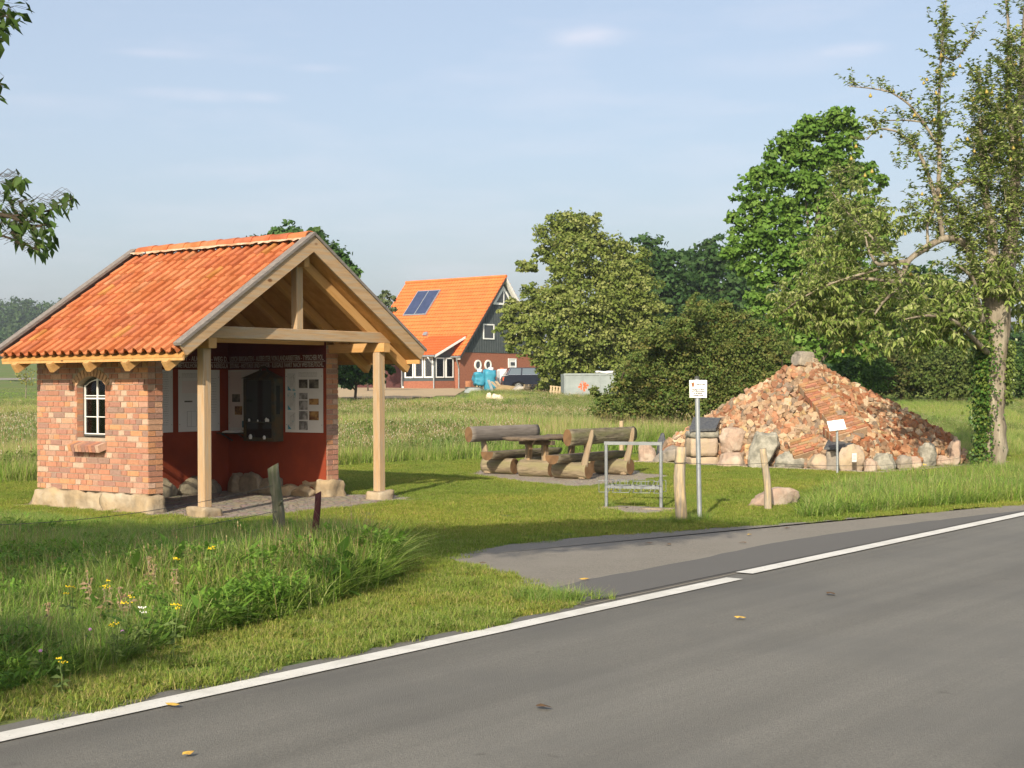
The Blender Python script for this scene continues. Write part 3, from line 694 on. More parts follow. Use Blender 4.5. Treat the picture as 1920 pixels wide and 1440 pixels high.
while y < YB - .3:
    L = .375; col = tuple(v * rnd.uniform(.9, 1.1) for v in rnd.choice(TC[:5])); K = 9
    a, b = [], []
    for i in range(K + 1):
        t = PI * i / K
        a.append((CX - .115 * math.cos(t), y, zr(CX) - .065 + .10 * math.sin(t) - .0)); b.append((CX - .100 * math.cos(t), y + L + .03, zr(CX) - .065 + .082 * math.sin(t) + .004))
    mb.add(a + b, [(i, i + 1, K + 2 + i, K + 1 + i) for i in range(K)], 0, col)
    a2 = [(p[0] * .86 + CX * .14, p[1] + .002, p[2] - .016) for p in a]; mb.add(a + a2, [(i, i + 1, K + 2 + i, K + 1 + i) for i in range(K)], 0, col)
    y += L
mb.build('ridge_tiles', 'roof_tile', shelter, fix=False)
mb = MB()
for side in (-1, 1):
    n_ = 60; pts1, pts2 = [], []
    for i in range(n_ + 1):
        yy = YF + .07 + (YB - YF - .16) * i / n_; wv = .135 + .06 * fbm((yy * 6, side, 0), 1, 3)
        pts1.append((CX + side * .105, yy, zr(CX) - .062)); pts2.append((CX + side * wv, yy, zr(CX) - .062 - SL * (wv - .0) + .055 + .012 * fbm((yy * 9, side, 4), 1)))
    mb.add(pts1 + pts2, [(i, i + 1, n_ + 2 + i, n_ + 1 + i) for i in range(n_)])
mat('lime_mortar', (.55, .44, .32), (.42, .20, .10), 5, .9, .6, 40)
mb.build('ridge_mortar', 'lime_mortar', shelter, fix=False)

# things inside the shelter ------------------------------------------------
def board(label, kind, wall, u0, u1, z0, z1):
    """an information board on a wall; kind picks what is printed on it"""
    w, h = abs(u1 - u0), z1 - z0
    if wall == 'R': M = RWM((u0 + u1) / 2, (z0 + z1) / 2)
    else: M = BWM((u0 + u1) / 2, (z0 + z1) / 2)
    r = bpy.data.objects.new('information_board', None); C.objects.link(r); r.matrix_world = Matrix.Translation(HO) @ Matrix.Rotation(YAW, 4, 'Z') @ M @ Matrix.Translation((0, 0, .002))
    tag(r, label, 'information board', 'white information boards on the red walls')
    mb = MB(); mb.box((-w/2, -h/2, 0), (w/2, h/2, .006)); mb.build('board_panel', 'board_white', r)
    def rect(nm, x0, x1, y0, y1, m, z=.009):       # fractions of the board
        mb = MB(); mb.box((-w/2 + x0 * w, -h/2 + y0 * h, .006), (-w/2 + x1 * w, -h/2 + y1 * h, z)); return mb.build(nm, m, r)
    def lines(x0, x1, y0, y1, n, m='ink_grey'):
        mb = MB()
        for i in range(n):
            yy = -h/2 + (y1 - (y1 - y0) * i / max(n - 1, 1)) * h; x = x0
            while x < x1 - .01:
                q = min(x + rnd.uniform(.02, .08), x1); mb.box((-w/2 + x * w, yy - .003, .006), (-w/2 + q * w, yy + .003, .0075)); x = q + .012
        mb.build('printed_text', m, r)
    for sx in (-1, 1):
        for sy in (-.38, .38): mb = MB(); mb.tube([(sx * (w / 2 - .025), sy * h, .006), (sx * (w / 2 - .025), sy * h, .010)], .006, 8); mb.build('screw', 'ink', r)
    if kind == 'maps':
        for k in range(3):
            y1_ = .93 - k * .305; rect('map', .06, .28, y1_ - .28, y1_, 'map_blue')
            mb = MB()
            for j in range(3): mb.tube([(-w/2 + w * (.08 + .05 * j), -h/2 + h * (y1_ - .26 + .02 * j), .0105), (-w/2 + w * (.16 + .03 * j), -h/2 + h * (y1_ - .16), .0105), (-w/2 + w * (.13 + .05 * j), -h/2 + h * (y1_ - .08 + .02 * j), .0105), (-w/2 + w * .26, -h/2 + h * (y1_ - .02 - .06 * j), .0105)], .0035, 4)
            mb.build('map_line', 'ink_grey', r)
            mb = MB(); a_, b_ = -w/2 + .07 * w, -h/2 + h * (y1_ - .27); mb.add([(a_, b_, .0098), (a_ + .1 * w, b_, .0098), (a_ + .03 * w, b_ + .05 * h, .0098), (a_, b_ + .08 * h, .0098)], [(0, 1, 2, 3)]); mb.build('map_water', 'tarp_blue', r)
        ph = [(.37, .60, .695, .83, 'photo_dark'), (.64, .89, .69, .83, 'photo_dark'), (.37, .60, .52, .62, 'photo_grey'), (.37, .60, .355, .50, 'photo_grey'), (.37, .60, .20, .335, 'photo_grey'), (.37, .60, .04, .18, 'photo_grey'), (.64, .89, .435, .53, 'photo_brown'), (.64, .89, .195, .335, 'photo_brown')]
        for a, b, c_, d, m in ph: rect('photograph', a, b, c_, d, m)
        lines(.36, .85, .88, .94, 4)
    if kind == 'text':
        lines(.08, .55, .88, .94, 4); rect('tinted_panel', .08, .60, .62, .82, 'paper_pink'); rect('photograph', .14, .33, .475, .50, 'photo_dark'); rect('photograph', .48, .58, .48, .56, 'photo_grey')
        lines(.62, .92, .30, .86, 14); mb = MB()
        for a, b, c_, d in ((.2, .44, .08, .085), (.2, .44, .325, .33), (.2, .21, .08, .33), (.43, .44, .08, .33), (.3, .305, .08, .33)): mb.box((-w/2 + a * w, -h/2 + c_ * h, .006), (-w/2 + b * w, -h/2 + d * h, .0075))
        mb.build('drawn_plan', 'ink_grey', r)
    if kind == 'two':
        rect('tinted_panel', .04, .40, .05, .97, 'paper_pink', .0075); rect('photograph', .12, .36, .47, .60, 'photo_dark'); rect('photograph', .20, .42, .26, .40, 'photo_brown'); rect('picture', .42, .60, .05, .16, 'blue_blob')
        lines(.5, .9, .3, .9, 12)
    if kind == 'edge': lines(.15, .9, .12, .95, 24)
    return r
board('white board with river maps and eight photographs at the wall end', 'maps', 'R', .06, .90, 1.02, 2.04)
board('white board half hidden behind the hanging cabinet with two photographs', 'two', 'R', 1.45, 2.245, 1.03, 2.035)
board('white board with small floor plan crossed by the left porch post', 'text', 'B', 2.445, 3.32, 1.03, 2.035)
board('narrow strip of white board beside the left brick wall end', 'edge', 'B', 1.46, 2.33, 1.03, 2.035)
cab = bpy.data.objects.new('display_cabinet', None); C.objects.link(cab); cab.location = HL(XI1 - .215, 1.305, .87); cab.rotation_euler = (0, 0, YAW)
tag(cab, 'dark metal glazed cabinet hanging on the red wall', 'cabinet')
mb = MB(); w2, dd, hh = .355, .205, 1.02; t_ = .03
mb.box((0, -w2, 0), (dd, w2, t_)); mb.box((0, -w2, hh - t_), (dd, w2, hh)); mb.box((dd - .02, -w2, t_), (dd, w2, hh - t_)); mb.box((0, w2 - t_, t_), (dd - .02, w2, hh - t_))
mb.box((0, -w2, t_), (.05, -w2 + .03, hh - t_)); mb.box((.05, -w2, t_), (dd - .02, -w2 + .02, .44)); mb.box((.05, -w2, hh - .12), (dd - .02, -w2 + .02, hh - t_)); mb.box((dd - .07, -w2, .44), (dd - .02, -w2 + .02, hh - .12)); mb.box((0, w2 - .06, t_), (.02, w2 - t_, hh - t_)); mb.box((0, -w2 + .03, t_), (.02, -w2 + .06, hh - t_))
mb.box((.0, -w2 + .06, t_), (.02, w2 - .06, .06))
mb.build('cabinet_body', 'cabinet_metal', cab)
mb = MB(); mb.box((.008, -w2 + .06, .06), (.012, w2 - .06, hh - t_)); mb.box((.05, -w2 + .004, .44), (dd - .07, -w2 + .008, hh - .12)); mb.build('glass_door', 'glass_dark', cab)
mb = MB(); mb.box((.0, -w2 + .03, .30), (dd - .02, w2 - .03, .318)); mb.build('shelf', 'cabinet_metal', cab)
mb = MB(); A = [(-.03, -w2 - .03), (dd, -w2 - .03), (dd, w2 + .03), (-.03, w2 + .03)]
mb.add([(x, y, hh + .002) for x, y in A] + [(.09, -.08, hh + .13), (.16, -.08, hh + .13), (.16, .08, hh + .13), (.09, .08, hh + .13)], [(0, 1, 2, 3), (4, 7, 6, 5), (0, 4, 5, 1), (1, 5, 6, 2), (2, 6, 7, 3), (3, 7, 4, 0)])
mb.build('hood', 'cabinet_metal', cab)
mb = MB(); mb.tube([(.12, -.10, hh + .12), (.12, -.06, hh + .17), (.12, 0, hh + .19), (.12, .06, hh + .17), (.12, .10, hh + .12)], .016, 8); mb.build('ring_handle', 'cabinet_metal', cab)
for i, (y, z, s) in enumerate(((.2, .32, .03), (-.2, .32, .04), (-.24, .32, .03), (.17, .034, .05), (-.15, .034, .04), (0, .32, .02))):
    mb = MB(); mb.tube([(-.02, y, z), (-.02, y, z + s), (-.02, y, z + s * 1.6)], [s * .5, s * .6, s * .2], 8); mb.build('porcelain_piece', 'board_white', cab)
sh = empty('wall_shelf', HL(XI1 - .15, 1.95, 1.0), YAW, 'small dark shelf under the half hidden board', 'shelf')
mb = MB(); mb.box((-.12, -.30, -.02), (.145, .30, 0)); mb.build('shelf_board', 'bark_dark', sh); mb = MB(); mb.tube([(-.1, -.2, -.02), (.14, -.2, -.14)], .012, 6); mb.tube([(-.1, .2, -.02), (.14, .2, -.14)], .012, 6); mb.build('bracket', 'iron_dark', sh)
bk = empty('guest_book', HL(XI1 - .17, 1.95, 1.002), YAW, 'open guest book lying on the small shelf', 'book')
mb = MB()
for s in (-1, 1): mb.add([(-.1, 0, .012), (.1, 0, .012), (.1, s * .07, .035), (-.1, s * .07, .035), (.1, s * .16, .012), (-.1, s * .16, .012), (-.1, 0, 0), (.1, 0, 0), (.1, s * .16, 0), (-.1, s * .16, 0)], [(0, 1, 2, 3), (3, 2, 4, 5), (6, 7, 8, 9), (5, 4, 8, 9), (0, 3, 5, 9, 6), (1, 2, 4, 8, 7)])
mb.build('pages', 'board_white', bk)
# ================================================================== POSTS, SIGN, RACK
def fence_post(px, py, h, r, m, lean, label, name='fence_post', top='flat', n=14, squash=1.0, cat='fence post', group=None):
    g = ground(px, py); o = empty(name, g, 0, label, cat, group)
    mb = MB(); pts, rad = [], []
    for i in range(13):
        t = i / 12; pts.append((lean[0] * t * h + .012 * math.sin(t * 7 + px), lean[1] * t * h, -.15 + (h + .15) * t)); rad.append(r * (1.06 - .12 * t + .05 * noise.noise(Vector((t * 4, px, 0)))))
    mb.tube(pts, rad, n, 0, mcap=1)
    seed = px
    for i, v in enumerate(mb.v):
        v = Vector(v); a = .008 * noise.noise(Vector((v.x * 30, v.y * 30, v.z * 5 + seed))); mb.v[i] = (v.x * (1 + a * 6), v.y * squash + a, v.z)
    if top == 'slant':
        for i in range(len(mb.v) - n, len(mb.v)): v = mb.v[i]; mb.v[i] = (v[0], v[1], v[2] + (v[0] - lean[0] * h) * .5)
    mb.build('post_body', [m, 'cut_grey'], o, smooth=True, fix=True); return o
GF = 'fence posts by the roadside verge'
dp = fence_post(526, 1006, .83, .068, 'mossy_wood', (-.09, 0), 'dark mossy post leaning left in the tall grass before the shelter', group=GF, top='slant')
mb = MB(); mb.tube([(-.02, -.03, .36), (.03, -.09, .42)], [.03, .012], 8); mb.build('branch_stub', 'mossy_wood', dp)
fence_post(592, 1034, .62, .036, 'maroon_wood', (.03, 0), 'short thin maroon post beside the mossy post', group=GF, top='slant')
wp = fence_post(1276, 982, .97, .073, 'post_wood', (.0, 0), 'thick pale wooden post beside the metal sign pole', group=GF)
fence_post(1443, 957, .86, .05, 'post_wood', (-.09, 0), 'thin grey leaning post in front of the tall lichened stone', group=GF)
bp_ = empty('marker_post', ground(1165, 822), 0, 'short pale wooden stake at the foot of the big bush', 'stake')
P0 = at(1165, 812, 34.5); bp_.location = (P0.x, P0.y, 0)
mb = MB(); mb.tube([(0, 0, -.1), (0, 0, .9)], [.055, .05], 12); mb.build('stake_body', 'pallet_wood', bp_, smooth=False)
def wire(name, pts, label, r=.0035):
    mb = MB(); mb.tube(pts, r, 5, caps=False)
    o = mb.build(name, 'iron_dark'); tag(o, label, 'wire', 'wires strung along the verge'); return o
def sag(a, b, s, n=14): return [Vector(a).lerp(Vector(b), i / n) - Vector((0, 0, s * 4 * (i / n) * (1 - i / n))) for i in range(n + 1)]
dt = dp.location + Vector((-.07, -.06, .60)); d2 = dp.location + Vector((-.03, -.07, .30))
lw = at(-30, 979, 15.2)
wire('fence_wire', sag(dt, at(-40, 985, 15.6), .10), 'slack upper fence wire running left from the mossy post')
wire('fence_wire', sag(d2, at(-40, 1035, 15.6), .06), 'lower fence wire hidden in the grass left of the mossy post')
w1 = wp.location + Vector((0, -.075, .77))
wire('fence_wire', [w1 + Vector((.085 * math.cos(t), .075 + .085 * math.sin(t), 0)) for t in np.linspace(-PI/2, 1.5*PI, 14)], 'loop of wire wound round the thick pale post', .004)
wire('fence_wire', sag(w1 + Vector((.06, 0, 0)), at(1438, 868, 20.0), .02) + sag(at(1438, 868, 20.0), at(1850, 850, 28.0), .12)[1:], 'thin wire from the thick pale post to the fruit tree', .003)

# sign on a zinc pole
sg = empty('info_sign', ground(1312, 977), 0, 'small white notice with a crest on a round zinc pole', 'sign')
mb = MB(); mb.tube([(0, 0, -.1), (-.028, 0, 1.83)], .031, 16, 0); mb.build('pole', 'zinc', sg, smooth=False)
mb = MB(); mb.tube([(-.028, 0, 1.83), (-.028, 0, 1.85), (-.028, 0, 1.868)], [.036, .034, .012], 14); mb.build('pole_cap', 'iron_dark', sg)
SM = Matrix.Translation((-.018, -.042, 1.70)) @ Matrix.Rotation(PI/2, 4, 'X')
def onface(mb, nm, m, parent=sg, M=SM): o = mb.build(nm, m, parent); o.matrix_local = M; return o
mb = MB(); mb.prism([(-.11, -.105), (-.115, -.11), (.11, -.115), (.115, .108), (.11, .113), (-.108, .115), (-.113, .11)], -.004, .0, 'z'); onface(mb, 'sign_plate', 'sign_white')
mb = MB(); mb.prism([(-.09, .09), (-.075, .08), (-.06, .085), (-.048, .09), (-.05, .04), (-.065, .022), (-.08, .035)], .0005, .002, 'z'); onface(mb, 'crest', 'crest_orange')
for (t, y, s, w, x) in (('Stadt de Haus', .048, .030, .115, .035), ('Unbefugt auf Fläche', -.018, .028, .17, 0), ('und Trümmersteinen', -.043, .028, .17, 0), ('ist das Betreten', -.066, .026, .11, 0), ('ausdrücklich untersagt', -.092, .026, .13, 0)):
    text(t, SM @ Matrix.Translation((x, y, .001)), s, 'ink', sg, w, ext=.0004, bold=.0012)
for x, y in ((-.095, -.098), (.095, -.096), (.095, .096)): mb = MB(); mb.tube([(x, y, 0), (x, y, .003)], .005, 8); onface(mb, 'screw', 'ink_grey')
mb = MB()
for z in (1.62, 1.78): mb.box((-.055, -.037, z - .012), (.02, -.028, z + .012))
mb.build('clamp', 'iron_dark', sg)

# bicycle rack
ra = ground(1137, 953); rb = ground(1239.5, 955.5)
rk = empty('bicycle_rack', ra, 0, 'galvanised tube bicycle rack standing on a gravel strip', 'bicycle rack')
dv = rb - ra; L_ = dv.length; rk.rotation_euler = (0, 0, math.atan2(dv.y, dv.x))
mb = MB(); mb.tube([(0, 0, -.1), (0, 0, .925), ], .0245, 14); mb.build('upright', 'zinc_dull', rk); mb = MB(); mb.tube([(L_, 0, -.1), (L_, 0, .925)], .0245, 14); mb.build('upright', 'zinc_dull', rk)
mb = MB(); mb.box((-.024, -.024, .905), (L_ + .024, .024, .95)); mb.build('top_bar', 'zinc_dull', rk)
mb = MB(); mb.box((.02, -.022, .285), (L_ - .02, .022, .34)); mb.build('lower_bar', 'zinc_dull', rk)
for i, x in enumerate((.10, .40, .70)):
    for s, sd in ((-1, 1), (1, 1), (-1, -1), (1, -1)):
        mb = MB(); x0 = x + s * .03; x1 = x + s * (.13 if sd > 0 else .16); y = sd * .06
        mb.tube([(x0, sd * .022, .33), (x0, y * 2.4, .40), (x1, y * 2.8, .40), (x1, y * 2.8, .24), (x0, y * 2.4, .24), (x0, sd * .022, .30)], .0055, 6); mb.build('wheel_loop', 'zinc_dull', rk)
mb = MB(); mb.box((-.06, -.05, -.05), (.30, .10, .022)); mb.box((L_ - .25, -.16, -.05), (L_ + .32, -.02, .03)); mb.build('kerb_stone', 'field_stone', rk)

# ================================================================== PICNIC SET OF LOGS
PA = R(90 - 35.5)           # rotation of the long axis
PO = ground(983, 895); PO = Vector((PO.x + .12, PO.y, 0))
lx = Vector((math.cos(PA), math.sin(PA), 0)); ly = Vector((-lx.y, lx.x, 0))
def log(name, p0, p1, r0, r1, parent, seed, mats=('log_bark', 'cut_wood'), clip=None, clip_low=None, n=28, k=16, knob=.05, ecc=1.0):
    """a log between two points in its parent's frame; clip cuts it flat above that fraction of the radius"""
    p0, p1 = Vector(p0), Vector(p1); d = p1 - p0; L = d.length; x = d.normalized(); up = Vector((0, 0, 1)) if abs(x.z) < .9 else Vector((1, 0, 0)); y = up.cross(x).normalized(); z = x.cross(y)
    mb = MB(); vs = []; flat = []
    for i in range(k + 1):
        t = i / k; r = r0 * (1 - t) + r1 * t
        for j in range(n):
            a = 2 * PI * j / n
            rr = r * (1 + knob * noise.noise(Vector((t * L * 2.2, math.cos(a) * 1.5 + seed, math.sin(a) * 1.5))) + .022 * noise.noise(Vector((t * L * 5, math.cos(a) * 9 + seed, math.sin(a) * 9))))
            yy, zz = rr * math.cos(a) * ecc, rr * math.sin(a)
            if clip is not None: zz = min(zz, clip * r)
            if clip_low is not None: zz = max(zz, clip_low * r)
            vs.append((t * L + (0), yy, zz)); 
    fs, ms = [], []
    for i in range(k):
        for j in range(n):
            q = (i * n + j, i * n + (j + 1) % n, (i + 1) * n + (j + 1) % n, (i + 1) * n + j); fs.append(q)
            fl = clip is not None and all(vs[w][2] >= clip * (min(r0, r1)) * .985 for w in q); ms.append(2 if fl else 0)
    mb.add(vs, fs); mb.m = ms
    mb.f.append(tuple(range(n - 1, -1, -1))); mb.m.append(1); mb.f.append(tuple(range(k * n, k * n + n))); mb.m.append(1)
    ml = list(mats) + (['cut_grey'] if len(mats) < 3 else [])
    o = mb.build(name, ml, parent, smooth=False, fix=True)
    me = o.data; me.polygons.foreach_set('use_smooth', [m_ != 1 for m_ in ms] + [False, False])
    M = Matrix((x, y, z)).transposed().to_4x4(); M.translation = p0; o.matrix_local = M; return o
def arm(name, p0, p1, w0, w1, parent, seed):
    """a hewn upright, wider at the foot, pointed at the top"""
    p0, p1 = Vector(p0), Vector(p1); mb = MB(); n = 8; k = 8; vs = []
    d = (p1 - p0)
    for i in range(k + 1):
        t = i / k; w = (w0 * (1 - t) + w1 * t) * (1 + .18 * noise.noise(Vector((t * 3, seed, 0)))); c = p0 + d * t + Vector((.02 * math.sin(t * 5 + seed), 0, 0))
        if i == k: w *= .55
        for j in range(n):
            a = 2 * PI * (j + .5) / n; vs.append(c + Vector((math.cos(a) * w * .62, math.sin(a) * w, 0)))
    mb.add(vs, [(i * n + j, i * n + (j + 1) % n, (i + 1) * n + (j + 1) % n, (i + 1) * n + j) for i in range(k) for j in range(n)] + [tuple(range(n)), tuple(range(k * n, k * n + n))])
    return mb.build(name, 'split_wood_v', parent, smooth=False, fix=True)
def log_bench(org, side, label, seed, back_m, facing):
    b = empty('log_bench', org, PA, label, 'bench', 'log benches facing each other across the table')
    # x along the bench, +y away from the table for side=+1
    for x in (.12, 1.62):
        log('base_log', (x, -side * .40, .165), (x, side * .34, .165), .155, .15, b, seed + x, ('log_side', 'cut_wood'))
        o = side * .20
        arm('back_support', (x - .05, side * .22, .02), (x - .02, side * .42, .93), .085, .05, b, seed + x)
    log('seat', (-.42, -side * .12, .445), (2.02, -side * .12, .445), .15, .14, b, seed + 5, ('log_bark', 'cut_wood', 'cut_grey'), clip=.12)
    log('backrest', (-.50, side * .40 - side * .13, .80), (1.86, side * .40 - side * .13, .80), .155, .145, b, seed + 9, (back_m, 'cut_wood'), ecc=.6)
    return b
rbo = ground(1069, 899); lbo = ground(925, 890)
B1 = Vector((rbo.x, rbo.y, 0)); log_bench(B1 + ly * -.0 , -1, 'log bench with bark covered backrest nearer the bicycle rack', 3, 'log_bark', 1)
B2 = Vector((lbo.x, lbo.y, 0)); log_bench(B2 + lx * .05, 1, 'log bench with smooth grey backrest nearer the brick shelter', 17, 'weathered_wood', -1)
tb = empty('log_table', PO + lx * .1, PA, 'rustic plank table on log feet between the two log benches', 'table')
for x in (.12, 1.62):
    log('base_log', (x, -.36, .16), (x, .36, .16), .165, .17, tb, 31 + x, ('log_side', 'cut_wood'))
    for y in (-.20, .20): beam('table_leg', (x, y, .02), (x, y * .9, .70), .11, .10, 'split_wood', tb)
    beam('crosspiece', (x, -.38, .655), (x, .38, .655), .12, .08, 'cut_grey', tb)
rough_box('table_top', (-.55, -.40, .71), (2.05, -.02, .77), 'cut_grey', tb, .02, .08, 51)
rough_box('table_top', (-.50, .0, .71), (2.1, .38, .77), 'cut_grey', tb, .02, .08, 54)

# ================================================================== RUBBLE PYRAMID
PF, PL, PR, PB = Vector((7.0, 28.75, 0)), Vector((3.25, 32.6, 0)), Vector((10.05, 31.7, 0)), Vector((6.3, 36.2, 0))
PAp = Vector((6.55, 32.0, 2.30))
pyr = empty('rubble_pyramid', (PAp.x, PAp.y, 0), 0, 'steep pyramid heaped from broken bricks and rubble, fallen masonry slab on its front', 'monument')
PO2 = Vector((PAp.x, PAp.y, 0))
corners = [PF, PR, PB, PL]
cs = corners + [corners[0]]
def pyr_h(x, y):
    """height of the heap over a ground point"""
    best = 9
    for a, b in zip(cs[:-1], cs[1:]):
        e = (b - a); nrm = Vector((e.y, -e.x, 0)).normalized()
        if nrm.dot(PO2 - a) > 0: nrm = -nrm
        d0 = (a - PO2).dot(nrm); d = (Vector((x, y, 0)) - PO2).dot(nrm)
        best = min(best, 1 - d / d0)
    t = max(best, 0)
    return .30 * min(t * 9, 1) + 2.04 * t + .08 * noise.noise(Vector((x * .9, y * .9, 0))) * min(t * 6, 1)
gx = np.arange(2.6, 10.8, .12); gy = np.arange(28.2, 36.8, .12)
Vp = []; 
for yy in gy:
    for xx in gx:
        h = pyr_h(xx, yy); Vp.append((xx - PO2.x, yy - PO2.y, h - .10 if h > .02 else -.05))
Ip = np.arange(len(gx) * len(gy)).reshape(len(gy), len(gx)); Fp = np.stack([Ip[:-1, :-1], Ip[:-1, 1:], Ip[1:, 1:], Ip[1:, :-1]], -1).reshape(-1, 4)
npmesh('rubble_core', Vp, Fp, 'rubble_core', parent=pyr, smooth=True)
RC = [(.46, .23, .13), (.40, .20, .12), (.50, .29, .17), (.52, .36, .23), (.56, .44, .30), (.38, .28, .20), (.58, .48, .36), (.34, .17, .10), (.32, .26, .20), (.52, .38, .20), (.42, .27, .19), (.27, .22, .18), (.44, .32, .22), (.50, .38, .27)]
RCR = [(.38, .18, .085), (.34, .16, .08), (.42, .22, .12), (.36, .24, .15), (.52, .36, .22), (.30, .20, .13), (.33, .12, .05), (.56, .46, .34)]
def inpyr(x, y):
    return pyr_h(x, y)
def surf_pt(front):
    while True:
        x = rnd.uniform(3, 10.4); y = rnd.uniform(28.5, 36.3)
        h = pyr_h(x, y)
        if h < .05: continue
        if front and y > PO2.y + .8: continue
        return x, y, h
def add_rubble(mb, x, y, h, big, org):
    e = .04; nx_ = (pyr_h(x - e, y) - pyr_h(x + e, y)) / (2 * e); ny_ = (pyr_h(x, y - e) - pyr_h(x, y + e)) / (2 * e)
    n = Vector((nx_, ny_, 1)).normalized(); 
    sx, sy, sz = (rnd.uniform(.20, .27), rnd.uniform(.11, .15), rnd.uniform(.07, .11)) if big else (rnd.uniform(.09, .20), rnd.uniform(.08, .13), rnd.uniform(.06, .10))
    q = n.to_track_quat('Z', 'Y').to_matrix().to_4x4()
    M = Matrix.Translation(Vector((x, y, h)) - org + n * rnd.uniform(-.02, .045)) @ q @ Euler((rnd.gauss(0, .45), rnd.gauss(0, .45), rnd.uniform(0, 6.3))).to_matrix().to_4x4()
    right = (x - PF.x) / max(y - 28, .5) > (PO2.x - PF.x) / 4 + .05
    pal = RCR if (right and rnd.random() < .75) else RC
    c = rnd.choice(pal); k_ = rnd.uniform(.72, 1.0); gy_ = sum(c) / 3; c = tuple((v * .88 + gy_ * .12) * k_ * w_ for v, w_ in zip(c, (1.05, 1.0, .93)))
    # chipped block: corners cut
    vs = []; j = .22
    for z_ in (-1, 1):
        for (a, b) in ((-1, -.6), (-.7, -1), (.7, -1), (1, -.6), (1, .6), (.7, 1), (-.7, 1), (-1, .6)):
            k2 = 1 - (rnd.random() < .3) * rnd.uniform(.05, .3)
            vs.append(M @ Vector((a * sx / 2 * k2 + rnd.uniform(-.008, .008), b * sy / 2 * k2 + rnd.uniform(-.008, .008), z_ * sz / 2 * rnd.uniform(.82, 1.08))))
    mb.add(vs, [(7, 6, 5, 4, 3, 2, 1, 0), (8, 9, 10, 11, 12, 13, 14, 15)] + [(i, (i + 1) % 8, (i + 1) % 8 + 8, i + 8) for i in range(8)], 0, c)
used_pts = []
n_ind = 0
heap = MB()
cellsz = .105
cells = {}
tries = 0
cand = []
while tries < 16000:
    tries += 1
    x, y, h = surf_pt(True if tries < 13000 else False)
    key = (int(x / cellsz), int(y / cellsz), int(h / .12))
    if key in cells: continue
    cells[key] = 1; cand.append((x, y, h))
rnd.shuffle(cand)
def slab_zone(x, y): 
    return False
for i, (x, y, h) in enumerate(cand):
    if n_ind < 100 and y < PO2.y - .2 and h > .25:
        mb = MB(); add_rubble(mb, x, y, h + .02, True, PO2); o = mb.build('brick', 'rubble', pyr, fix=False); n_ind += 1
    else: add_rubble(heap, x, y, h, rnd.random() < .5, PO2)
hp = heap.build('rubble', 'rubble', pyr, fix=False); hp['kind'] = 'stuff'
def masonry(name, cx, cy, Yd, w, l, th, rot, tilt, label=None, seed=0, nrm=None):
    """a fallen piece of coursed brickwork lying on the slope"""
    P = at(cx, cy, Yd); x, y = P.x, P.y
    e = .95; n = Vector(((pyr_h(x - e, y) - pyr_h(x + e, y)) / (2 * e), (pyr_h(x, y - e) - pyr_h(x, y + e)) / (2 * e), 1)).normalized()
    if nrm: n = Vector(nrm).normalized()
    z = n; dn = Vector((tilt * .5 + .1, -1, 0)); dn = (dn - z * dn.dot(z)).normalized(); xx = dn.cross(z) * -1; xx = z.cross(dn) * -1
    M = Matrix((xx, dn, z)).transposed().to_4x4(); M.translation = Vector((x, y, pyr_h(x, y) + .02)) - PO2
    M = M @ Matrix.Rotation(rot, 4, 'Z')
    mb = MB(); r = random.Random(seed)
    mb.box((-w/2 + .01, -l/2 + .01, -th), (w/2 - .01, l/2 - .01, th * .82), 0, (.42, .30, .20))
    y_ = -l/2; row = 0
    while y_ < l/2 - .03:
        x_ = -w/2 + (-.06 if row % 2 else 0) + r.uniform(-.03, .03)
        while x_ < w/2 - .03:
            L = r.choice((.24, .24, .12)); x1 = min(x_ + L, w/2 + r.uniform(-.02, .03)); x0 = max(x_, -w/2 + r.uniform(-.03, .02))
            if x1 - x0 > .04:
                c = r.choice([(.33, .165, .09), (.37, .19, .105), (.30, .145, .08), (.38, .22, .13)])
                c = tuple(v * r.uniform(.85, 1.1) for v in c); mb.box((x0, y_, -th * .6), (x1 - .01, y_ + .066, th + r.uniform(-.008, .008)), 0, c)
            x_ += L
        y_ += .078; row += 1
    o = mb.build(name, 'masonry', pyr, fix=True); o.matrix_local = M
    if label: o['label'] = label
    return o
masonry('masonry_slab', 1556, 784, 30.3, .56, 1.95, .09, 0, .10, 'long slab of orange brickwork lying down the slope', 3, (-.12, -.56, .82))
masonry('masonry_slab', 1585, 836, 29.55, .8, .42, .10, .1, .1, 'broken lower end of the long brickwork slab', 13, (-.1, -.5, .86))
masonry('masonry_chunk', 1512, 816, 29.9, .66, .48, .16, -.12, -.1, 'squarish lump of red brickwork', 5, (-.25, -.62, .74))

cap = at(1508, 687, 32.0)
boulder('capstone', Vector((cap.x - PO2.x, cap.y - PO2.y, cap.z + .02)), (.62, .5, .30), 'boulder_grey', 77, .2, pyr, sink=.0)
# kerb round the heap
mb = MB(); kc = [PL + Vector((-.55, .05, 0)), PF + Vector((.15, -.62, 0)), PR + Vector((.85, .0, 0))]
for a, b in zip(kc[:-1], kc[1:]):
    d = (b - a).normalized(); nrm = Vector((-d.y, d.x, 0)) * .04; t = 0; L = (b - a).length
    while t < L - .05:
        q = min(t + 1.0, L); A, B = a + d * t, a + d * (q - .012)
        mb.add([(*(A - nrm).xy, -.05), (*(B - nrm).xy, -.05), (*(B + nrm).xy, -.05), (*(A + nrm).xy, -.05), (*(A - nrm).xy, .045), (*(B - nrm).xy, .045), (*(B + nrm).xy, .045), (*(A + nrm).xy, .045)], [(3, 2, 1, 0), (4, 5, 6, 7), (0, 1, 5, 4), (1, 2, 6, 5), (2, 3, 7, 6), (3, 0, 4, 7)]); t += 1.0
kb = mb.build('kerb', 'gravel_pad'); tag(kb, 'low pale concrete edging round the foot of the rubble pyramid', 'kerb')
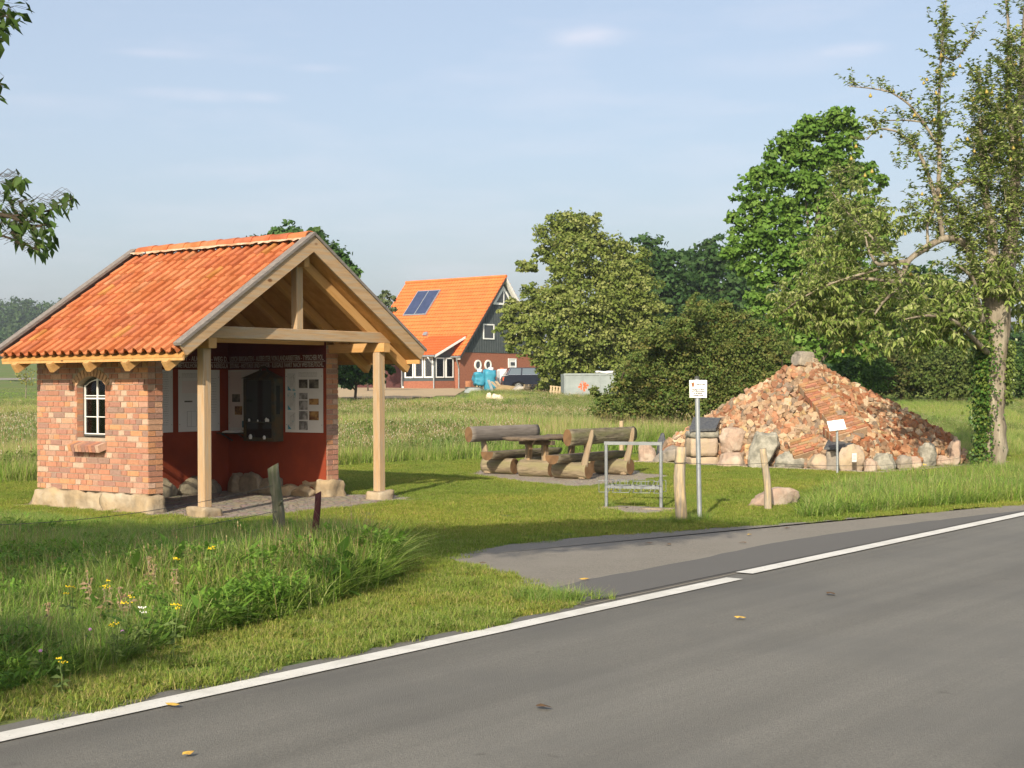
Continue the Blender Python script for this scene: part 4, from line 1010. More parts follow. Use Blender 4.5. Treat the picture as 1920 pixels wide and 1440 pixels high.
sheet('pyramid_gravel', [tuple((p).xy) for p in (kc[0], kc[1], kc[2], PB + Vector((.3, .6, 0)))], .007, 'soil')
# boulders at the foot: (px x0, x1, ytop, ybase, depth, material, label)
GB = 'boulders ringed round the foot of the rubble pyramid'
BL = [(1194, 1231, 832, 868, 32.6, 'boulder_pink', 'reddish round boulder at the left end of the rubble pyramid', .0),
      (1228, 1300, 838, 870, 31.9, 'boulder_grey', 'wide low grey boulder behind the thick pale post', .0),
      (1342, 1412, 850, 879, 30.6, 'boulder_pink', 'low pink boulder beneath the big round one', .15),
      (1344, 1404, 805, 848, 30.9, 'boulder_pink', 'big round salmon boulder propped above a lower one', .0),
      (1400, 1455, 808, 880, 30.0, 'boulder_lichen', 'tall lichened standing stone behind the thin leaning post', .12),
      (1455, 1514, 850, 884, 29.7, 'boulder_lichen', 'grey wedge boulder right of the tall lichened stone', .2),
      (1512, 1563, 855, 887, 29.2, 'boulder_tan', 'pale yellow boulder left of the lectern pole', .35),
      (1573, 1624, 833, 889, 28.6, 'boulder_tan', 'upright tan stone carrying a small grey plaque', .1),
      (1618, 1646, 862, 889, 28.5, 'boulder_pink', 'small pink boulder right of the plaque stone', .0),
      (1638, 1682, 846, 884, 29.0, 'boulder_lichen', 'greenish grey boulder beneath the brown rubble slope', .1),
      (1677, 1715, 856, 880, 29.5, 'boulder_grey', 'low dark boulder with white patches near the right corner', .1),
      (1700, 1732, 858, 878, 29.9, 'boulder_pink', 'small dull boulder next to the white patched one', .2),
      (1722, 1757, 836, 876, 30.3, 'boulder_lichen', 'square greenish boulder near the right end of the heap', .0),
      (1752, 1782, 856, 876, 30.7, 'boulder_pink', 'flat reddish boulder below the leaning red one', .0),
      (1772, 1800, 828, 874, 31.0, 'boulder_pink', 'upright red boulder leaning outwards at the right end', .1)]
for i, (x0, x1, y0, y1, Yd, m, lb, pt) in enumerate(BL):
    a, b = at(x0, y1, Yd), at(x1, y1, Yd); tp = at((x0 + x1) / 2, y0, Yd); w = (b - a).length; h = tp.z
    base = max(a.z, 0) if 'propped' not in lb else a.z
    hh = tp.z - (a.z if 'propped' in lb else 0)
    o = boulder('boulder', (a.lerp(b, .5).x, Yd + w * .3, base if 'propped' in lb else 0), (w * 1.02, w * .8 if w > .45 else w * 1.2, hh * 1.06 + .03), m, 100 + i * 7, rnd.uniform(-.2, .2), sink=.03, pointy=pt, lean=(0, .22 if 'leaning' in lb else 0))
    tag(o, lb, 'boulder', GB)
# plaque on the upright tan stone
pq = empty('plaque', at(1602, 858, 28.33), R(8), 'small grey plaque fixed to the upright tan stone', 'plaque')
mb = MB(); mb.box((-.045, 0, -.085), (.045, .02, .085)); mb.build('plate', 'board_white', pq)
mb = MB()
for k in range(4): mb.box((-.03, -.002, .04 - k * .028), (.03, .0, .05 - k * .028))
mb.build('printed_text', 'ink_grey', pq)
# stone desk with a black granite plate
sd = empty('stone_desk', (at(1322, 868, 31.1).x, 31.25, 0), R(8), 'squared stone block with a tilted black granite top left of the heap', 'memorial stone')
rough_box('block', (-.30, -.05, -.05), (.32, .5, .18), 'boulder_tan', sd, .012, .07, 61)
rough_box('block', (-.30, -.03, .20), (.30, .5, .60), 'boulder_tan', sd, .014, .07, 63)
rough_box('block', (-.30, -.03, .61), (.33, .5, .74), 'boulder_lichen', sd, .02, .07, 65)
mb = MB(); mb.add([(-.34, -.05, .74), (.24, -.08, .76), (.50, .42, .98), (-.12, .42, 1.0), (-.34, -.05, .79), (.24, -.08, .81), (.50, .42, 1.03), (-.12, .42, 1.05)], [(3, 2, 1, 0), (4, 5, 6, 7), (0, 1, 5, 4), (1, 2, 6, 5), (2, 3, 7, 6), (3, 0, 4, 7)]); mb.build('granite_plate', 'granite_black', sd)
mb = MB(); mb.add([(.20, -.02, .66), (.32, .0, .66), (.44, .40, .9), (-.1, .4, .9), (-.28, -.02, .72)], [(0, 1, 2, 3, 4)]); mb.build('wedge', 'field_stone', sd)
# second black plate behind the lectern, and the lectern itself
p2 = at(1580, 832, 29.1)
bs = empty('dark_slab', (p2.x, p2.y, 0), R(-15), 'flat dark slab behind the lectern beside the plaque stone', 'slab')
rough_box('block', (-.32, -.1, -.05), (.1, .3, .42), 'boulder_grey', bs, .015, .07, 71)
mb = MB(); mb.add([(-.36, -.18, .44), (.06, -.2, .44), (.30, .3, .58), (-.3, .3, .58), (-.36, -.18, .48), (.06, -.2, .48), (.30, .3, .62), (-.3, .3, .62)], [(3, 2, 1, 0), (4, 5, 6, 7), (0, 1, 5, 4), (1, 2, 6, 5), (2, 3, 7, 6), (3, 0, 4, 7)]); mb.build('granite_plate', 'granite_black', bs)
lp = ground(1570, 889)
lc = empty('lectern_sign', (lp.x, lp.y, 0), 0, 'white tilted plate on a thin pole before the rubble pyramid', 'lectern sign')
hL = at(1570, 806, lp.y).z
mb = MB(); mb.tube([(0, 0, -.1), (0, 0, hL)], .024, 12); mb.build('pole', 'zinc', lc)
mb = MB(); mb.box((-.165, -.12, 0), (.165, .12, .012)); o = mb.build('sign_plate', 'sign_white', lc); o.matrix_local = Matrix.Translation((-.01, 0, hL + .085)) @ Matrix.Rotation(R(-7), 4, 'Y') @ Matrix.Rotation(R(52), 4, 'X') @ Matrix.Shear('XZ', 4, (.0, .0))
# long boulder on the lawn
g_ = ground(1456, 950)
tag(boulder('boulder', (g_.x - .03, g_.y + .15, 0), (.94, .44, .29), 'boulder_pink', 9, .45, sink=.03), 'long low pinkish boulder lying on the lawn near the road', 'boulder')
# dark rock left of the heap behind the reddish boulder
q_ = at(1243, 815, 33.3)
tag(boulder('boulder', (q_.x, q_.y, 0), (.3, .3, .62), 'granite_black', 19, .3, sink=.02, pointy=.4), 'narrow dark slate stone standing in the left foot of the heap', 'boulder', GB)
# ================================================================== HOUSE
HY = R(90 - 38)      # gable direction (az 38) as angle from +X
GEX = Vector((math.cos(HY), math.sin(HY), 0)); GEY = Vector((-math.sin(HY), math.cos(HY), 0))    # GEX along the gable, GEY along the eaves (left, back)
H0 = Vector((-3.63, 100.0, float(tz(-3.63, 100))))
WG, LH, HE, PITCHT = 9.66, 9.0, 2.55, 1.11
house = empty('house', H0, HY, 'new house with bright orange roof and dark grey timber gable', 'house')
# local: x along gable, y along eaves away from the corner
RGZ = HE + PITCHT * WG / 2
mb = MB(); mb.box((0, 0, -.4), (WG, LH, HE - .02)); mb.build('brick_wall', 'house_brick', house)
mb = MB(); mb.prism([(-.02, HE - .03), (WG + .02, HE - .03), (WG / 2, RGZ - .05)], -.03, .12, 'y'); gb = mb.build('timber_gable', 'cladding', house)
mb = MB(); x = .15
while x < WG - .1:
    top = HE + PITCHT * min(x, WG - x) - .12
    if top > HE + .05: mb.box((x - .03, -.055, HE - .02), (x + .03, -.0305, top))
    x += .27
mb.build('cladding_battens', 'cladding', gb)
mb = MB(); mb.prism([(0.02, HE), (WG - .02, HE), (WG / 2, RGZ - .1)], LH - .15, LH - .02, 'y'); mb.build('timber_gable', 'cladding', house)
def roofplane(name, A, B, C_, D, m, parent, rows, cols, amp=.02, th=.10):
    """tiled plane: A-B lower edge, D-C upper edge, with tile courses stepped and rolled"""
    A, B, C_, D = map(Vector, (A, B, C_, D)); n = (B - A).cross(D - A).normalized()
    if n.z < 0: n = -n
    sub = 4; vs = []; nc = cols * sub
    for r in range(rows):
        for lohi in (0, 1):
            t = (r + lohi) / rows; L, Rr = A.lerp(D, t), B.lerp(C_, t); lift = .045 * (1 - lohi)
            for c in range(nc + 1):
                vs.append(L.lerp(Rr, c / nc) + n * (lift + amp * math.sin(2 * PI * c / sub)))
    k = nc + 1; fs = [(r * k + c, r * k + c + 1, (r + 1) * k + c + 1, (r + 1) * k + c) for r in range(2 * rows - 1) for c in range(nc)]
    mb = MB(); mb.add(vs, fs); lo = [A - n * th, B - n * th, C_ - n * th, D - n * th]
    mb.add([A, B, C_, D] + lo, [(4, 5, 6, 7), (0, 1, 5, 4), (1, 2, 6, 5), (2, 3, 7, 6), (3, 0, 4, 7)])
    return mb.build(name, m, parent, fix=False)
ov, oe, og = .35, .35, .45
zl = HE - PITCHT * oe
# roof slopes with gable overhang
rf = roofplane('roof', (-oe, -ov, zl + .1), (-oe, LH + ov, zl + .1), (WG / 2, LH + ov, RGZ + .1), (WG / 2, -ov, RGZ + .1), 'house_tile', house, 22, 36)
roofplane('roof', (WG + oe, LH + ov, zl + .1), (WG + oe, -ov, zl + .1), (WG / 2, -ov, RGZ + .1), (WG / 2, LH + ov, RGZ + .1), 'house_tile', house, 22, 36)
mb = MB(); mb.tube([(WG / 2, -ov - .02, RGZ + .14), (WG / 2, LH + ov + .02, RGZ + .14)], .11, 10); mb.build('ridge', 'house_tile', house)
for s, a, b in ((0, -oe, WG / 2), (1, WG + oe, WG / 2)):
    mb = MB(); mb.prism([(a, zl - .14), (b, RGZ - .14), (b, RGZ + .06), (a, zl + .06)], -ov - .04, -ov + .0, 'y'); mb.build('verge_board', 'trim_dark' if s == 0 else 'trim_white', house)
    mb = MB(); mb.prism([(a + (.02 if s == 0 else -.02), zl - .16), (b, RGZ - .18), (b, RGZ - .145), (a, zl - .12)], -ov, -.06, 'y'); mb.build('soffit', 'trim_white', house)
def win_g(x0, x1, z0, z1, name='window', div=1, y=-.06, glass='glass_win', f=.09):
    mb = MB(); mb.box((x0, y - .05, z0), (x1, y, z0 + f)); mb.box((x0, y - .05, z1 - f), (x1, y, z1)); mb.box((x0, y - .05, z0 + f), (x0 + f, y, z1 - f)); mb.box((x1 - f, y - .05, z0 + f), (x1, y, z1 - f))
    w = mb.build(name, 'trim_white', house); mb = MB(); mb.box((x0 + f, y - .02, z0 + f), (x1 - f, y + .0, z1 - f)); mb.build('pane', glass, w); return w
def loc_x(px, py_unused=0):      # gable coordinate whose point falls on this picture column
    k = (px - 960) / FPX; return (k * H0.y - H0.x) / (GEX.x - k * GEX.y)
zat = lambda px, py, x: at(px, py, H0.y + GEX.y * x).z - H0.z
xa, xb = loc_x(905), loc_x(924); win_g(xa, xb + .1, zat(915, 636, xa), zat(915, 607, xa), y=-.05)
xa, xb = loc_x(967), loc_x(975); win_g(xa, xb, zat(970, 636, xa), zat(970, 609, xa), y=-.05)
# glazed triangle under the ridge
tzb = zat(933, 572, 4.8); mb = MB()
def tri(h, y0, y1, inset, m, nm, par):
    mb = MB(); top = RGZ - .55 - inset * 1.8; hw = (top - (tzb + inset)) / PITCHT
    mb.prism([(WG / 2 - hw, tzb + inset), (WG / 2 + hw, tzb + inset), (WG / 2, top)], y0, y1, 'y'); return mb.build(nm, m, par)
tw = tri(0, -.10, -.03, 0, 'trim_white', 'gable_window', house); tri(0, -.115, -.101, .16, 'glass_win', 'pane', tw)
mb = MB(); mb.box((WG / 2 - .05, -.13, tzb + .1), (WG / 2 + .05, -.116, RGZ - .75)); mb.build('mullion', 'trim_white', tw)
for px in (895.5, 914.5):     # two round windows
    xc = loc_x(px); zc = zat(px, 684.5, xc); mb = MB(); n = 24; ro, ri = .37, .26
    ring = [(xc + ro * math.cos(2*PI*i/n), -.08, zc + ro * math.sin(2*PI*i/n)) for i in range(n)] + [(xc + ri * math.cos(2*PI*i/n), -.08, zc + ri * math.sin(2*PI*i/n)) for i in range(n)]
    rg = ring + [(p[0], -.0, p[2]) for p in ring]
    mb.add(rg, [(i, (i+1)%n, (i+1)%n+n, i+n) for i in range(n)] + [(i, (i+1)%n, (i+1)%n+2*n, i+2*n) for i in range(n)] + [(i+n, (i+1)%n+n, (i+1)%n+3*n, i+3*n) for i in range(n)]); w = mb.build('round_window', 'trim_white', house)
    mb = MB(); mb.add([(xc + ri * math.cos(2*PI*i/n), -.03, zc + ri * math.sin(2*PI*i/n)) for i in range(n)], [tuple(range(n))]); mb.build('pane', 'glass_win', w)
xd = loc_x(952); dr = win_g(xd, xd + .95, .0, 2.15, 'front_door', y=-.03, glass='trim_white', f=.08)
mb = MB()
for k in range(3): mb.box((xd + .25, -.09, .9 + k * .38), (xd + .75, -.082, 1.12 + k * .38))
mb.build('door_pane', 'glass_win', dr)
# gutters and downpipes of the main eaves
mb = MB(); mb.tube([(-oe - .06, -ov, zl + .02), (-oe - .06, .75, zl + .02)], .075, 10); mb.build('gutter', 'zinc', house)
mb = MB(); mb.tube([(-oe - .06, -.10, zl), (-oe - .06, -.05, zl - .15), (-.10, .0, zl - .75), (-.10, .0, -.2)], .045, 8); mb.build('downpipe', 'zinc', house)
# projecting glazed bay
b0, b1, bd = .42, 3.25, 2.2; bz = 2.30
bay = empty('house_bay', (0, 0, 0)); bay.parent = house; bay.name = 'glazed_bay'
mb = MB(); mb.box((-bd, b0, -.4), (-.01, b1, .52)); mb.build('brick_base', 'house_brick', bay)
mb = MB(); mb.box((-bd + .05, b0 + .05, .525), (-.01, b1 - .05, .72)); mb.prism([(-bd + .03, 2.16), (-.01, 2.16), (-.01, 3.14), (-bd + .03, 2.24)], b0 + .03, b1 - .03, 'y'); mb.build('cladding', 'cladding', bay)
for yy in np.linspace(b0 + .05, b1 - .05, 4):
    mb = MB(); mb.box((-bd + .03, yy - .06, .73), (-bd + .17, yy + .06, 2.15)); mb.build('corner_post', 'cladding', bay)
mb = MB(); mb.box((-1.13, b0 + .05, .73), (-1.0, b0 + .16, 2.15)); mb.box((-.16, b0 + .05, .73), (-.02, b0 + .16, 2.15)); mb.build('corner_post', 'cladding', bay)
def bwin(p, q, axis):
    z0, z1, f = .74, 2.13, .085; mb = MB()
    if axis == 'f':
        X0, X1 = -bd - .01, -bd + .06
        mb.box((X0, p, z0), (X1, q, z0 + f)); mb.box((X0, p, z1 - f), (X1, q, z1)); mb.box((X0, p, z0 + f), (X1, p + f, z1 - f)); mb.box((X0, q - f, z0 + f), (X1, q, z1 - f))
    else:
        Y0, Y1 = b0 - .02, b0 + .045
        mb.box((p, Y0, z0), (q, Y1, z0 + f)); mb.box((p, Y0, z1 - f), (q, Y1, z1)); mb.box((p, Y0, z0 + f), (p + f, Y1, z1 - f)); mb.box((q - f, Y0, z0 + f), (q, Y1, z1 - f))
    w = mb.build('window', 'trim_white', bay); mb = MB()
    if axis == 'f': mb.box((-bd + .02, p + f, z0 + f), (-bd + .04, q - f, z1 - f))
    else: mb.box((p + f, b0 + .0, z0 + f), (q - f, b0 + .02, z1 - f))
    mb.build('pane', 'window_pane', w)
for k in range(3): y0 = b0 + .13 + k * .895; bwin(y0, y0 + .80, 'f')
bwin(-2.05, -1.15, 's'); bwin(-.98, -.18, 's')
mat('room_wall', (.55, .36, .22), (.5, .32, .2), 2, .9); mb = MB(); mb.box((-.3, b0 + .3, .6), (-.05, b1 - .1, 2.14)); mb.build('back_wall', 'room_wall', bay)
roofplane('bay_roof', (-bd - .3, b0 - .3, 2.27), (-bd - .3, b1 + .3, 2.27), (1.15, b1 + .3, 3.80), (1.15, b0 - .3, 3.80), 'bay_tile', bay, 8, 14)
mb = MB(); mb.prism([(-bd - .32, 2.11), (.75, 3.49), (.75, 3.64), (-bd - .32, 2.27)], b0 - .35, b0 - .30, 'y'); mb.build('verge_board', 'trim_white', bay)
mb = MB(); mb.tube([(-bd - .37, b0 - .35, bz - .08), (-bd - .37, b1 + .35, bz - .08)], .075, 10); mb.build('gutter', 'zinc', bay)
mb = MB(); mb.tube([(-bd - .37, b0 + .3, bz - .1), (-bd - .36, b0 + .2, bz - .25), (-bd - .08, b0 - .02, bz - .75), (-bd - .08, b0 - .02, -.2)], .045, 8); mb.build('downpipe', 'zinc', bay)
# terrace door and dark wall left of the bay
mb = MB(); mb.box((-1.3, b1 + 1.05, -.4), (-.01, LH - .2, 2.33)); mb.build('dark_brick_wall', 'house_brick_dark', house)
mb = MB(); f = .1; X0, X1 = -1.36, -1.3; p, q, z0, z1 = b1 + .12, b1 + 1.0, .05, 2.2
mb.box((X0, p, z0), (X1, q, z0 + f)); mb.box((X0, p, z1 - f), (X1, q, z1)); mb.box((X0, p, z0 + f), (X1, p + f, z1 - f)); mb.box((X0, q - f, z0 + f), (X1, q, z1 - f)); td = mb.build('terrace_door', 'trim_white', house)
mb = MB(); mb.box((X0 + .02, p + f, z0 + f), (X1 - .02, q - f, z1 - f)); mb.build('pane', 'glass_win', td)
# solar panels on the roof, with a small vent
def roof_M(u, v):       # u along eaves (y), v height fraction up the slope
    a = Vector((-oe, u, zl + .1)); b = Vector((WG / 2, u, RGZ + .1)); p = a.lerp(b, v); sl = (b - a).normalized(); n = sl.cross(Vector((0, -1, 0))).normalized()
    if n.z < 0: n = -n
    M = Matrix((Vector((0, 1, 0)), sl, n)).transposed().to_4x4(); M.translation = p; return M
sp_ = empty('solar_panel_pair'); sp_.parent = house; sp_.name = 'solar_collector'; sp_.matrix_local = roof_M(6.35, .70)
mb = MB(); mb.box((-1.12, -1.28, .02), (1.12, 1.28, .10)); mb.build('collector_frame', 'zinc', sp_)
for s in (-1, 1): mb = MB(); mb.box((min(s * .05, s * 1.03), -1.17, .1), (max(s * .05, s * 1.03), 1.19, .115)); mb.build('collector_pane', 'solar', sp_)
vt = MB(); vt.box((-.18, -.15, .0), (.18, .15, .2)); o = vt.build('roof_vent', 'zinc', house); o.matrix_local = roof_M(4.0, .27)

# ================================================================== BUILDING-SITE CLUTTER, CAR
def G3(px, Y, dy=0): p = at(px, 720, Y); return Vector((p.x, Y, float(tz(p.x, Y)) + dy))
def drapebox(name, lo, hi, m, parent, amp, seed): return rough_box(name, lo, hi, m, parent, amp, .12, seed)
Z0 = lambda px, py, Y: at(px, py, Y).z
# water tank
p = G3(950, 88); ibc = empty('water_tank', p, R(12), 'white plastic tank with a grey cover on its right side', 'tank')
zt = Z0(950, 692, 88) - p.z
mb = MB(); mb.prism([(-.52, .15), (-.52, zt - .08), (-.44, zt), (.06, zt), (.06, .15)], -.5, .5, 'y'); mb.build('tank_body', 'plastic_white', ibc)
mb = MB(); mb.tube([(-.3, 0, zt), (-.3, 0, zt + .06)], .12, 12); mb.build('lid', 'logo_red', ibc)
mb = MB(); mb.box((-.54, -.52, 0), (.56, .52, .14)); mb.build('pallet', 'pallet_wood', ibc)
rough_box('grey_cover', (.065, -.5, .1), (.52, .5, zt - .02), 'bag_grey', ibc, .035, .12, 3)
# tarpaulin heaps
for (px0, px1, pyt, pyb, lb, sd_) in ((888, 908, 699, 722, 'blue tarpaulin over a stack by the round windows', 5), (908, 928, 694, 735, 'taller blue tarpaulin hanging over boards left of the white tank', 9)):
    Yd = 87.5 if sd_ == 5 else 87; c = G3((px0 + px1) / 2, Yd); w = (px1 - px0) / FPX * Yd; z0 = Z0(px0, pyb, Yd) - c.z; z1 = Z0(px0, pyt, Yd) - c.z
    t = empty('tarpaulin', c, R(10), lb, 'tarpaulin', 'blue tarpaulins on the building site'); rough_box('cover', (-w/2, -.5, max(z0, 0)), (w/2, .5, z1), 'tarp_blue', t, .07, .12, sd_)
    if sd_ == 5: mb = MB(); [mb.box((-w/2 + .12 + .17 * k, -.35, 0), (-w/2 + .2 + .17 * k, .35, max(z0, .05))) for k in range(3)]; mb.build('stacked_boards', 'pallet_wood', t)
for px, py, Yd, lb in ((899, 698, 87.5, 'white box on the lower blue tarpaulin'), (920, 695, 87, 'white box on the taller blue tarpaulin')):
    c = at(px, py, Yd); b = empty('white_box', c, R(10), lb, 'box'); rough_box('box_body', (-.14, -.2, -.02), (.14, .2, .2), 'plastic_white', b, .01, .1, 2)
# leaning boards
for i, (x0, y0, x1, y1, Yd) in enumerate(((922, 716, 942, 733, 85.5), (916, 713, 924, 736, 85.8), (930, 715, 946, 731, 85.2))):
    a, b = at(x0, y0, Yd), at(x1, y1, Yd - 1.2); b.z = float(tz(b.x, b.y)) + .03
    o = beam('wooden_board', a, b, .16, .05, 'pallet_wood' if i != 1 else 'container_grey', None); tag(o, ('brown board leaning on the tarpaulin heap', 'thin grey board leaning steeply beside the taller tarpaulin', 'pale board leaning against the white tank')[i], 'board', 'boards leaning on the building site')
# concrete ring / grey basin and black lid
c = G3(889, 84); bs = empty('grey_basin', c, 0, 'low grey concrete basin with a dark lid left of the tarpaulins', 'basin'); hb = Z0(889, 727, 84) - c.z
mb = MB(); mb.tube([(0, 0, -.05), (0, 0, max(hb, .25))], [.62, .5], 16); mb.build('basin_body', 'container_grey', bs); mb = MB(); mb.box((-.55, -.4, max(hb, .25)), (.5, .4, max(hb, .25) + .05)); mb.build('lid', 'iron_dark', bs)
c = G3(877, 90); mb = MB(); o = empty('orange_crate', c, R(8), 'pale orange crate at the corner of the house', 'crate'); rough_box('crate_body', (-.16, -.2, 0), (.2, .2, .62), 'crest_orange', o, .01, .15, 1)
# brown mat heap
c = G3(960, 82); o = boulder('sand_heap', (c.x, c.y, c.z), (2.0, 1.2, Z0(960, 723, 82) - c.z + .15), 'mat_tan', 8, 0, sink=.1, rough=.05, chop=2, sub=3); tag(o, 'low brown heap of earth before the white tank', 'earth heap')
o = beam('wooden_pole', G3(944, 80, .12), G3(981, 80.5, .28), .07, .07, 'pallet_wood', None); tag(o, 'long pale pole lying in the grass before the brown heap', 'pole')
for i, (px, py, s, sd_) in enumerate(((918, 743, .5, 3), (930, 745, .6, 4), (938, 746, .55, 6), (924, 748, .4, 8))):
    c = G3(px, 62); zc = Z0(px, py, 62); o = boulder('stone_block', (c.x, c.y, c.z), (s * .62, s * .7, max(zc - c.z + .16, .2)), 'rubble_white', 200 + sd_, i, sink=.02)
    tag(o, ('pale stone block, left in the group in the meadow', 'largest pale stone block of the group in the meadow', 'pale stone block sloping at the right of the meadow group', 'lowest pale stone block in front of its group')[i], 'stone block', 'pale stone blocks in the meadow')
# stack of pallets and a leaning pallet
def pallet(mb, M, w=1.2, d=.8):
    for k in range(5): mb.box((-w/2, -d/2 + k * (d - .1) / 4, .10), (w/2, -d/2 + k * (d - .1) / 4 + .1, .122), 0, (1, 1, 1), M)
    for x in (-w/2, -.05, w/2 - .1):
        mb.box((x, -d/2, 0), (x + .1, d/2, .099), 0, (1, 1, 1), M)
c = G3(1003, 80); pr = None
for k in range(4):
    mb = MB(); pallet(mb, Matrix.Identity(4), 1.25, .9); o = mb.build('pallet', 'pallet_wood'); o.location = (c.x + .04 * k, c.y, c.z + .30 + k * .135 - .3); o.rotation_euler = (0, 0, R(10 + 4 * k)); tag(o, 'wooden pallet, ' + ('lowest', 'second from the ground', 'third from the ground', 'topmost')[k] + ' of the stack before the dark car', 'pallet', 'stacked wooden pallets')
c = G3(1044, 71); mb = MB(); M = Matrix.Identity(4); hP = Z0(1044, 725, 71) - c.z + .05
for k in range(6): mb.box((-.38 + k * .145, -.02, 0), (-.29 + k * .145, .0, 1.0))
for z in (.05, .5, .92): mb.box((-.4, .0, z), (.45, .09, z + .08))
o = mb.build('pallet', 'pallet_wood'); o.location = (c.x, c.y, c.z - .3 + .3); o.rotation_euler = (R(-18), R(6), 0); o.scale = (1, 1, max(.55, hP / 1.0)); tag(o, 'pale wooden pallet leaning upright against the grey container', 'pallet')
for i, px in enumerate((975, 988)):
    c = G3(px, 80.5); o = boulder('plastic_bag', c, (.9, .6, .55 - .1 * i), 'bag_grey', 30 + i, 0, sink=.05, chop=3, sub=3); tag(o, ('grey bundled sheeting behind the long pole', 'grey bundled sheeting beside the pallet stack')[i], 'bundle')
# grey container with a red star mark
c = G3(1058, 69); ct = empty('steel_container', c, R(4), 'pale grey steel container with a red star mark beside the bush', 'container'); zt = Z0(1058, 701, 69) - c.z
rough_len = 2.6
mb = MB(); mb.box((0, 0, -.1), (rough_len, 1.6, zt)); mb.box((-.03, -.03, zt - .07), (rough_len + .03, -.0005, zt + .02)); 
for x in (.0, .85, 1.7, rough_len - .06): mb.box((x, -.025, 0), (x + .05, -.0005, zt - .07))
mb.build('container_body', 'container_grey', ct)
mb = MB(); sx, sz = at(1094, 718, 69).x - c.x, zt * .52
for k in range(8):
    a = PI * k / 4 + .2; d = Vector((math.cos(a), 0, math.sin(a))); q = Vector((-d.z, 0, d.x)); L = .25 if k % 2 == 0 else .2
    o_ = Vector((sx, -.008, sz)); mb.add([o_ + d * .03 + q * .035, o_ + d * L + q * .05, o_ + d * L - q * .05, o_ + d * .03 - q * .035], [(0, 1, 2, 3)])
mb.build('star_mark', 'logo_red', ct, fix=False)
o = rough_box('white_sheet', (1.55, -.05, zt + .02), (2.6, .5, zt + .13), 'plastic_white', ct, .04, .1, 4)
# parked car (estate, side on)
c = G3(1012, 86.5); car = empty('parked_car', c, R(7), 'dark blue estate car parked behind the building rubble', 'car')
CL = 4.6; mb = MB()
prof = [(-2.3, .35), (-2.28, .75), (-2.2, .95), (-1.6, 1.0), (.9, .98), (1.7, .90), (2.2, .72), (2.3, .5), (2.25, .25), (1.85, .22), (1.75, .5), (1.4, .62), (1.05, .5), (.95, .22), (-.95, .22), (-1.05, .5), (-1.4, .62), (-1.75, .5), (-1.85, .22), (-2.25, .25)]
mb.prism(prof, -.86, .86, 'y'); body = mb.build('body', 'car_paint', car)
mb = MB(); lo = [(-2.18, .96), (.95, .97)]; A = [(-2.15, -.80, .99), (1.0, -.80, .975), (.25, -.64, 1.44), (-1.85, -.64, 1.45)]; B = [(x, -y, z) for x, y, z in A]
mb.add(A + B, [(0, 1, 2, 3), (4, 5, 6, 7), (0, 3, 7, 4), (1, 2, 6, 5), (3, 2, 6, 7)]); mb.build('cabin', 'car_paint', car)
for x0, x1, s0, s1 in ((-2.0, -1.25, -1.8, -1.2), (-1.17, -.25, -1.12, -.3), (-.17, .75, -.22, .2)):
    mb = MB(); mb.add([(x0, -.803, 1.02), (x1, -.803, 1.02), (s1, -.66, 1.40), (s0, -.66, 1.40)], [(0, 1, 2, 3)]); mb.build('side_window', 'car_glass', car, fix=False)
    mb = MB(); mb.tube([(x0, -.815, 1.01), (x1, -.815, 1.01)], .014, 6); mb.build('window_trim', 'chrome', car)
mb = MB(); mb.tube([(-2.06, -.81, 1.01), (-1.84, -.665, 1.42)], .016, 6); mb.build('window_trim', 'chrome', car)
for x in (-1.4, 1.4):
    for y in (-.80, .62):
        w = MB(); w.tube([(x, y, .32), (x, y + .18, .32)], .31, 20); wo_ = w.build('wheel', 'rubber', car); w = MB(); w.tube([(x, y - .012, .32), (x, y + .05, .32)], .2, 14); w.build('rim', 'chrome', wo_)
mb = MB(); mb.box((.72, -.98, 1.0), (.88, -.84, 1.12)); mb.build('wing_mirror', 'car_paint', car)
mb = MB(); mb.box((-2.31, -.82, .66), (-2.22, -.55, .86)); mb.build('tail_light', 'logo_red', car); mb = MB(); mb.box((2.1, -.84, .6), (2.26, -.5, .74)); mb.build('headlight', 'car_glass', car)
# ================================================================== GRASS
def blades(n, rad, h0, h1, w, cols, bend=.5, segs=3, lean=.25, seed=1, square=False):
    """one tuft or patch of grass blades as arrays; each blade a tapered bent strip"""
    g = np.random.default_rng(seed)
    if square: bx, by = g.uniform(-rad, rad, n), g.uniform(-rad, rad, n)
    else:
        a = g.uniform(0, 2 * PI, n); r = rad * np.sqrt(g.uniform(0, 1, n)); bx, by = r * np.cos(a), r * np.sin(a)
    h = g.uniform(h0, h1, n); az = g.uniform(0, 2 * PI, n); tilt = g.uniform(0, lean, n); bd = g.uniform(.1, 1, n) * bend
    dx, dy = np.cos(az), np.sin(az); wx, wy = -dy, dx
    V = []; k = segs
    for i in range(k + 1):
        t = i / k; out = h * (np.sin(tilt) * t + bd * t * t * .9); z = h * (t * np.cos(tilt) - bd * t * t * .35)
        ww = w * (1 - t ** 1.6) * .5 + .0004
        for s in (-1, 1): V.append(np.stack([bx + dx * out + wx * ww * s, by + dy * out + wy * ww * s, z], -1))
    V = np.stack(V, 1).reshape(-1, 3); m = 2 * (k + 1)
    F = np.array([[2 * i, 2 * i + 1, 2 * i + 3, 2 * i + 2] for i in range(k)]); F = (F[None] + (np.arange(n) * m)[:, None, None]).reshape(-1, 4)
    cols = np.array(cols, np.float32); c = cols[g.integers(0, len(cols), n)] * g.uniform(.75, 1.2, (n, 1)); Cc = np.repeat(c, m, 0)
    # straw-coloured tips on some, paler towards the tip
    return V, F, Cc
def join(parts):
    V, F, Cc, o = [], [], [], 0
    for v, f, c in parts: V.append(v); F.append(f + o); Cc.append(c); o += len(v)
    return np.concatenate(V), np.concatenate(F), np.concatenate(Cc)
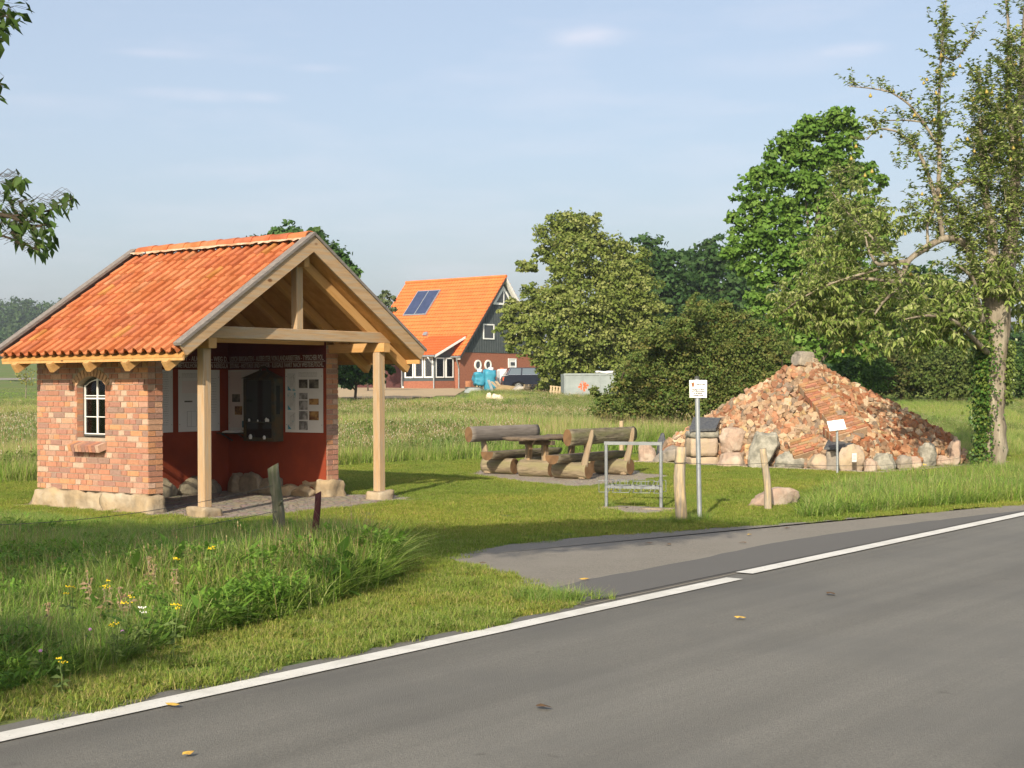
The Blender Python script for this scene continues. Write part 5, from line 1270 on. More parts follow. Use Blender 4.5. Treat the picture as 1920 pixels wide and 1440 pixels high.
def heads(n, rad, h0, h1, cols, size, seed, lean=.15):
    """seed heads on thin stalks"""
    g = np.random.default_rng(seed); V, F, Cc = blades(n, rad, h0, h1, .003, [(.22, .20, .09)], .25, 3, lean, seed)
    tips = V.reshape(n, 8, 3)[:, 6]
    out = [(V, F, Cc)]
    for k in range(3):
        c = tips + np.array([0, 0, -.02 * k]) ; a = g.uniform(0, PI, n); dx = np.stack([np.cos(a), np.sin(a), 0 * a], -1) * size * .35; up = np.array([0, 0, size])
        Q = np.stack([c - up, c + dx, c + up, c - dx], 1).reshape(-1, 3); Fq = (np.arange(4)[None] + 4 * np.arange(n)[:, None])
        cc = np.array(cols, np.float32)[g.integers(0, len(cols), n)]; out.append((Q, Fq, np.repeat(cc, 4, 0)))
    return join(out)
def broad(n, rad, h0, h1, cols, L, W, seed, spread=1.0):
    """broad leaved weeds"""
    g = np.random.default_rng(seed); a = g.uniform(0, 2 * PI, n); r = rad * np.sqrt(g.uniform(0, 1, n)); b = np.stack([r * np.cos(a), r * np.sin(a), g.uniform(h0, h1, n)], -1)
    az = g.uniform(0, 2 * PI, n); el = g.uniform(-.2, .9, n); l = L * g.uniform(.6, 1.3, n); d = np.stack([np.cos(az) * np.cos(el), np.sin(az) * np.cos(el), np.sin(el)], -1) * l[:, None]
    s = np.stack([-np.sin(az), np.cos(az), g.uniform(-.3, .3, n)], -1) * (W * g.uniform(.6, 1.2, n))[:, None] * .5
    Q = np.stack([b, b + d * .5 + s, b + d + np.array([0, 0, -.25]) * l[:, None] * .4, b + d * .5 - s], 1).reshape(-1, 3)
    cc = np.array(cols, np.float32)[g.integers(0, len(cols), n)] * g.uniform(.8, 1.2, (n, 1))
    return Q, np.arange(4)[None] + 4 * np.arange(n)[:, None], np.repeat(cc, 4, 0)
def variant(name, parts, m):
    V, F, Cc = join(parts); o = npmesh(name, V, F, m, col=Cc); C.objects.unlink(o); return o
def scatter(name, P, sc, variants, label=None, tilt=None):
    coll = bpy.data.collections.new(name + '_tufts')
    for v in variants: coll.objects.link(v)
    me = bpy.data.meshes.new(name); me.vertices.add(len(P)); me.vertices.foreach_set('co', np.ascontiguousarray(P, np.float32).ravel())
    g = np.random.default_rng(len(P)); n = len(P)
    a = me.attributes.new('sc', 'FLOAT', 'POINT'); a.data.foreach_set('value', np.asarray(sc, np.float32))
    a = me.attributes.new('rz', 'FLOAT_VECTOR', 'POINT'); rr = np.zeros((n, 3), np.float32); rr[:, 2] = g.uniform(0, 2 * PI, n); rr[:, :2] = g.normal(0, .05, (n, 2)); a.data.foreach_set('vector', rr.ravel())
    a = me.attributes.new('vi', 'INT', 'POINT'); a.data.foreach_set('value', g.integers(0, len(variants), n).astype(np.int32))
    o = bpy.data.objects.new(name, me); C.objects.link(o)
    nt = bpy.data.node_groups.new(name, 'GeometryNodeTree'); nt.interface.new_socket('Geometry', in_out='INPUT', socket_type='NodeSocketGeometry'); nt.interface.new_socket('Geometry', in_out='OUTPUT', socket_type='NodeSocketGeometry')
    N, L = nt.nodes, nt.links; gi = N.new('NodeGroupInput'); go = N.new('NodeGroupOutput'); ip = N.new('GeometryNodeInstanceOnPoints'); ci = N.new('GeometryNodeCollectionInfo')
    ci.inputs['Collection'].default_value = coll; ci.inputs['Separate Children'].default_value = True; ci.inputs['Reset Children'].default_value = True
    def na(nm, dt):
        x = N.new('GeometryNodeInputNamedAttribute'); x.data_type = dt; x.inputs['Name'].default_value = nm; return [s for s in x.outputs if s.enabled][0]
    L.new(gi.outputs[0], ip.inputs['Points']); L.new(ci.outputs[0], ip.inputs['Instance']); ip.inputs['Pick Instance'].default_value = True
    L.new(na('vi', 'INT'), ip.inputs['Instance Index']); L.new(na('sc', 'FLOAT'), ip.inputs['Scale'])
    e2r = N.new('FunctionNodeEulerToRotation'); L.new(na('rz', 'FLOAT_VECTOR'), e2r.inputs[0]); L.new(e2r.outputs[0], ip.inputs['Rotation'])
    L.new(ip.outputs[0], go.inputs[0]); md = o.modifiers.new('grass', 'NODES'); md.node_group = nt
    o['kind'] = 'stuff'
    if label: tag(o, label, 'grass')
    return o
# zones -------------------------------------------------------------
def pts_in(x0, x1, y0, y1, n, fn):
    X = rng.uniform(x0, x1, n); Y = rng.uniform(y0, y1, n); ok = fn(X, Y); return X[ok], Y[ok]
lay_poly = [tuple(p) for p in layby_poly]
pyr_poly = [tuple((PL + Vector((-.45, 0, 0))).xy), tuple((PF + Vector((0, -.5, 0))).xy), tuple((PR + Vector((.7, 0, 0))).xy), tuple((PB + Vector((0, .4, 0))).xy)]
hut_poly = [tuple(HL(*p).xy) for p in ((-.1, -.12), (W_ + .05, -.12), (W_ + .05, D_ + .05), (-.1, D_ + .05))]
pave_in = [tuple(HL(*p).xy) for p in ((-.22, 2.8), (-.22, -.25), (-.1, -1.5), (1.9, -1.62), (4.05, -1.4), (4.28, -.6), (4.0, 2.8))]
def free(X, Y, margin=0.0):
    n = -X * .7848 + Y * .6198
    ok = (n > EDGE - .01 + .05 * np.sin(X * 5.1 + Y * 3) + .05 * np.sin(X * 13.7 - Y * 9)) & ~inside(lay_poly, X, Y) & ~inside(pyr_poly, X, Y) & ~inside(pave_in, X, Y)
    return ok & ~inside([tuple(p) for p in picnic_poly], X, Y) & ~inside([tuple(p) for p in rack_poly], X, Y)
def vis(X, Y, mpx=120):     # inside the view cone with a margin on both sides
    return (Y > 5.5) & (np.abs(X / np.maximum(Y, 1)) < (960 + mpx * 3) / FPX)
TALL_L = gpoly([(-420, 1340), (0, 1310), (110, 1284), (200, 1256), (310, 1216), (420, 1188), (517, 1166), (600, 1140), (690, 1112), (722, 1075), (712, 1040), (690, 1012), (640, 992), (560, 985), (430, 990), (300, 990), (160, 978), (0, 962), (-420, 950)])
TALL_R = gpoly([(1500, 974), (1560, 970), (1700, 956), (1850, 945), (1960, 938), (2250, 915), (2250, 868), (1960, 880), (1800, 893), (1700, 902), (1600, 915), (1545, 930), (1530, 950)])
MEADOW_EDGE = gpoly([(-500, 915), (0, 908), (60, 903), (300, 890), (640, 874), (760, 868), (890, 862), (1040, 857), (1180, 850), (1230, 846), (1500, 842), (1800, 862), (1900, 856), (2400, 842)])
me_x = np.array([p[0] / p[1] for p in MEADOW_EDGE]); me_y = np.array([p[1] for p in MEADOW_EDGE])
def meadow_side(X, Y): return Y > np.interp(X / np.maximum(Y, 1), me_x, me_y) + .25 * np.sin(X * 1.7)
LG = [(.18, .27, .035), (.21, .30, .045), (.15, .235, .03), (.25, .30, .06), (.31, .30, .10)]
VG = [(.20, .29, .04), (.26, .33, .065), (.16, .25, .035), (.38, .35, .14), (.30, .34, .08)]
TG = [(.23, .38, .055), (.28, .42, .08), (.18, .32, .05), (.35, .46, .10), (.37, .42, .16)]
MG = [(.22, .37, .075), (.28, .38, .11), (.17, .32, .055), (.37, .42, .19), (.14, .27, .045), (.25, .35, .10)]
STRAW = [(.46, .40, .22), (.40, .35, .18), (.32, .24, .12)]
# mown lawn
lawnv = [variant('lawn_patch', [blades(420, .17, .02, .045, .0045, LG, .9, 2, .5, s, True)], 'grass_lawn') for s in (1, 2, 3, 4)]
area = 260
X, Y = pts_in(-14, 16, 11, 36, 26000, lambda X, Y: free(X, Y) & vis(X, Y) & ~meadow_side(X, Y) & ~inside(TALL_L, X, Y) & ~inside(TALL_R, X, Y) & (-X * .7848 + Y * .6198 > EDGE + .1))
scatter('lawn', np.stack([X, Y, tz(X, Y)], -1), rng.uniform(.8, 1.25, len(X)), lawnv, 'short mown lawn round the shelter and the rubble pyramid')
# rough verge beside the road
vergev = [variant('verge_patch', [blades(230, .12, .015, .07, .004, VG, 1.0, 2, .7, 10 + s), broad(22, .12, .0, .03, [(.14, .23, .04), (.20, .25, .07)], .032, .018, s)], 'grass_verge') for s in range(4)]
X, Y = pts_in(-8, 16, 5.5, 22, 30000, lambda X, Y: free(X, Y) & vis(X, Y) & ~inside(TALL_L, X, Y) & (-X * .7848 + Y * .6198 < EDGE + 2.2) & (Y < 16))
scatter('verge_grass', np.stack([X, Y, tz(X, Y)], -1), rng.uniform(.7, 1.3, len(X)), vergev, 'rough short verge grass along the white edge line')
# tall grass and weeds
tallv = [variant('tall_tuft', [blades(46, .12, .14, .42, .0095, TG, 1.3, 4, .5, 20 + s), blades(1 + s % 3, .1, .3, .5, .004, STRAW, .4, 3, .2, 50 + s)] + ([broad(40, .14, .02, .2, [(.12, .23, .035), (.15, .26, .04)], .07, .025, s)] if s % 4 == 1 else []) + ([heads(1, .1, .35, .5, STRAW, .012, 70 + s)] if s == 0 else []), 'grass_tall') for s in range(8)]
herbv = [variant('herb_tuft', [broad(160, .16, .03, .30, [(.17, .32, .045), (.20, .35, .055), (.14, .27, .04)], .06, .028, 30 + s), blades(14, .14, .15, .35, .006, TG, .8, 3, .4, 90 + s)], 'grass_tall') for s in range(3)] + [variant('dock_tuft', [broad(26, .12, .0, .2, [(.14, .26, .04), (.11, .22, .035)], .2, .075, 60 + s), blades(10, .1, .2, .4, .008, TG, .8, 3, .4, 95 + s)], 'grass_tall') for s in range(2)]
X, Y = pts_in(-9, 3, 6.5, 20, 26000, lambda X, Y: free(X, Y) & vis(X, Y) & inside(TALL_L, X, Y))
nrd = -X * .7848 + Y * .6198
hgt = np.array([.95 + .5 * noise.noise(Vector((x * .5, y * .5, 2))) for x, y in zip(X, Y)])
near = sst(6.9, 8.4, nrd) * .5 + .5
nn_ = np.array([noise.noise(Vector((x * .8 + 9, y * .8, 5))) for x, y in zip(X, Y)])
sel = nn_ + .25 * rng.normal(0, 1, len(nn_)) < .36
right_lush = sst(-3.0, -1.5, X)
back_ = 1 - .5 * sst(13.5, 16.5, Y + .35 * (X + 2.5))
tallness = hgt * near * (.9 + .35 * right_lush) * back_
scatter('tall_grass', np.stack([X, Y, tz(X, Y)], -1)[sel], tallness[sel] * rng.uniform(.75, 1.2, sel.sum()), tallv, 'tall unmown grass in front of the brick shelter')
s2 = ~sel & (rng.uniform(0, 1, len(X)) < .7)
scatter('weeds', np.stack([X, Y, tz(X, Y)], -1)[s2], tallness[s2] * rng.uniform(.7, 1.2, s2.sum()), herbv, 'leafy dark green weeds among the tall grass')
X, Y = pts_in(2, 18, 16, 36, 30000, lambda X, Y: free(X, Y) & vis(X, Y) & inside(TALL_R, X, Y))
X, Y = X[:9000], Y[:9000]
scatter('tall_grass', np.stack([X, Y, tz(X, Y)], -1), rng.uniform(.45, .95, len(X)), tallv, 'tall grass along the road under the fruit tree')
# uncut fringe round posts
fr_pts = []
for o_, r_, n_ in ((wp, .22, 34), (sg, .2, 22), (rk, .1, 6)):
    for _ in range(n_): a = rnd.uniform(0, 6.3); q = rnd.uniform(.06, r_); fr_pts.append((o_.location.x + q * math.cos(a), o_.location.y + q * math.sin(a), 0))
for x, n_ in ((1056, 20), (1035, 26), (1010, 14)):
    c = ground(x, 1132 - (x < 1020) * 2)
    for _ in range(n_): fr_pts.append((c.x + rnd.gauss(0, .13), c.y + rnd.gauss(0, .12) + .12, 0))
fr_pts = np.array(fr_pts); scatter('grass_fringe', fr_pts, rng.uniform(.2, .45, len(fr_pts)), tallv, 'longer grass left round the posts and the lay-by corner')
# meadow
medv = [variant('meadow_tuft', [blades(70, .26, .35, .75, .011, MG, .7, 3, .3, 100 + s), blades(7, .26, .5, .8, .007, STRAW, .35, 3, .2, 150 + s)] + ([heads(6, .24, .5, .85, [(.42, .36, .2), (.30, .2, .1), (.6, .57, .46)], .026, 170 + s)] if s % 2 else [broad(60, .25, .1, .5, [(.10, .17, .03), (.13, .2, .04)], .13, .05, s)]), 'grass_meadow') for s in range(6)]
medgreen = [variant('meadow_green', [blades(80, .26, .3, .6, .011, TG, .8, 3, .35, 200 + s), blades(8, .26, .5, .75, .006, STRAW, .35, 3, .2, 250 + s)], 'grass_meadow') for s in range(3)]
shut = lambda X, Y: meadow_side(X, Y) & ~inside(pyr_poly, X, Y) & ~inside(hut_poly, X, Y) & ~inside(sand_poly, X, Y)
X1, Y1 = pts_in(-34, 34, 22, 62, 52000, lambda X, Y: shut(X, Y) & vis(X, Y, 60))
X2, Y2 = pts_in(-50, 50, 62, 99, 34000, lambda X, Y: shut(X, Y) & vis(X, Y, 60) & (Y < 92 + 0 * X) & ~((X > -14) & (X < 8) & (Y > 82)))
X, Y = np.concatenate([X1, X2]), np.concatenate([Y1, Y2])
edge_d = Y - np.interp(X / np.maximum(Y, 1), me_x, me_y)
hv = np.array([noise.noise(Vector((x * .16, y * .10, 8))) for x, y in zip(X, Y)])
sc = (.95 + .45 * hv) * rng.uniform(.7, 1.15, len(X)) * (1 - .35 * sst(40, 62, Y) ) * (1 - .45 * sst(66, 90, Y))
# lower, greener sward on the right, behind the rubble heap
rt = sst(.20, .26, X / Y)
sc *= 1 - .55 * rt
lf = 1 - sst(-.31, -.26, X / Y); sc *= 1 - .75 * lf * sst(50, 75, Y)
sc *= 1 - .72 * ((X / Y > -.13) & (X / Y < -.028) & (Y > 61))
grn = (hv > .08) | (edge_d < .9) | ((rt > .5) & (Y < 44))
P = np.stack([X, Y, tz(X, Y)], -1)
scatter('meadow_grass', P[~grn], sc[~grn], medv, 'tall seeding meadow grass behind the lawn')
scatter('meadow_grass', P[grn], sc[grn], medgreen, 'greener stretches of the tall meadow grass')

# ================================================================== FLOWERS, FALLEN LEAVES
def flower(px, py, h, kind, label, group, lean=0):
    g_ = ground(px, py + h * 2700 / max(ground(px, py).y, 1) * 0.0)
    h = h * .74
    # the head is seen at (px, py): walk to the ground below it
    lo, hi = py, py + 400
    for _ in range(30):
        mid = (lo + hi) / 2; g_ = ground(px, mid); zz = at(px, py, g_.y).z
        if zz > h: hi = mid
        else: lo = mid
    o = empty('flowering_plant' if kind != 'dock' else 'dried_stalk', g_, rnd.uniform(0, 6), label, 'flower' if kind != 'dock' else 'dead stalk', group)
    mb = MB(); tips = []
    for k in range((2 if h < .35 else 3) if kind == 'tansy' else 3 if kind == 'yarrow' else 2):
        a = rnd.uniform(0, 6.3); q = rnd.uniform(.01, .06); tip = Vector((q * math.cos(a) + lean, q * math.sin(a), h * rnd.uniform(.86, 1.02))); tips.append(tip)
        mb.tube([(0, 0, 0), (tip.x * .4, tip.y * .4, tip.z * .6), tip], [.003, .0025, .0018], 4, caps=False)
        for j in range(5):
            t = rnd.uniform(.15, .8); b = tip * t; aa = rnd.uniform(0, 6.3); mb.add([b, b + Vector((.03 * math.cos(aa), .03 * math.sin(aa), .02)), b + Vector((.07 * math.cos(aa), .07 * math.sin(aa), .0)), b + Vector((.035 * math.cos(aa + .4), .035 * math.sin(aa + .4), .0))], [(0, 1, 2, 3)])
    mb.build('stem', 'stem_green' if kind != 'dock' else 'split_wood', o, fix=False)
    mb = MB(); m = {'tansy': 'petal_yellow', 'yarrow': 'petal_white', 'clover': 'petal_mauve', 'dock': 'split_wood'}[kind]
    for t in tips:
        for j in range(6 if kind != 'clover' else 1):
            c = t + Vector((rnd.gauss(0, .012), rnd.gauss(0, .012), rnd.gauss(0, .004))); r_ = .005 if kind != 'clover' else .013
            mb.tube([c - Vector((0, 0, r_ * .6)), c, c + Vector((0, 0, r_ * .7))], [r_ * .7, r_, r_ * .5], 6)
        if kind == 'clover': break
        if kind == 'dock':
            for j in range(14): c = t - Vector((0, 0, j * .012)) + Vector((rnd.gauss(0, .006), rnd.gauss(0, .006), 0)); mb.tube([c, c + Vector((.004, 0, .012))], [.005, .002], 4)
    mb.build('flower_head' if kind != 'dock' else 'seed_head', m, o, fix=False); return o
GW = 'wild flowers in the tall grass'
flower(403, 1018, .62, 'tansy', 'tallest yellow flower cluster below the left porch post', GW)
flower(335, 1036, .6, 'tansy', 'faint yellow flowers in the shade left of the tallest cluster', GW)
flower(325, 1133, .5, 'tansy', 'dense yellow flowers above the white ones to their right', GW)
flower(232, 1115, .55, 'tansy', 'yellow flowers directly above the white flowers', GW)
flower(136, 1101, .55, 'tansy', 'flat yellow flower heads nearest the left edge of the photo', GW)
flower(203, 1082, .6, 'tansy', 'small yellow bloom on the tallest thin stem at left', GW)
flower(219, 1160, .42, 'tansy', 'single orange yellow bloom below the white flowers', GW)
flower(117, 1234, .3, 'tansy', 'orange yellow bloom beside the shaded weeds', GW)
flower(258, 1136, .45, 'yarrow', 'white flower cluster among dried stalks', GW)
flower(155, 1171, .3, 'clover', 'mauve clover head left of the other clover', GW)
flower(243, 1175, .3, 'clover', 'mauve clover head below the white flowers', GW)
flower(62, 1213, .3, 'clover', 'pink clover head near the shaded weeds', GW)
flower(1734, 868, .55, 'tansy', 'yellow flowers before the right end of the rubble heap', GW)
GS = 'dead seed stalks in the tall grass'
for i, (px, py, h) in enumerate(((170, 1072, .62), (282, 1045, .65), (290, 1060, .6), (198, 1100, .5), (330, 1070, .55), (246, 1105, .5), (95, 1130, .45), (232, 1090, .6))):
    flower(px, py, h * .8, 'dock', ('tallest pale dead stalk at the left of the flowers', 'brown dead stalk directly above the white flowers', 'dead stalk just right of the white flowers', 'dead stalk between the left yellow flowers', 'dead stalk nearest the mossy post', 'short dead stalk beside the white flowers', 'dead stalk nearest the left edge of the photo', 'thin dead stalk touching the middle yellow flowers')[i], GS)
GLF = 'fallen leaves on the asphalt'
for i, (px, py, s, m, lb) in enumerate(((324, 1330, .075, 'fallen_yellow', 'yellow leaf on the road just below the white line'), (353, 1423, .06, 'fallen_yellow', 'small yellow leaf near the bottom edge of the road'), (1388, 1164, .07, 'fallen_yellow', 'pale yellow leaf alone in the middle of the road'),
        (1557, 1118, .10, 'fallen_brown', 'dark leaf on the road right of the pale one'), (1018, 1332, .09, 'fallen_brown', 'dark flat leaf low on the road'), (1096, 1091, .07, 'fallen_yellow', 'pale leaf at the seam of the lay-by'), (1216, 1023, .09, 'fallen_brown', 'dark clod on the lay-by, left of two'), (1254, 1025, .09, 'fallen_brown', 'dark clod on the lay-by, right of two'), (1393, 1022, .08, 'fallen_brown', 'dark clod at the lay-by seam'), (1475, 994, .09, 'fallen_brown', 'dark clod near the far lay-by edge'), (1405, 1006, .07, 'fallen_yellow', 'pale leaf near the far lay-by edge'), (905, 1060, .06, 'fallen_brown', 'small dark clod near the lay-by tip'))):
    g_ = ground(px, py); mb = MB(); K = 8; vs = []
    r_ = random.Random(i)
    for k in range(K): a = 2 * PI * k / K; q = s * (.5 if k % 4 else .62) * r_.uniform(.8, 1.15); vs.append((q * math.cos(a), q * .6 * math.sin(a), .012 * r_.random() + .004))
    mb.add([(0, 0, .018)] + vs, [(0, 1 + k, 1 + (k + 1) % K) for k in range(K)]); o = mb.build('fallen_leaf' if m == 'fallen_yellow' or 'leaf' in lb else 'soil_clod', m, fix=False)
    o.location = (g_.x, g_.y, .016); o.rotation_euler = (0, 0, r_.uniform(0, 3)); tag(o, lb, 'leaf' if 'leaf' in lb else 'clod', GLF)

# ================================================================== TREES
def leaf_arrays(P, D, L, W, cols, droop=.25, g=None, five=True):
    """P leaf bases, D unit directions (n,3), lengths L (n,), width ratio W"""
    n = len(P); g = g or rng
    up = np.array([0, 0, 1.0]) + g.normal(0, .45, (n, 3)); S = np.cross(D, up); S /= np.linalg.norm(S, axis=1, keepdims=True) + 1e-9; U = np.cross(S, D)
    l = L[:, None]; dr = np.array([0, 0, -1.0]) * droop * l
    mid = P + D * l * .52 + dr * .25 - U * l * .06; tip = P + D * l * .95 + dr
    left = P + D * l * .46 + S * l * W + U * l * .05 + dr * .2; right = P + D * l * .46 - S * l * W + U * l * .05 + dr * .2
    V = np.stack([P, left, mid, right, tip], 1).reshape(-1, 3); b = 5 * np.arange(n)[:, None]
    F = np.concatenate([b + np.array([0, 1, 2]), b + np.array([0, 2, 3]), b + np.array([1, 4, 2]), b + np.array([2, 4, 3])], 0)
    return V, F, np.repeat(cols, 5, 0)
def quads(P, size, cols, g, flat=.0, outward=None):
    n = len(P); N = g.normal(0, 1, (n, 3)); N[:, 2] += .5
    if outward is not None: N = N * .75 + outward * 1.1
    N /= np.linalg.norm(N, axis=1, keepdims=True); A = np.cross(N, g.normal(0, 1, (n, 3))); A /= np.linalg.norm(A, axis=1, keepdims=True); B = np.cross(N, A)
    s = (size * g.uniform(.55, 1.25, n))[:, None]; A = A * s * .5; B = B * s * .36
    V = np.stack([P - A, P + B - N * s * .08, P + A, P - B - N * s * .08], 1).reshape(-1, 3)
    return V, np.arange(4)[None] + 4 * np.arange(n)[:, None], np.repeat(cols, 4, 0)
def blob_px(px, py, r, Y, dy=0.0, fz=1.0, fd=.9):
    c = at(px, py, Y + dy); R_ = r / FPX * Y; return (c.x, c.y, c.z, R_, R_ * fd, R_ * fz)
def crown_mesh(name, blobs, nclump, per, size, pal, m, parent, seed, spread=.16, shell=.55, origin=(0, 0, 0), droop=0.0):
    g = np.random.default_rng(seed); B = np.array(blobs); w = B[:, 3] ** 2; w /= w.sum(); k = g.choice(len(B), nclump, p=w); b = B[k]
    d = g.normal(0, 1, (nclump, 3)); d /= np.linalg.norm(d, axis=1, keepdims=True); r = (shell + (1 - shell) * g.uniform(0, 1, nclump) ** .6)[:, None]
    rad = b[:, 3:6]
    Cc_ = b[:, :3] + d * rad * r * (1 + .12 * g.normal(0, 1, (nclump, 1)))
    sg_ = (b[:, 3] * spread * g.uniform(.6, 1.3, nclump))
    dm = g.normal(0, 1, (nclump * per, 3)); dm[:, 2] = np.abs(dm[:, 2]) * 1.1 - .35; dm /= np.linalg.norm(dm, axis=1, keepdims=True)
    rr_ = np.repeat(sg_, per)[:, None] * (1.55 + .35 * g.normal(0, 1, (nclump * per, 1)))
    P = np.repeat(Cc_, per, 0) + dm * rr_ * np.array([1, 1, .8])
    out = dm
    pal = np.array(pal, np.float32) * 1.15; cl = pal[g.integers(0, len(pal), nclump)]; cols = np.repeat(cl, per, 0) * .6 + pal[g.integers(0, len(pal), nclump * per)] * .4; cols = cols * g.uniform(.8, 1.2, (len(cols), 1))
    V, F, Cc = quads(P - np.array(origin), size, cols, g, outward=out)
    return npmesh(name, V, F, m, col=Cc, parent=parent), Cc_
def trunk_mesh(name, paths, m, parent, n=10, nb=.06):
    mb = MB()
    for pts, rad in paths:
        pts = [Vector(p) for p in pts]; Pn, Rn = [], []
        for i in range(len(pts) - 1):
            st_ = 5
            for j in range(st_):
                t = j / st_; Pn.append(pts[i].lerp(pts[i + 1], t)); Rn.append(rad[i] * (1 - t) + rad[i + 1] * t)
        Pn.append(pts[-1]); Rn.append(rad[-1])
        # smooth the centre line
        for _ in range(2): Pn = [Pn[0]] + [(Pn[i - 1] + Pn[i] * 2 + Pn[i + 1]) / 4 for i in range(1, len(Pn) - 1)] + [Pn[-1]]
        o = len(mb.v); mb.tube(Pn, Rn, n)
        for i in range(o, len(mb.v)):
            v = Vector(mb.v[i]); c = Pn[min((i - o) // n, len(Pn) - 1)]; d = v - c; mb.v[i] = tuple(c + d * (1 + nb * 4 * noise.noise(v * 3.1) + nb * 2 * noise.noise(Vector((v.x * 12, v.y * 12, v.z * 3)))))
    return mb.build(name, m, parent, smooth=True, fix=False)
def tree(name, label, Y, px, blobs, nclump, per, size, pal, seed, trunk_r, group=None, m='leaf', bark='bark_dark', spread=.16, shell=.55, cat='tree', nl=7, base_z=None):
    c = at(px, 720, Y); bz = float(tz(c.x, Y)); o = empty(name, (c.x, Y, bz), 0, label, cat, group); org = Vector((c.x, Y, bz))
    cr, cl = crown_mesh('crown', blobs, nclump, per, size, pal, m, o, seed, spread, shell, tuple(org))
    r = random.Random(seed); ztop = max(b[2] for b in blobs) - bz; paths = [([(0, 0, -.2), (r.uniform(-.1, .1), 0, ztop * .35), (r.uniform(-.3, .3), 0, ztop * .8)], [trunk_r, trunk_r * .75, trunk_r * .25])]
    for b in sorted(blobs, key=lambda b: -b[3])[:nl]:
        t = Vector((b[0], b[1], b[2])) - org; s = Vector((0, 0, min(t.z * .5, ztop * .5))); paths.append(([s, s.lerp(t, .5) + Vector((0, 0, -.04 * t.z)), t], [trunk_r * .45, trunk_r * .3, trunk_r * .1]))
    for k in range(nl * 5):
        q = Vector(cl[r.randrange(len(cl))]) - org; b = blobs[int(np.argmin([(Vector(b_[:3]) - org - q).length / b_[3] for b_ in blobs]))]; s = Vector(b[:3]) - org
        paths.append(([s, s.lerp(q, .6), q], [trunk_r * .14, trunk_r * .09, trunk_r * .03]))
    trunk_mesh('trunk', paths, bark, o, 7); return o
# linden in front of the house
LY = 74
lb = [blob_px(*a) for a in ((1062, 425, 34, LY), (1035, 445, 30, LY), (1095, 432, 34, LY, 1), (1118, 465, 30, LY, 1), (1040, 480, 30, LY), (1085, 480, 38, LY, -1), (988, 497, 20, LY), (1010, 485, 20, LY), (1060, 525, 36, LY, -1), (1110, 515, 34, LY), (1160, 480, 34, LY, 1), (1190, 500, 32, LY, 1), (1150, 530, 40, LY), (1200, 545, 36, LY), (1005, 560, 30, LY), (965, 580, 26, LY), (1030, 575, 36, LY, -1), (1080, 575, 40, LY, -1.5), (1130, 580, 42, LY, -1), (1180, 590, 42, LY), (1222, 585, 30, LY), (955, 615, 24, LY), (995, 610, 36, LY), (1050, 620, 42, LY, -1.5), (1105, 630, 42, LY, -1), (1155, 640, 42, LY), (1200, 635, 40, LY), (960, 645, 18, LY), (1010, 655, 34, LY), (1060, 670, 38, LY, -1), (1110, 680, 40, LY), (1165, 690, 36, LY), (1030, 700, 30, LY), (1075, 715, 30, LY), (1035, 735, 24, LY, 1), (1120, 720, 30, LY))]
tree('linden_tree', 'olive green linden heavy with pale seed wings in front of the house', LY, 1085, lb, 1500, 42, .19, [(.165, .215, .045), (.205, .24, .06), (.12, .17, .032), (.29, .31, .11), (.14, .185, .036)], 3, .38, spread=.20, shell=.35)
# bright broad-leaved tree
MY = 56
lb = [blob_px(*a) for a in ((1575, 222, 26, MY), (1510, 245, 26, MY), (1548, 250, 30, MY), (1600, 250, 18, MY), (1475, 275, 26, MY), (1440, 300, 24, MY), (1500, 295, 32, MY), (1580, 285, 34, MY), (1540, 310, 34, MY), (1625, 320, 24, MY, 1), (1650, 345, 20, MY), (1415, 335, 24, MY), (1460, 335, 32, MY), (1590, 345, 36, MY, 1), (1510, 360, 38, MY), (1395, 375, 24, MY), (1430, 385, 34, MY), (1480, 410, 38, MY), (1550, 405, 38, MY), (1610, 400, 34, MY, 1), (1385, 425, 28, MY), (1425, 440, 34, MY), (1375, 465, 22, MY), (1400, 490, 30, MY), (1460, 475, 38, MY), (1520, 470, 40, MY), (1580, 470, 38, MY), (1640, 450, 30, MY, 2), (1440, 530, 38, MY), (1500, 540, 40, MY), (1560, 540, 40, MY), (1620, 530, 38, MY, 2), (1420, 570, 26, MY), (1470, 590, 38, MY), (1530, 600, 40, MY), (1590, 600, 40, MY), (1650, 600, 38, MY, 2), (1510, 650, 32, MY), (1560, 655, 34, MY), (1610, 650, 32, MY))]
tree('broadleaf_tree', 'tall bright green broadleaf tree behind the rubble pyramid', MY, 1530, lb, 1150, 30, .22, [(.095, .195, .028), (.12, .22, .034), (.075, .155, .022), (.16, .26, .05)], 5, .30, spread=.24, shell=.3, bark='bark_grey')
# darker trees behind
GD = 'dark trees in the row behind the linden'
DP = [(.035, .085, .02), (.045, .10, .025), (.03, .07, .018), (.06, .11, .03)]
DY = 112
tree('oak_tree', 'dark tree rising just right of the linden', DY, 1215, [blob_px(*a) for a in ((1215, 495, 45, DY), (1180, 520, 45, DY), (1250, 520, 50, DY), (1220, 570, 60, DY), (1270, 590, 50, DY), (1230, 640, 60, DY), (1180, 600, 60, DY))], 700, 24, .42, DP, 7, .45, GD, spread=.17)
tree('oak_tree', 'dark tree in the middle of the row, with bare sky below its crown', DY + 6, 1330, [blob_px(a[0], a[1], a[2], DY + 6) for a in ((1320, 495, 38), (1350, 480, 34), (1300, 540, 48), (1355, 540, 50), (1330, 585, 45), (1290, 600, 45), (1380, 600, 50), (1340, 650, 40))], 650, 22, .42, DP, 8, .40, GD, spread=.17, shell=.45)
tree('oak_tree', 'dark tree half hidden by the bright green tree', DY + 4, 1420, [blob_px(a[0], a[1], a[2], DY + 4) for a in ((1400, 560, 55), (1440, 600, 60), (1470, 650, 60), (1400, 660, 60), (1520, 620, 60))], 420, 22, .42, DP, 9, .40, GD, spread=.17)
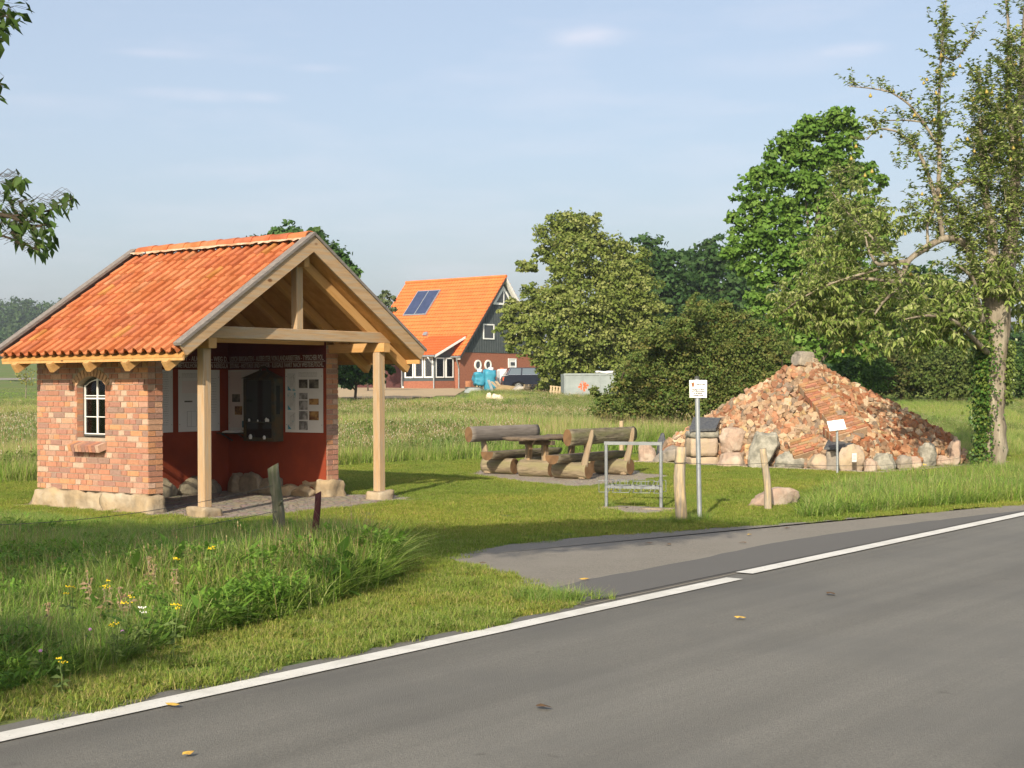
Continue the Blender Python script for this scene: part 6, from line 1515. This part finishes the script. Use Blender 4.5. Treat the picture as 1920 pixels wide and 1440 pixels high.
tree('oak_tree', 'dark tree seen through the fruit tree branches', 92, 1640, [blob_px(a[0], a[1], a[2], 92) for a in ((1640, 560, 50), (1600, 610, 55), (1680, 600, 55), (1730, 570, 60), (1650, 650, 60), (1760, 620, 55), (1790, 570, 40))], 620, 22, .38, DP, 10, .40, GD, spread=.17)
tree('oak_tree', 'low dark tree right of the fruit tree trunk', 120, 1905, [blob_px(a[0], a[1], a[2], 120) for a in ((1890, 665, 30), (1920, 650, 32), (1960, 660, 40), (1985, 690, 40), (1910, 700, 30))], 300, 20, .4, DP, 12, .3, GD, spread=.18)
# tree behind the shelter
TY = 62
tree('chestnut_tree', 'dark green tree rising behind the shelter roof', TY, 560, [blob_px(*a) for a in ((540, 470, 48, TY), (500, 490, 50, TY), (585, 485, 52, TY), (630, 510, 38, TY), (655, 520, 26, TY), (560, 540, 80, TY), (480, 570, 70, TY), (620, 570, 50, TY), (640, 610, 40, TY), (520, 620, 80, TY))], 1800, 26, .24, [(.045, .10, .025), (.06, .13, .03), (.04, .085, .02), (.08, .14, .04)], 13, .32, spread=.15, shell=.2)
SY = 78
tree('thin_tree', 'sparse greyish young tree just left of the house roof', SY + 20, 722, [blob_px(a[0], a[1], a[2], SY + 20) for a in ((722, 560, 14), (712, 585, 16), (732, 580, 12), (722, 610, 20), (712, 640, 22), (735, 562, 7))], 160, 14, .24, [(.09, .13, .06), (.12, .15, .07)], 14, .1, spread=.22, bark='bark_grey')
tree('leafy_shrub', 'dark leafy shrubs beside the shelter wall and the house', 70, 665, [blob_px(a[0], a[1], a[2], 70) for a in ((650, 660, 30), (680, 655, 30), (640, 690, 28), (675, 690, 30), (700, 665, 22), (700, 700, 22), (655, 712, 22), (720, 690, 18))], 420, 20, .20, [(.05, .12, .02), (.07, .15, .028), (.035, .085, .018)], 15, .08, cat='shrub')
tree('leafy_shrub', 'yellowish shrub at the left edge of the house', 90, 690, [blob_px(a[0], a[1], a[2], 90) for a in ((690, 655, 16), (705, 645, 14), (725, 650, 14), (684, 705, 14))], 160, 16, .22, [(.10, .18, .03), (.14, .21, .05)], 16, .06, cat='shrub')
# big brown-green bush
BY = 43
lb = [blob_px(*a) for a in ((1330, 600, 28, BY), (1355, 592, 20, BY), (1295, 612, 28, BY), (1262, 630, 24, BY), (1385, 612, 28, BY), (1420, 630, 28, BY), (1452, 648, 28, BY), (1235, 650, 28, BY), (1290, 655, 40, BY), (1345, 650, 44, BY), (1400, 665, 42, BY), (1205, 680, 28, BY), (1250, 695, 42, BY), (1310, 710, 48, BY), (1370, 720, 48, BY), (1172, 712, 26, BY), (1200, 735, 38, BY), (1260, 755, 46, BY), (1325, 770, 46, BY), (1145, 745, 24, BY), (1128, 770, 20, BY), (1165, 775, 36, BY), (1215, 795, 40, BY), (1120, 735, 14, BY), (1430, 700, 44, BY), (1475, 690, 38, BY), (1480, 735, 38, BY), (1400, 760, 46, BY), (1185, 700, 18, BY, -1), (1310, 590, 16, BY))]
g = np.random.default_rng(55)
for k in range(46):
    c_ = lb[g.integers(0, len(lb))]
    if c_[0] < 3.4: continue
    a_ = g.uniform(-.4, PI + .4); q_ = c_[3] * g.uniform(.95, 1.35); lb.append((c_[0] + math.cos(a_) * q_, c_[1] - abs(g.normal(0, .5)), c_[2] + math.sin(a_) * q_ * .9, .22 * g.uniform(.6, 1.5), .2, .3 * g.uniform(.6, 1.6)))
tree('hawthorn_bush', 'huge brownish green bush left of the rubble pyramid', BY, 1290, lb, 2600, 34, .085, [(.095, .14, .03), (.13, .155, .04), (.07, .11, .022), (.17, .15, .045), (.085, .15, .03), (.17, .21, .055)], 17, .12, spread=.24, shell=.5, cat='bush', nl=22)
# sprigs poking out of the bush edge
# hedge far right
HYd = 63
for i, (px, py, r, lb_, pal) in enumerate(((1610, 690, 48, 'green hedge bush directly behind the heap on its right', [(.06, .14, .022), (.09, .17, .035)]), (1690, 690, 55, 'brownish hedge bush in the middle of the right hedge', [(.09, .12, .03), (.13, .12, .04), (.06, .10, .02)]), (1775, 690, 52, 'olive hedge bush left of the fruit tree trunk', [(.08, .13, .028), (.12, .15, .04)]), (1930, 700, 45, 'dark hedge bush at the right edge of the photo', [(.05, .11, .02), (.08, .13, .03)]), (1850, 700, 44, 'hedge bush behind the fruit tree trunk', [(.07, .12, .025), (.10, .14, .035)]))):
    bl = [blob_px(px + dx, py + dy, rr, HYd + i % 2) for dx, dy, rr in ((0, 0, r), (-r * .6, 15, r * .7), (r * .6, 12, r * .7), (0, 30, r * .7), (r * .2, -r * .5, r * .55))]
    tree('hedge_bush', lb_, HYd + i % 2, px, bl, 420, 18, .15, pal, 40 + i, .08, 'bushes of the hedge right of the heap', cat='bush')
# sapling in the far field
sp0 = ground(48, 748); so = empty('sapling', sp0, 0, 'thin yellowish sapling in the meadow left of the shelter', 'sapling'); hS = at(48, 690, sp0.y).z - sp0.z
trunk_mesh('trunk', [([(0, 0, 0), (.05, 0, hS * .6), (0, 0, hS)], [.03, .02, .008]), ([(.03, 0, hS * .5), (-.25, 0, hS * .85)], [.012, .005]), ([(.03, 0, hS * .5), (.3, 0, hS * .9)], [.012, .005])], 'bark_grey', so, 5)
g = np.random.default_rng(4); P = np.stack([g.normal(0, .28, 160), g.normal(0, .2, 160), hS * g.uniform(.45, 1.0, 160)], -1)
V, F, Cc = quads(P, .12, np.array([(.25, .25, .06)] * 160) * g.uniform(.7, 1.2, (160, 1)), g); npmesh('crown', V, F, 'leaf', col=Cc, parent=so)
# forested hill far left
hx = np.linspace(-420, 60, 50); hy = np.linspace(430, 900, 30); A, B = np.meshgrid(hx, hy)
def hz(x, y): return 5.5 + 27 * sst(440, 700, y) * (1 - sst(-80, 40, x)) 
Z = hz(A, B); Ih = np.arange(A.size).reshape(A.shape)
hill = npmesh('hill', np.stack([A, B, Z], -1).reshape(-1, 3), np.stack([Ih[:-1, :-1], Ih[:-1, 1:], Ih[1:, 1:], Ih[1:, :-1]], -1).reshape(-1, 4), 'far_field', smooth=True); struct(hill)
g = np.random.default_rng(21); bl = []
for k in range(900):
    x, y = g.uniform(-330, -20), 432 + 300 * g.uniform(0, 1) ** 1.4
    if x / y < -.42: continue
    r = g.uniform(3.2, 5.5); bl.append((x, y, hz(x, y) + r * g.uniform(.9, 1.3), r, r, r * g.uniform(.9, 1.4)))
V_, _ = crown_mesh('forest', bl, 14000, 10, 1.5, [(.035, .075, .02), (.05, .095, .026), (.028, .06, .018), (.06, .10, .03)], 'leaf', None, 22, .22, .8)
tag(V_, 'dark wooded hillside far away behind the fields', 'forest', kind='stuff')
# tree line far behind, low, along the horizon
bl = []
for k in range(420):
    x, y = g.uniform(-60, 150), g.uniform(240, 300)
    r = g.uniform(2.6, 4.2); bl.append((x, y, float(tz(x, y)) + r * g.uniform(.6, 1.5), r, r, r * g.uniform(.9, 1.5)))
V_, _ = crown_mesh('distant_woods', bl, 5000, 10, 1.0, DP, 'leaf', None, 23, .22, .8); tag(V_, 'low distant woods along the horizon', 'woods', kind='stuff')

# ------------------------------------------------------------------ fruit tree on the right
PY_ = 28.5
pb = at(1860, 892, PY_); pear = empty('pear_tree', (pb.x, PY_, 0), 0, 'old pear tree with yellow fruit and ivy on its trunk at the roadside', 'tree')
PO_ = Vector((pb.x, PY_, 0))
def pp(px, py, dy=0.0): return at(px, py, PY_ + dy) - PO_
def pr(w): return w / 2 / FPX * PY_
paths = [
 ([pp(1860, 905), pp(1860, 870), pp(1862, 800), pp(1863, 720), pp(1866, 650), pp(1868, 600), pp(1872, 540)], [pr(60), pr(56), pr(45), pr(42), pr(44), pr(50), pr(46)]),
 ([pp(1862, 610), pp(1852, 540), pp(1862, 480), pp(1858, 420), pp(1845, 350), pp(1842, 300), pp(1838, 220)], [pr(26), pr(28), pr(22), pr(18), pr(14), pr(10), pr(6)]),
 ([pp(1880, 560), pp(1893, 480, .2), pp(1900, 400, .3), pp(1905, 300, .3), pp(1915, 150, .3), pp(1925, -30, .3)], [pr(32), pr(30), pr(24), pr(18), pr(12), pr(5)]),
 ([pp(1905, 330, .3), pp(1890, 180, 0), pp(1892, 60, 0), pp(1885, -20, 0)], [pr(12), pr(9), pr(6), pr(4)]),
 ([pp(1850, 560), pp(1828, 500, -.3), pp(1815, 462, -.4), pp(1795, 448, -.6), pp(1770, 446, -.8), pp(1740, 462, -.9), pp(1703, 487, -1.0), pp(1690, 520, -1.1), pp(1680, 545, -1.2), pp(1655, 566, -1.3), pp(1640, 590, -1.4)], [pr(20), pr(18), pr(15), pr(13), pr(13), pr(12), pr(11), pr(9), pr(7), pr(5), pr(3)]),
 ([pp(1703, 490, -1.0), pp(1680, 492, -1.1), pp(1645, 498, -1.3), pp(1628, 470, -1.3), pp(1622, 440, -1.3)], [pr(9), pr(9), pr(7), pr(4), pr(2)]),
 ([pp(1768, 446, -.8), pp(1758, 385, -.7), pp(1745, 340, -.7), pp(1730, 300, -.7), pp(1712, 270, -.8), pp(1680, 245, -.9), pp(1645, 240, -1), pp(1625, 262, -1)], [pr(9), pr(9), pr(8), pr(7), pr(5), pr(4), pr(3), pr(2)]),
 ([pp(1758, 385, -.7), pp(1762, 300, -.6), pp(1760, 200, -.6), pp(1765, 90, -.6), pp(1775, -10, -.6)], [pr(8), pr(8), pr(6), pr(4), pr(2)]),
 ([pp(1760, 275, -.6), pp(1735, 235, -.7), pp(1705, 195, -.8), pp(1670, 172, -.8), pp(1630, 165, -.8), pp(1592, 162, -.8)], [pr(5), pr(5), pr(4), pr(3), pr(2.5), pr(1.5)]),
 ([pp(1738, 230, -.7), pp(1700, 225, -.7), pp(1660, 226, -.9), pp(1640, 232, -.9)], [pr(3), pr(3), pr(2), pr(1)]),
 ([pp(1845, 345, 0), pp(1815, 336, -.1), pp(1790, 350, -.2), pp(1770, 372, -.3), pp(1750, 400, -.4)], [pr(9), pr(8), pr(6), pr(4), pr(2)]),
 ([pp(1765, 105, -.6), pp(1790, 115, -.5), pp(1820, 75, -.5), pp(1835, 40, -.5)], [pr(4), pr(3), pr(2.5), pr(1.5)]),
 ([pp(1740, 460, -.9), pp(1738, 420, -.9), pp(1752, 392, -.8)], [pr(6), pr(5), pr(4)]),
 ([pp(1858, 640, 0), pp(1838, 590, -.4), pp(1825, 520, -.6), pp(1800, 500, -1)], [pr(12), pr(10), pr(8), pr(4)]),
 ([pp(1860, 670, 0), pp(1830, 640, -.8), pp(1790, 600, -1.4), pp(1740, 590, -1.8), pp(1690, 600, -2.0)], [pr(12), pr(10), pr(7), pr(5), pr(2)]),
 ([pp(1890, 560, 0), pp(1925, 520, .3), pp(1960, 470, .5)], [pr(16), pr(13), pr(8)]),
 ([pp(1850, 600, .4), pp(1780, 545, 1.4), pp(1700, 530, 2.4), pp(1600, 520, 3.2), pp(1520, 540, 3.4)], [pr(14), pr(12), pr(9), pr(6), pr(3)]),
 ([pp(1700, 530, 2.4), pp(1640, 450, 3.0), pp(1590, 400, 3.4), pp(1560, 360, 3.6)], [pr(8), pr(6), pr(4), pr(2)]),
 ([pp(1645, 505, 2.8), pp(1560, 530, 3.2), pp(1500, 560, 3.3), pp(1462, 590, 3.3)], [pr(5), pr(4), pr(3), pr(2)]),
]
trunk_mesh('trunk', paths[:1], 'bark_grey', pear, 20, .055)
for pth in paths[1:]: trunk_mesh('limb', [pth], 'bark_grey', pear, 9, .035)
# twigs: along the limbs and inside foliage regions, each with hanging leaves
PAL_P = np.array([(.20, .28, .06), (.26, .32, .085), (.14, .21, .04), (.35, .39, .15)])
g = np.random.default_rng(31); tw = []
def twig_at(p, d, L, droop=.0): tw.append((Vector(p), Vector(d).normalized(), L, droop))
for pts, rad in paths[1:]:
    tot = sum((Vector(pts[i + 1]) - Vector(pts[i])).length for i in range(len(pts) - 1)); nt_ = int(tot * 13)
    for _ in range(nt_):
        i = g.integers(0, len(pts) - 1); t = g.uniform(); p = Vector(pts[i]).lerp(Vector(pts[i + 1]), t); dr = (Vector(pts[i + 1]) - Vector(pts[i])).normalized()
        if rad[i] > pr(13) and g.uniform() < .55: continue
        twig_at(p, Vector((g.normal(0, .8), g.normal(0, .8), abs(g.normal(.5, .6)))) + dr * .7, g.uniform(.15, .42))
regions = [  # px, py, rx, ry, depth, half depth, count, droopy
 (1500, 575, 55, 50, -.8, .8, 70, 1), (1560, 560, 70, 70, -.3, 1.4, 120, 1), (1560, 480, 60, 60, .4, 1.4, 90, 1), (1600, 400, 55, 60, .8, 1.2, 80, .6), (1580, 340, 30, 30, 1.5, .6, 26, .4), (1640, 430, 55, 50, 0, 1.4, 70, .5),
 (1660, 545, 60, 60, 0, 1.4, 90, 1), (1740, 560, 60, 60, -.5, 1.4, 80, 1), (1740, 620, 60, 40, -1, 1.2, 50, 1), (1800, 590, 40, 60, -.6, 1.0, 60, .8), (1620, 610, 60, 50, 0, 1.2, 70, 1), (1565, 612, 45, 24, -.5, .8, 30, 1),
 (1790, 420, 35, 50, -.3, .7, 50, 0), (1830, 430, 40, 70, 0, .8, 60, 0), (1890, 440, 50, 90, .2, 1.2, 120, .2), (1870, 330, 50, 70, .1, 1.1, 120, .2), (1900, 240, 45, 80, .2, 1.1, 130, .2), (1850, 250, 35, 80, 0, .8, 80, .2), (1905, 130, 34, 70, .2, .8, 70, 0), (1840, 180, 26, 60, 0, .6, 40, 0), (1880, 520, 40, 40, -.4, .6, 40, .5), (1815, 500, 30, 40, -.5, .6, 30, .4), (1930, 330, 30, 120, .2, 1.4, 90, .2), (1915, 570, 25, 60, .5, .8, 30, .6),
 (1770, 330, 22, 50, -.6, .4, 22, 0), (1762, 200, 20, 70, -.6, .35, 34, 0), (1768, 90, 14, 70, -.6, .3, 26, 0), (1700, 300, 30, 40, -.8, .4, 14, .3), (1680, 410, 50, 30, -.5, .8, 30, .5), (1735, 400, 30, 40, -.6, .5, 26, .3)]
for px, py, rx, ry, dy, hd, cnt, dpy in regions:
    for _ in range(int(cnt * (1.5 if px > 1780 else 1.15))):
        while True:
            a, b, c_ = g.uniform(-1, 1, 3)
            if a * a + b * b + c_ * c_ < 1: break
        twig_at(pp(px + a * rx, py + b * ry, dy + c_ * hd + (4.6 if px < 1690 and py > 310 else 0)), Vector((g.normal(-.1, .8), g.normal(0, .8), g.normal(.5, .5))), g.uniform(.25, .5), dpy)
tv = MB(); LP, LD, LL, LC, LDr = [], [], [], [], []
for p, d, L, dpy in tw:
    e = d; pts = [p]; q = p.copy()
    for k in range(4):
        e = (e + Vector((g.normal(0, .15), g.normal(0, .15), .10 if dpy < .5 else -.22))).normalized(); q = q + e * L / 4; pts.append(q.copy())
    tv.tube(pts, [.005, .004, .003, .0025, .002], 4, caps=False)
    nl_ = int(L * (42 if dpy < .5 else 46))
    for k in range(nl_):
        t = .12 + .88 * (k + g.uniform()) / nl_; i = min(int(t * 4), 3); b = pts[i].lerp(pts[i + 1], t * 4 - i); a = g.uniform(0, 2 * PI)
        dd = Vector((math.cos(a), math.sin(a), g.normal(.05 if dpy < .5 else -.15, .35))) * .9 + e * .35; LP.append(tuple(b)); LD.append(tuple(dd.normalized())); LL.append(g.uniform(.085, .13) * (1.15 if dpy >= .5 else 1)); LC.append(PAL_P[g.integers(0, 4)] * g.uniform(.8, 1.2)); LDr.append(.25 + .3 * dpy)
tv.build('twigs', 'bark_grey', pear, fix=False)
LP, LD, LL, LC, LDr = map(np.array, (LP, LD, LL, LC, LDr))
V, F, Cc = leaf_arrays(LP, LD, LL, .24, LC, droop=LDr[:, None], g=g); npmesh('leaves', V, F, 'leaf', col=Cc, parent=pear)
# pears
pm = None
fruit_px = [(1755, 175), (1738, 150), (1732, 157), (1675, 172), (1690, 178), (1632, 180), (1707, 185), (1715, 217), (1788, 140), (1800, 125), (1765, 105), (1757, 135), (1752, 225), (1714, 218), (1729, 365), (1763, 368), (1814, 262), (1827, 285), (1850, 173), (1825, 187), (1890, 155), (1912, 262), (1900, 278), (1635, 322), (1622, 330), (1596, 298), (1605, 275), (1652, 257), (1700, 265), (1697, 440), (1848, 472), (1708, 515), (1690, 536), (1580, 660), (1660, 208), (1895, 300), (1860, 175), (1870, 230), (1888, 200), (1905, 120)]
for i, (px, py) in enumerate(fruit_px):
    if pm is None:
        mb = MB(); mb.tube([(0, 0, .0), (0, 0, -.012), (0, 0, -.03), (0, 0, -.05), (0, 0, -.068), (0, 0, -.078)], [.006, .014, .02, .032, .03, .012], 10); mb.tube([(0, 0, .03), (0, 0, -.002)], .002, 4)
        o = mb.build('pear', 'pear_skin', pear, smooth=True); pm = o.data
    else: o = bpy.data.objects.new('pear', pm); C.objects.link(o); o.parent = pear
    o.location = pp(px, py - 5, -.75 if px < 1800 else -.5); s = rnd.uniform(.85, 1.1); o.scale = (s, s, s)
# ivy on the trunk
def trunk_c(z):
    pts, rad = paths[0]
    for a, b, ra_, rb_ in zip(pts[:-1], pts[1:], rad[:-1], rad[1:]):
        if a.z <= z <= b.z: t = (z - a.z) / (b.z - a.z); return a.lerp(b, t), ra_ * (1 - t) + rb_ * t
    return pts[-1], rad[-1]
n = 4600; P, D, L, CL = [], [], [], []
for k in range(n):
    z = g.uniform(.05, 3.0) if k % 3 else g.uniform(.9, 2.6); c, r = trunk_c(z)
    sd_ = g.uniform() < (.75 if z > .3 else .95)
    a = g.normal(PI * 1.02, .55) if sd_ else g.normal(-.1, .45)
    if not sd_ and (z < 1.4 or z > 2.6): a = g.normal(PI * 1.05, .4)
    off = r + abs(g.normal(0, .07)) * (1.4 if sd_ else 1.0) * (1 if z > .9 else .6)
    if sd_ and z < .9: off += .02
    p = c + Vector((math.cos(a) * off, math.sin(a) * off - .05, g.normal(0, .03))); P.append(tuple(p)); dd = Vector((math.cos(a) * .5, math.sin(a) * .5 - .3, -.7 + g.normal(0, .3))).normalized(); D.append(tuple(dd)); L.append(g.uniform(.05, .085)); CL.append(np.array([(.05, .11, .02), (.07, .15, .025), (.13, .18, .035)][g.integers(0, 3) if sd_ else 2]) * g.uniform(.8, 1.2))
V, F, Cc = leaf_arrays(np.array(P), np.array(D), np.array(L), .42, np.array(CL), .1, g); npmesh('ivy', V, F, 'leaf_gloss', col=Cc, parent=pear)

# ------------------------------------------------------------------ apple tree reaching in from the left
AY = 7.6
apple = empty('apple_tree', (-6.6, 4.2, 0), 0, 'apple tree whose dark leafy branches hang in from the left edge', 'tree'); AO = Vector((-6.6, 4.2, 0))
def ap(px, py, dy=0.0): return at(px, py, AY + dy) - AO
crown_c = Vector((-.1, .1, 6.3))
limbs = [([(0, 0, -.2), (.05, 0, 1.2), (0, .1, 2.4), (.1, .1, 3.6), (-.1, .2, 5.2), (0, .1, 7.2)], [.2, .17, .15, .12, .08, .03]),
 ([(0, .1, 2.3), (.9, .15, 2.35), (1.9, .2, 2.5), ap(-60, 395), ap(20, 405), ap(60, 425), ap(95, 420)], [.08, .06, .045, .025, .012, .008, .004]),
 ([ap(20, 405), ap(70, 400), ap(110, 390), ap(135, 372)], [.008, .006, .005, .003]),
 ([ap(-60, 430), ap(10, 443), ap(45, 458), ap(75, 470)], [.012, .008, .006, .003]),
 ([(.0, .1, 2.9), (.9, .1, 3.4), ap(-80, 0), ap(-5, 20), ap(25, 40)], [.06, .04, .02, .008, .004]),
 ([ap(-80, 120), ap(-20, 150), ap(5, 160)], [.012, .006, .003])]
r = random.Random(5)
for e_ in ((-.2, .2, 6.2), (-.3, -1.2, 6.6), (.9, 1.0, 6.1), (2.2, .9, 6.3), (3.4, 1.0, 6.2), (4.6, 1.4, 6.3), (-1.6, 1.6, 5.4), (1.2, -4.0, 4.6), (-1.6, -1.5, 5.6), (.2, 2.2, 5.2)):
    z0 = r.uniform(2.8, 3.6); e = Vector(e_); s = Vector((0, .1, z0)); limbs.append(([s, s.lerp(e, .5) + Vector((0, 0, .3)), e], [.07, .045, .012]))
trunk_mesh('trunk', limbs[:1], 'bark_grey', apple, 16)
for l_ in limbs[1:6]: trunk_mesh('limb', [l_], 'bark_dark', apple, 6)
trunk_mesh('branches', limbs[6:], 'bark_dark', apple, 6)
g = np.random.default_rng(77); P, D, L, CL = [], [], [], []
AP = np.array([(.05, .095, .02), (.065, .12, .025), (.04, .075, .016), (.09, .14, .03)])
def aleaf(p, d): P.append(tuple(p)); D.append(tuple(Vector(d).normalized())); L.append(g.uniform(.055, .088)); CL.append(AP[g.integers(0, 4)] * g.uniform(.8, 1.2))
tm = MB()
for px, py, rx, ry, cnt in ((25, 350, 28, 26, 22), (15, 400, 40, 32, 46), (70, 400, 35, 28, 28), (60, 440, 36, 24, 28), (110, 385, 24, 14, 15), (130, 368, 12, 8, 7), (75, 465, 26, 12, 11), (-10, 20, 40, 40, 40), (18, 25, 22, 26, 16), (0, 65, 16, 16, 8), (0, 150, 10, 12, 5), (-2, 180, 6, 10, 3), (42, 10, 9, 14, 4), (95, 425, 12, 14, 6), (-50, 380, 60, 60, 60), (-60, 100, 40, 100, 60)):
    for _ in range(int(cnt * 1.15)):
        a = g.uniform(0, 2 * PI); q = math.sqrt(g.uniform()); p = ap(px + math.cos(a) * rx * q, py + math.sin(a) * ry * q, g.normal(0, .16))
        d = Vector((g.normal(.3, .6), g.normal(0, .5), g.normal(-.45, .5))).normalized(); aleaf(p, d); tm.tube([p, p - d * .02 + Vector((-.04, 0, .015)), p + Vector((-.09, 0, .0))], [.0008, .001, .0012], 4, caps=False)
tm.build('twigs', 'bark_dark', apple, fix=False)
# the rest of the crown, outside the frame, which throws the shade on the grass
cb = [(5.4, 1.7, 6.3, .8, .5, .5), (-.2, .2, 5.6, 1.7, 1.7, 1.3), (-.3, -1.2, 6.6, 1.4, 1.3, 1.0), (.9, 1.0, 6.1, 1.4, 1.3, 1.0), (2.2, .1, 6.3, 1.2, .9, .8), (3.4, .8, 6.2, 1.1, .7, .6), (4.6, 1.3, 6.3, 1.0, .6, .5), (-1.6, 1.6, 5.4, 1.4, 1.4, 1.1), (1.2, -4.0, 4.6, .95, .8, .6), (-1.6, -1.5, 5.6, 1.3, 1.3, 1.0), (.2, 2.2, 5.2, 1.2, 1.1, .9)]
V1, F1, C1 = leaf_arrays(np.array(P), np.array(D), np.array(L), .27, np.array(CL), .2, g); npmesh('leaves', V1, F1, 'leaf', col=C1, parent=apple)
crown_mesh('crown', cb + [(2.0, .3, 6.0, 1.1, .8, .8), (2.8, .5, 6.2, 1.1, .7, .7), (3.6, .8, 6.3, 1.2, .7, .7), (4.2, 1.1, 6.2, 1.2, .6, .6), (5.0, 1.5, 6.3, 1.2, .5, .5), (4.6, 1.3, 6.1, 1.2, .5, .5), (5.6, 1.8, 6.3, 1.0, .4, .4)], 2500, 34, .10, AP, 'leaf', apple, 78, .17, .35)
#SECTION_HAZE
# ------------------------------------------------------------------ hazy summer air
hzm = bpy.data.materials.new('haze_air'); hzm.use_nodes = True; hn = hzm.node_tree; hn.nodes.clear()
ho = hn.nodes.new('ShaderNodeOutputMaterial'); hv_ = hn.nodes.new('ShaderNodeVolumePrincipled'); hv_.inputs['Color'].default_value = (.80, .88, 1.0, 1); hv_.inputs['Density'].default_value = .0003; hv_.inputs['Anisotropy'].default_value = .2
hn.links.new(hv_.outputs[0], ho.inputs['Volume']); MATS['haze_air'] = hzm
mb = MB(); mb.box((-950, -70, -1.2), (950, 1550, 58)); hz_ = mb.build('haze', 'haze_air'); hz_['kind'] = 'stuff'; tag(hz_, 'thin hazy air over the far fields and woods', 'haze')
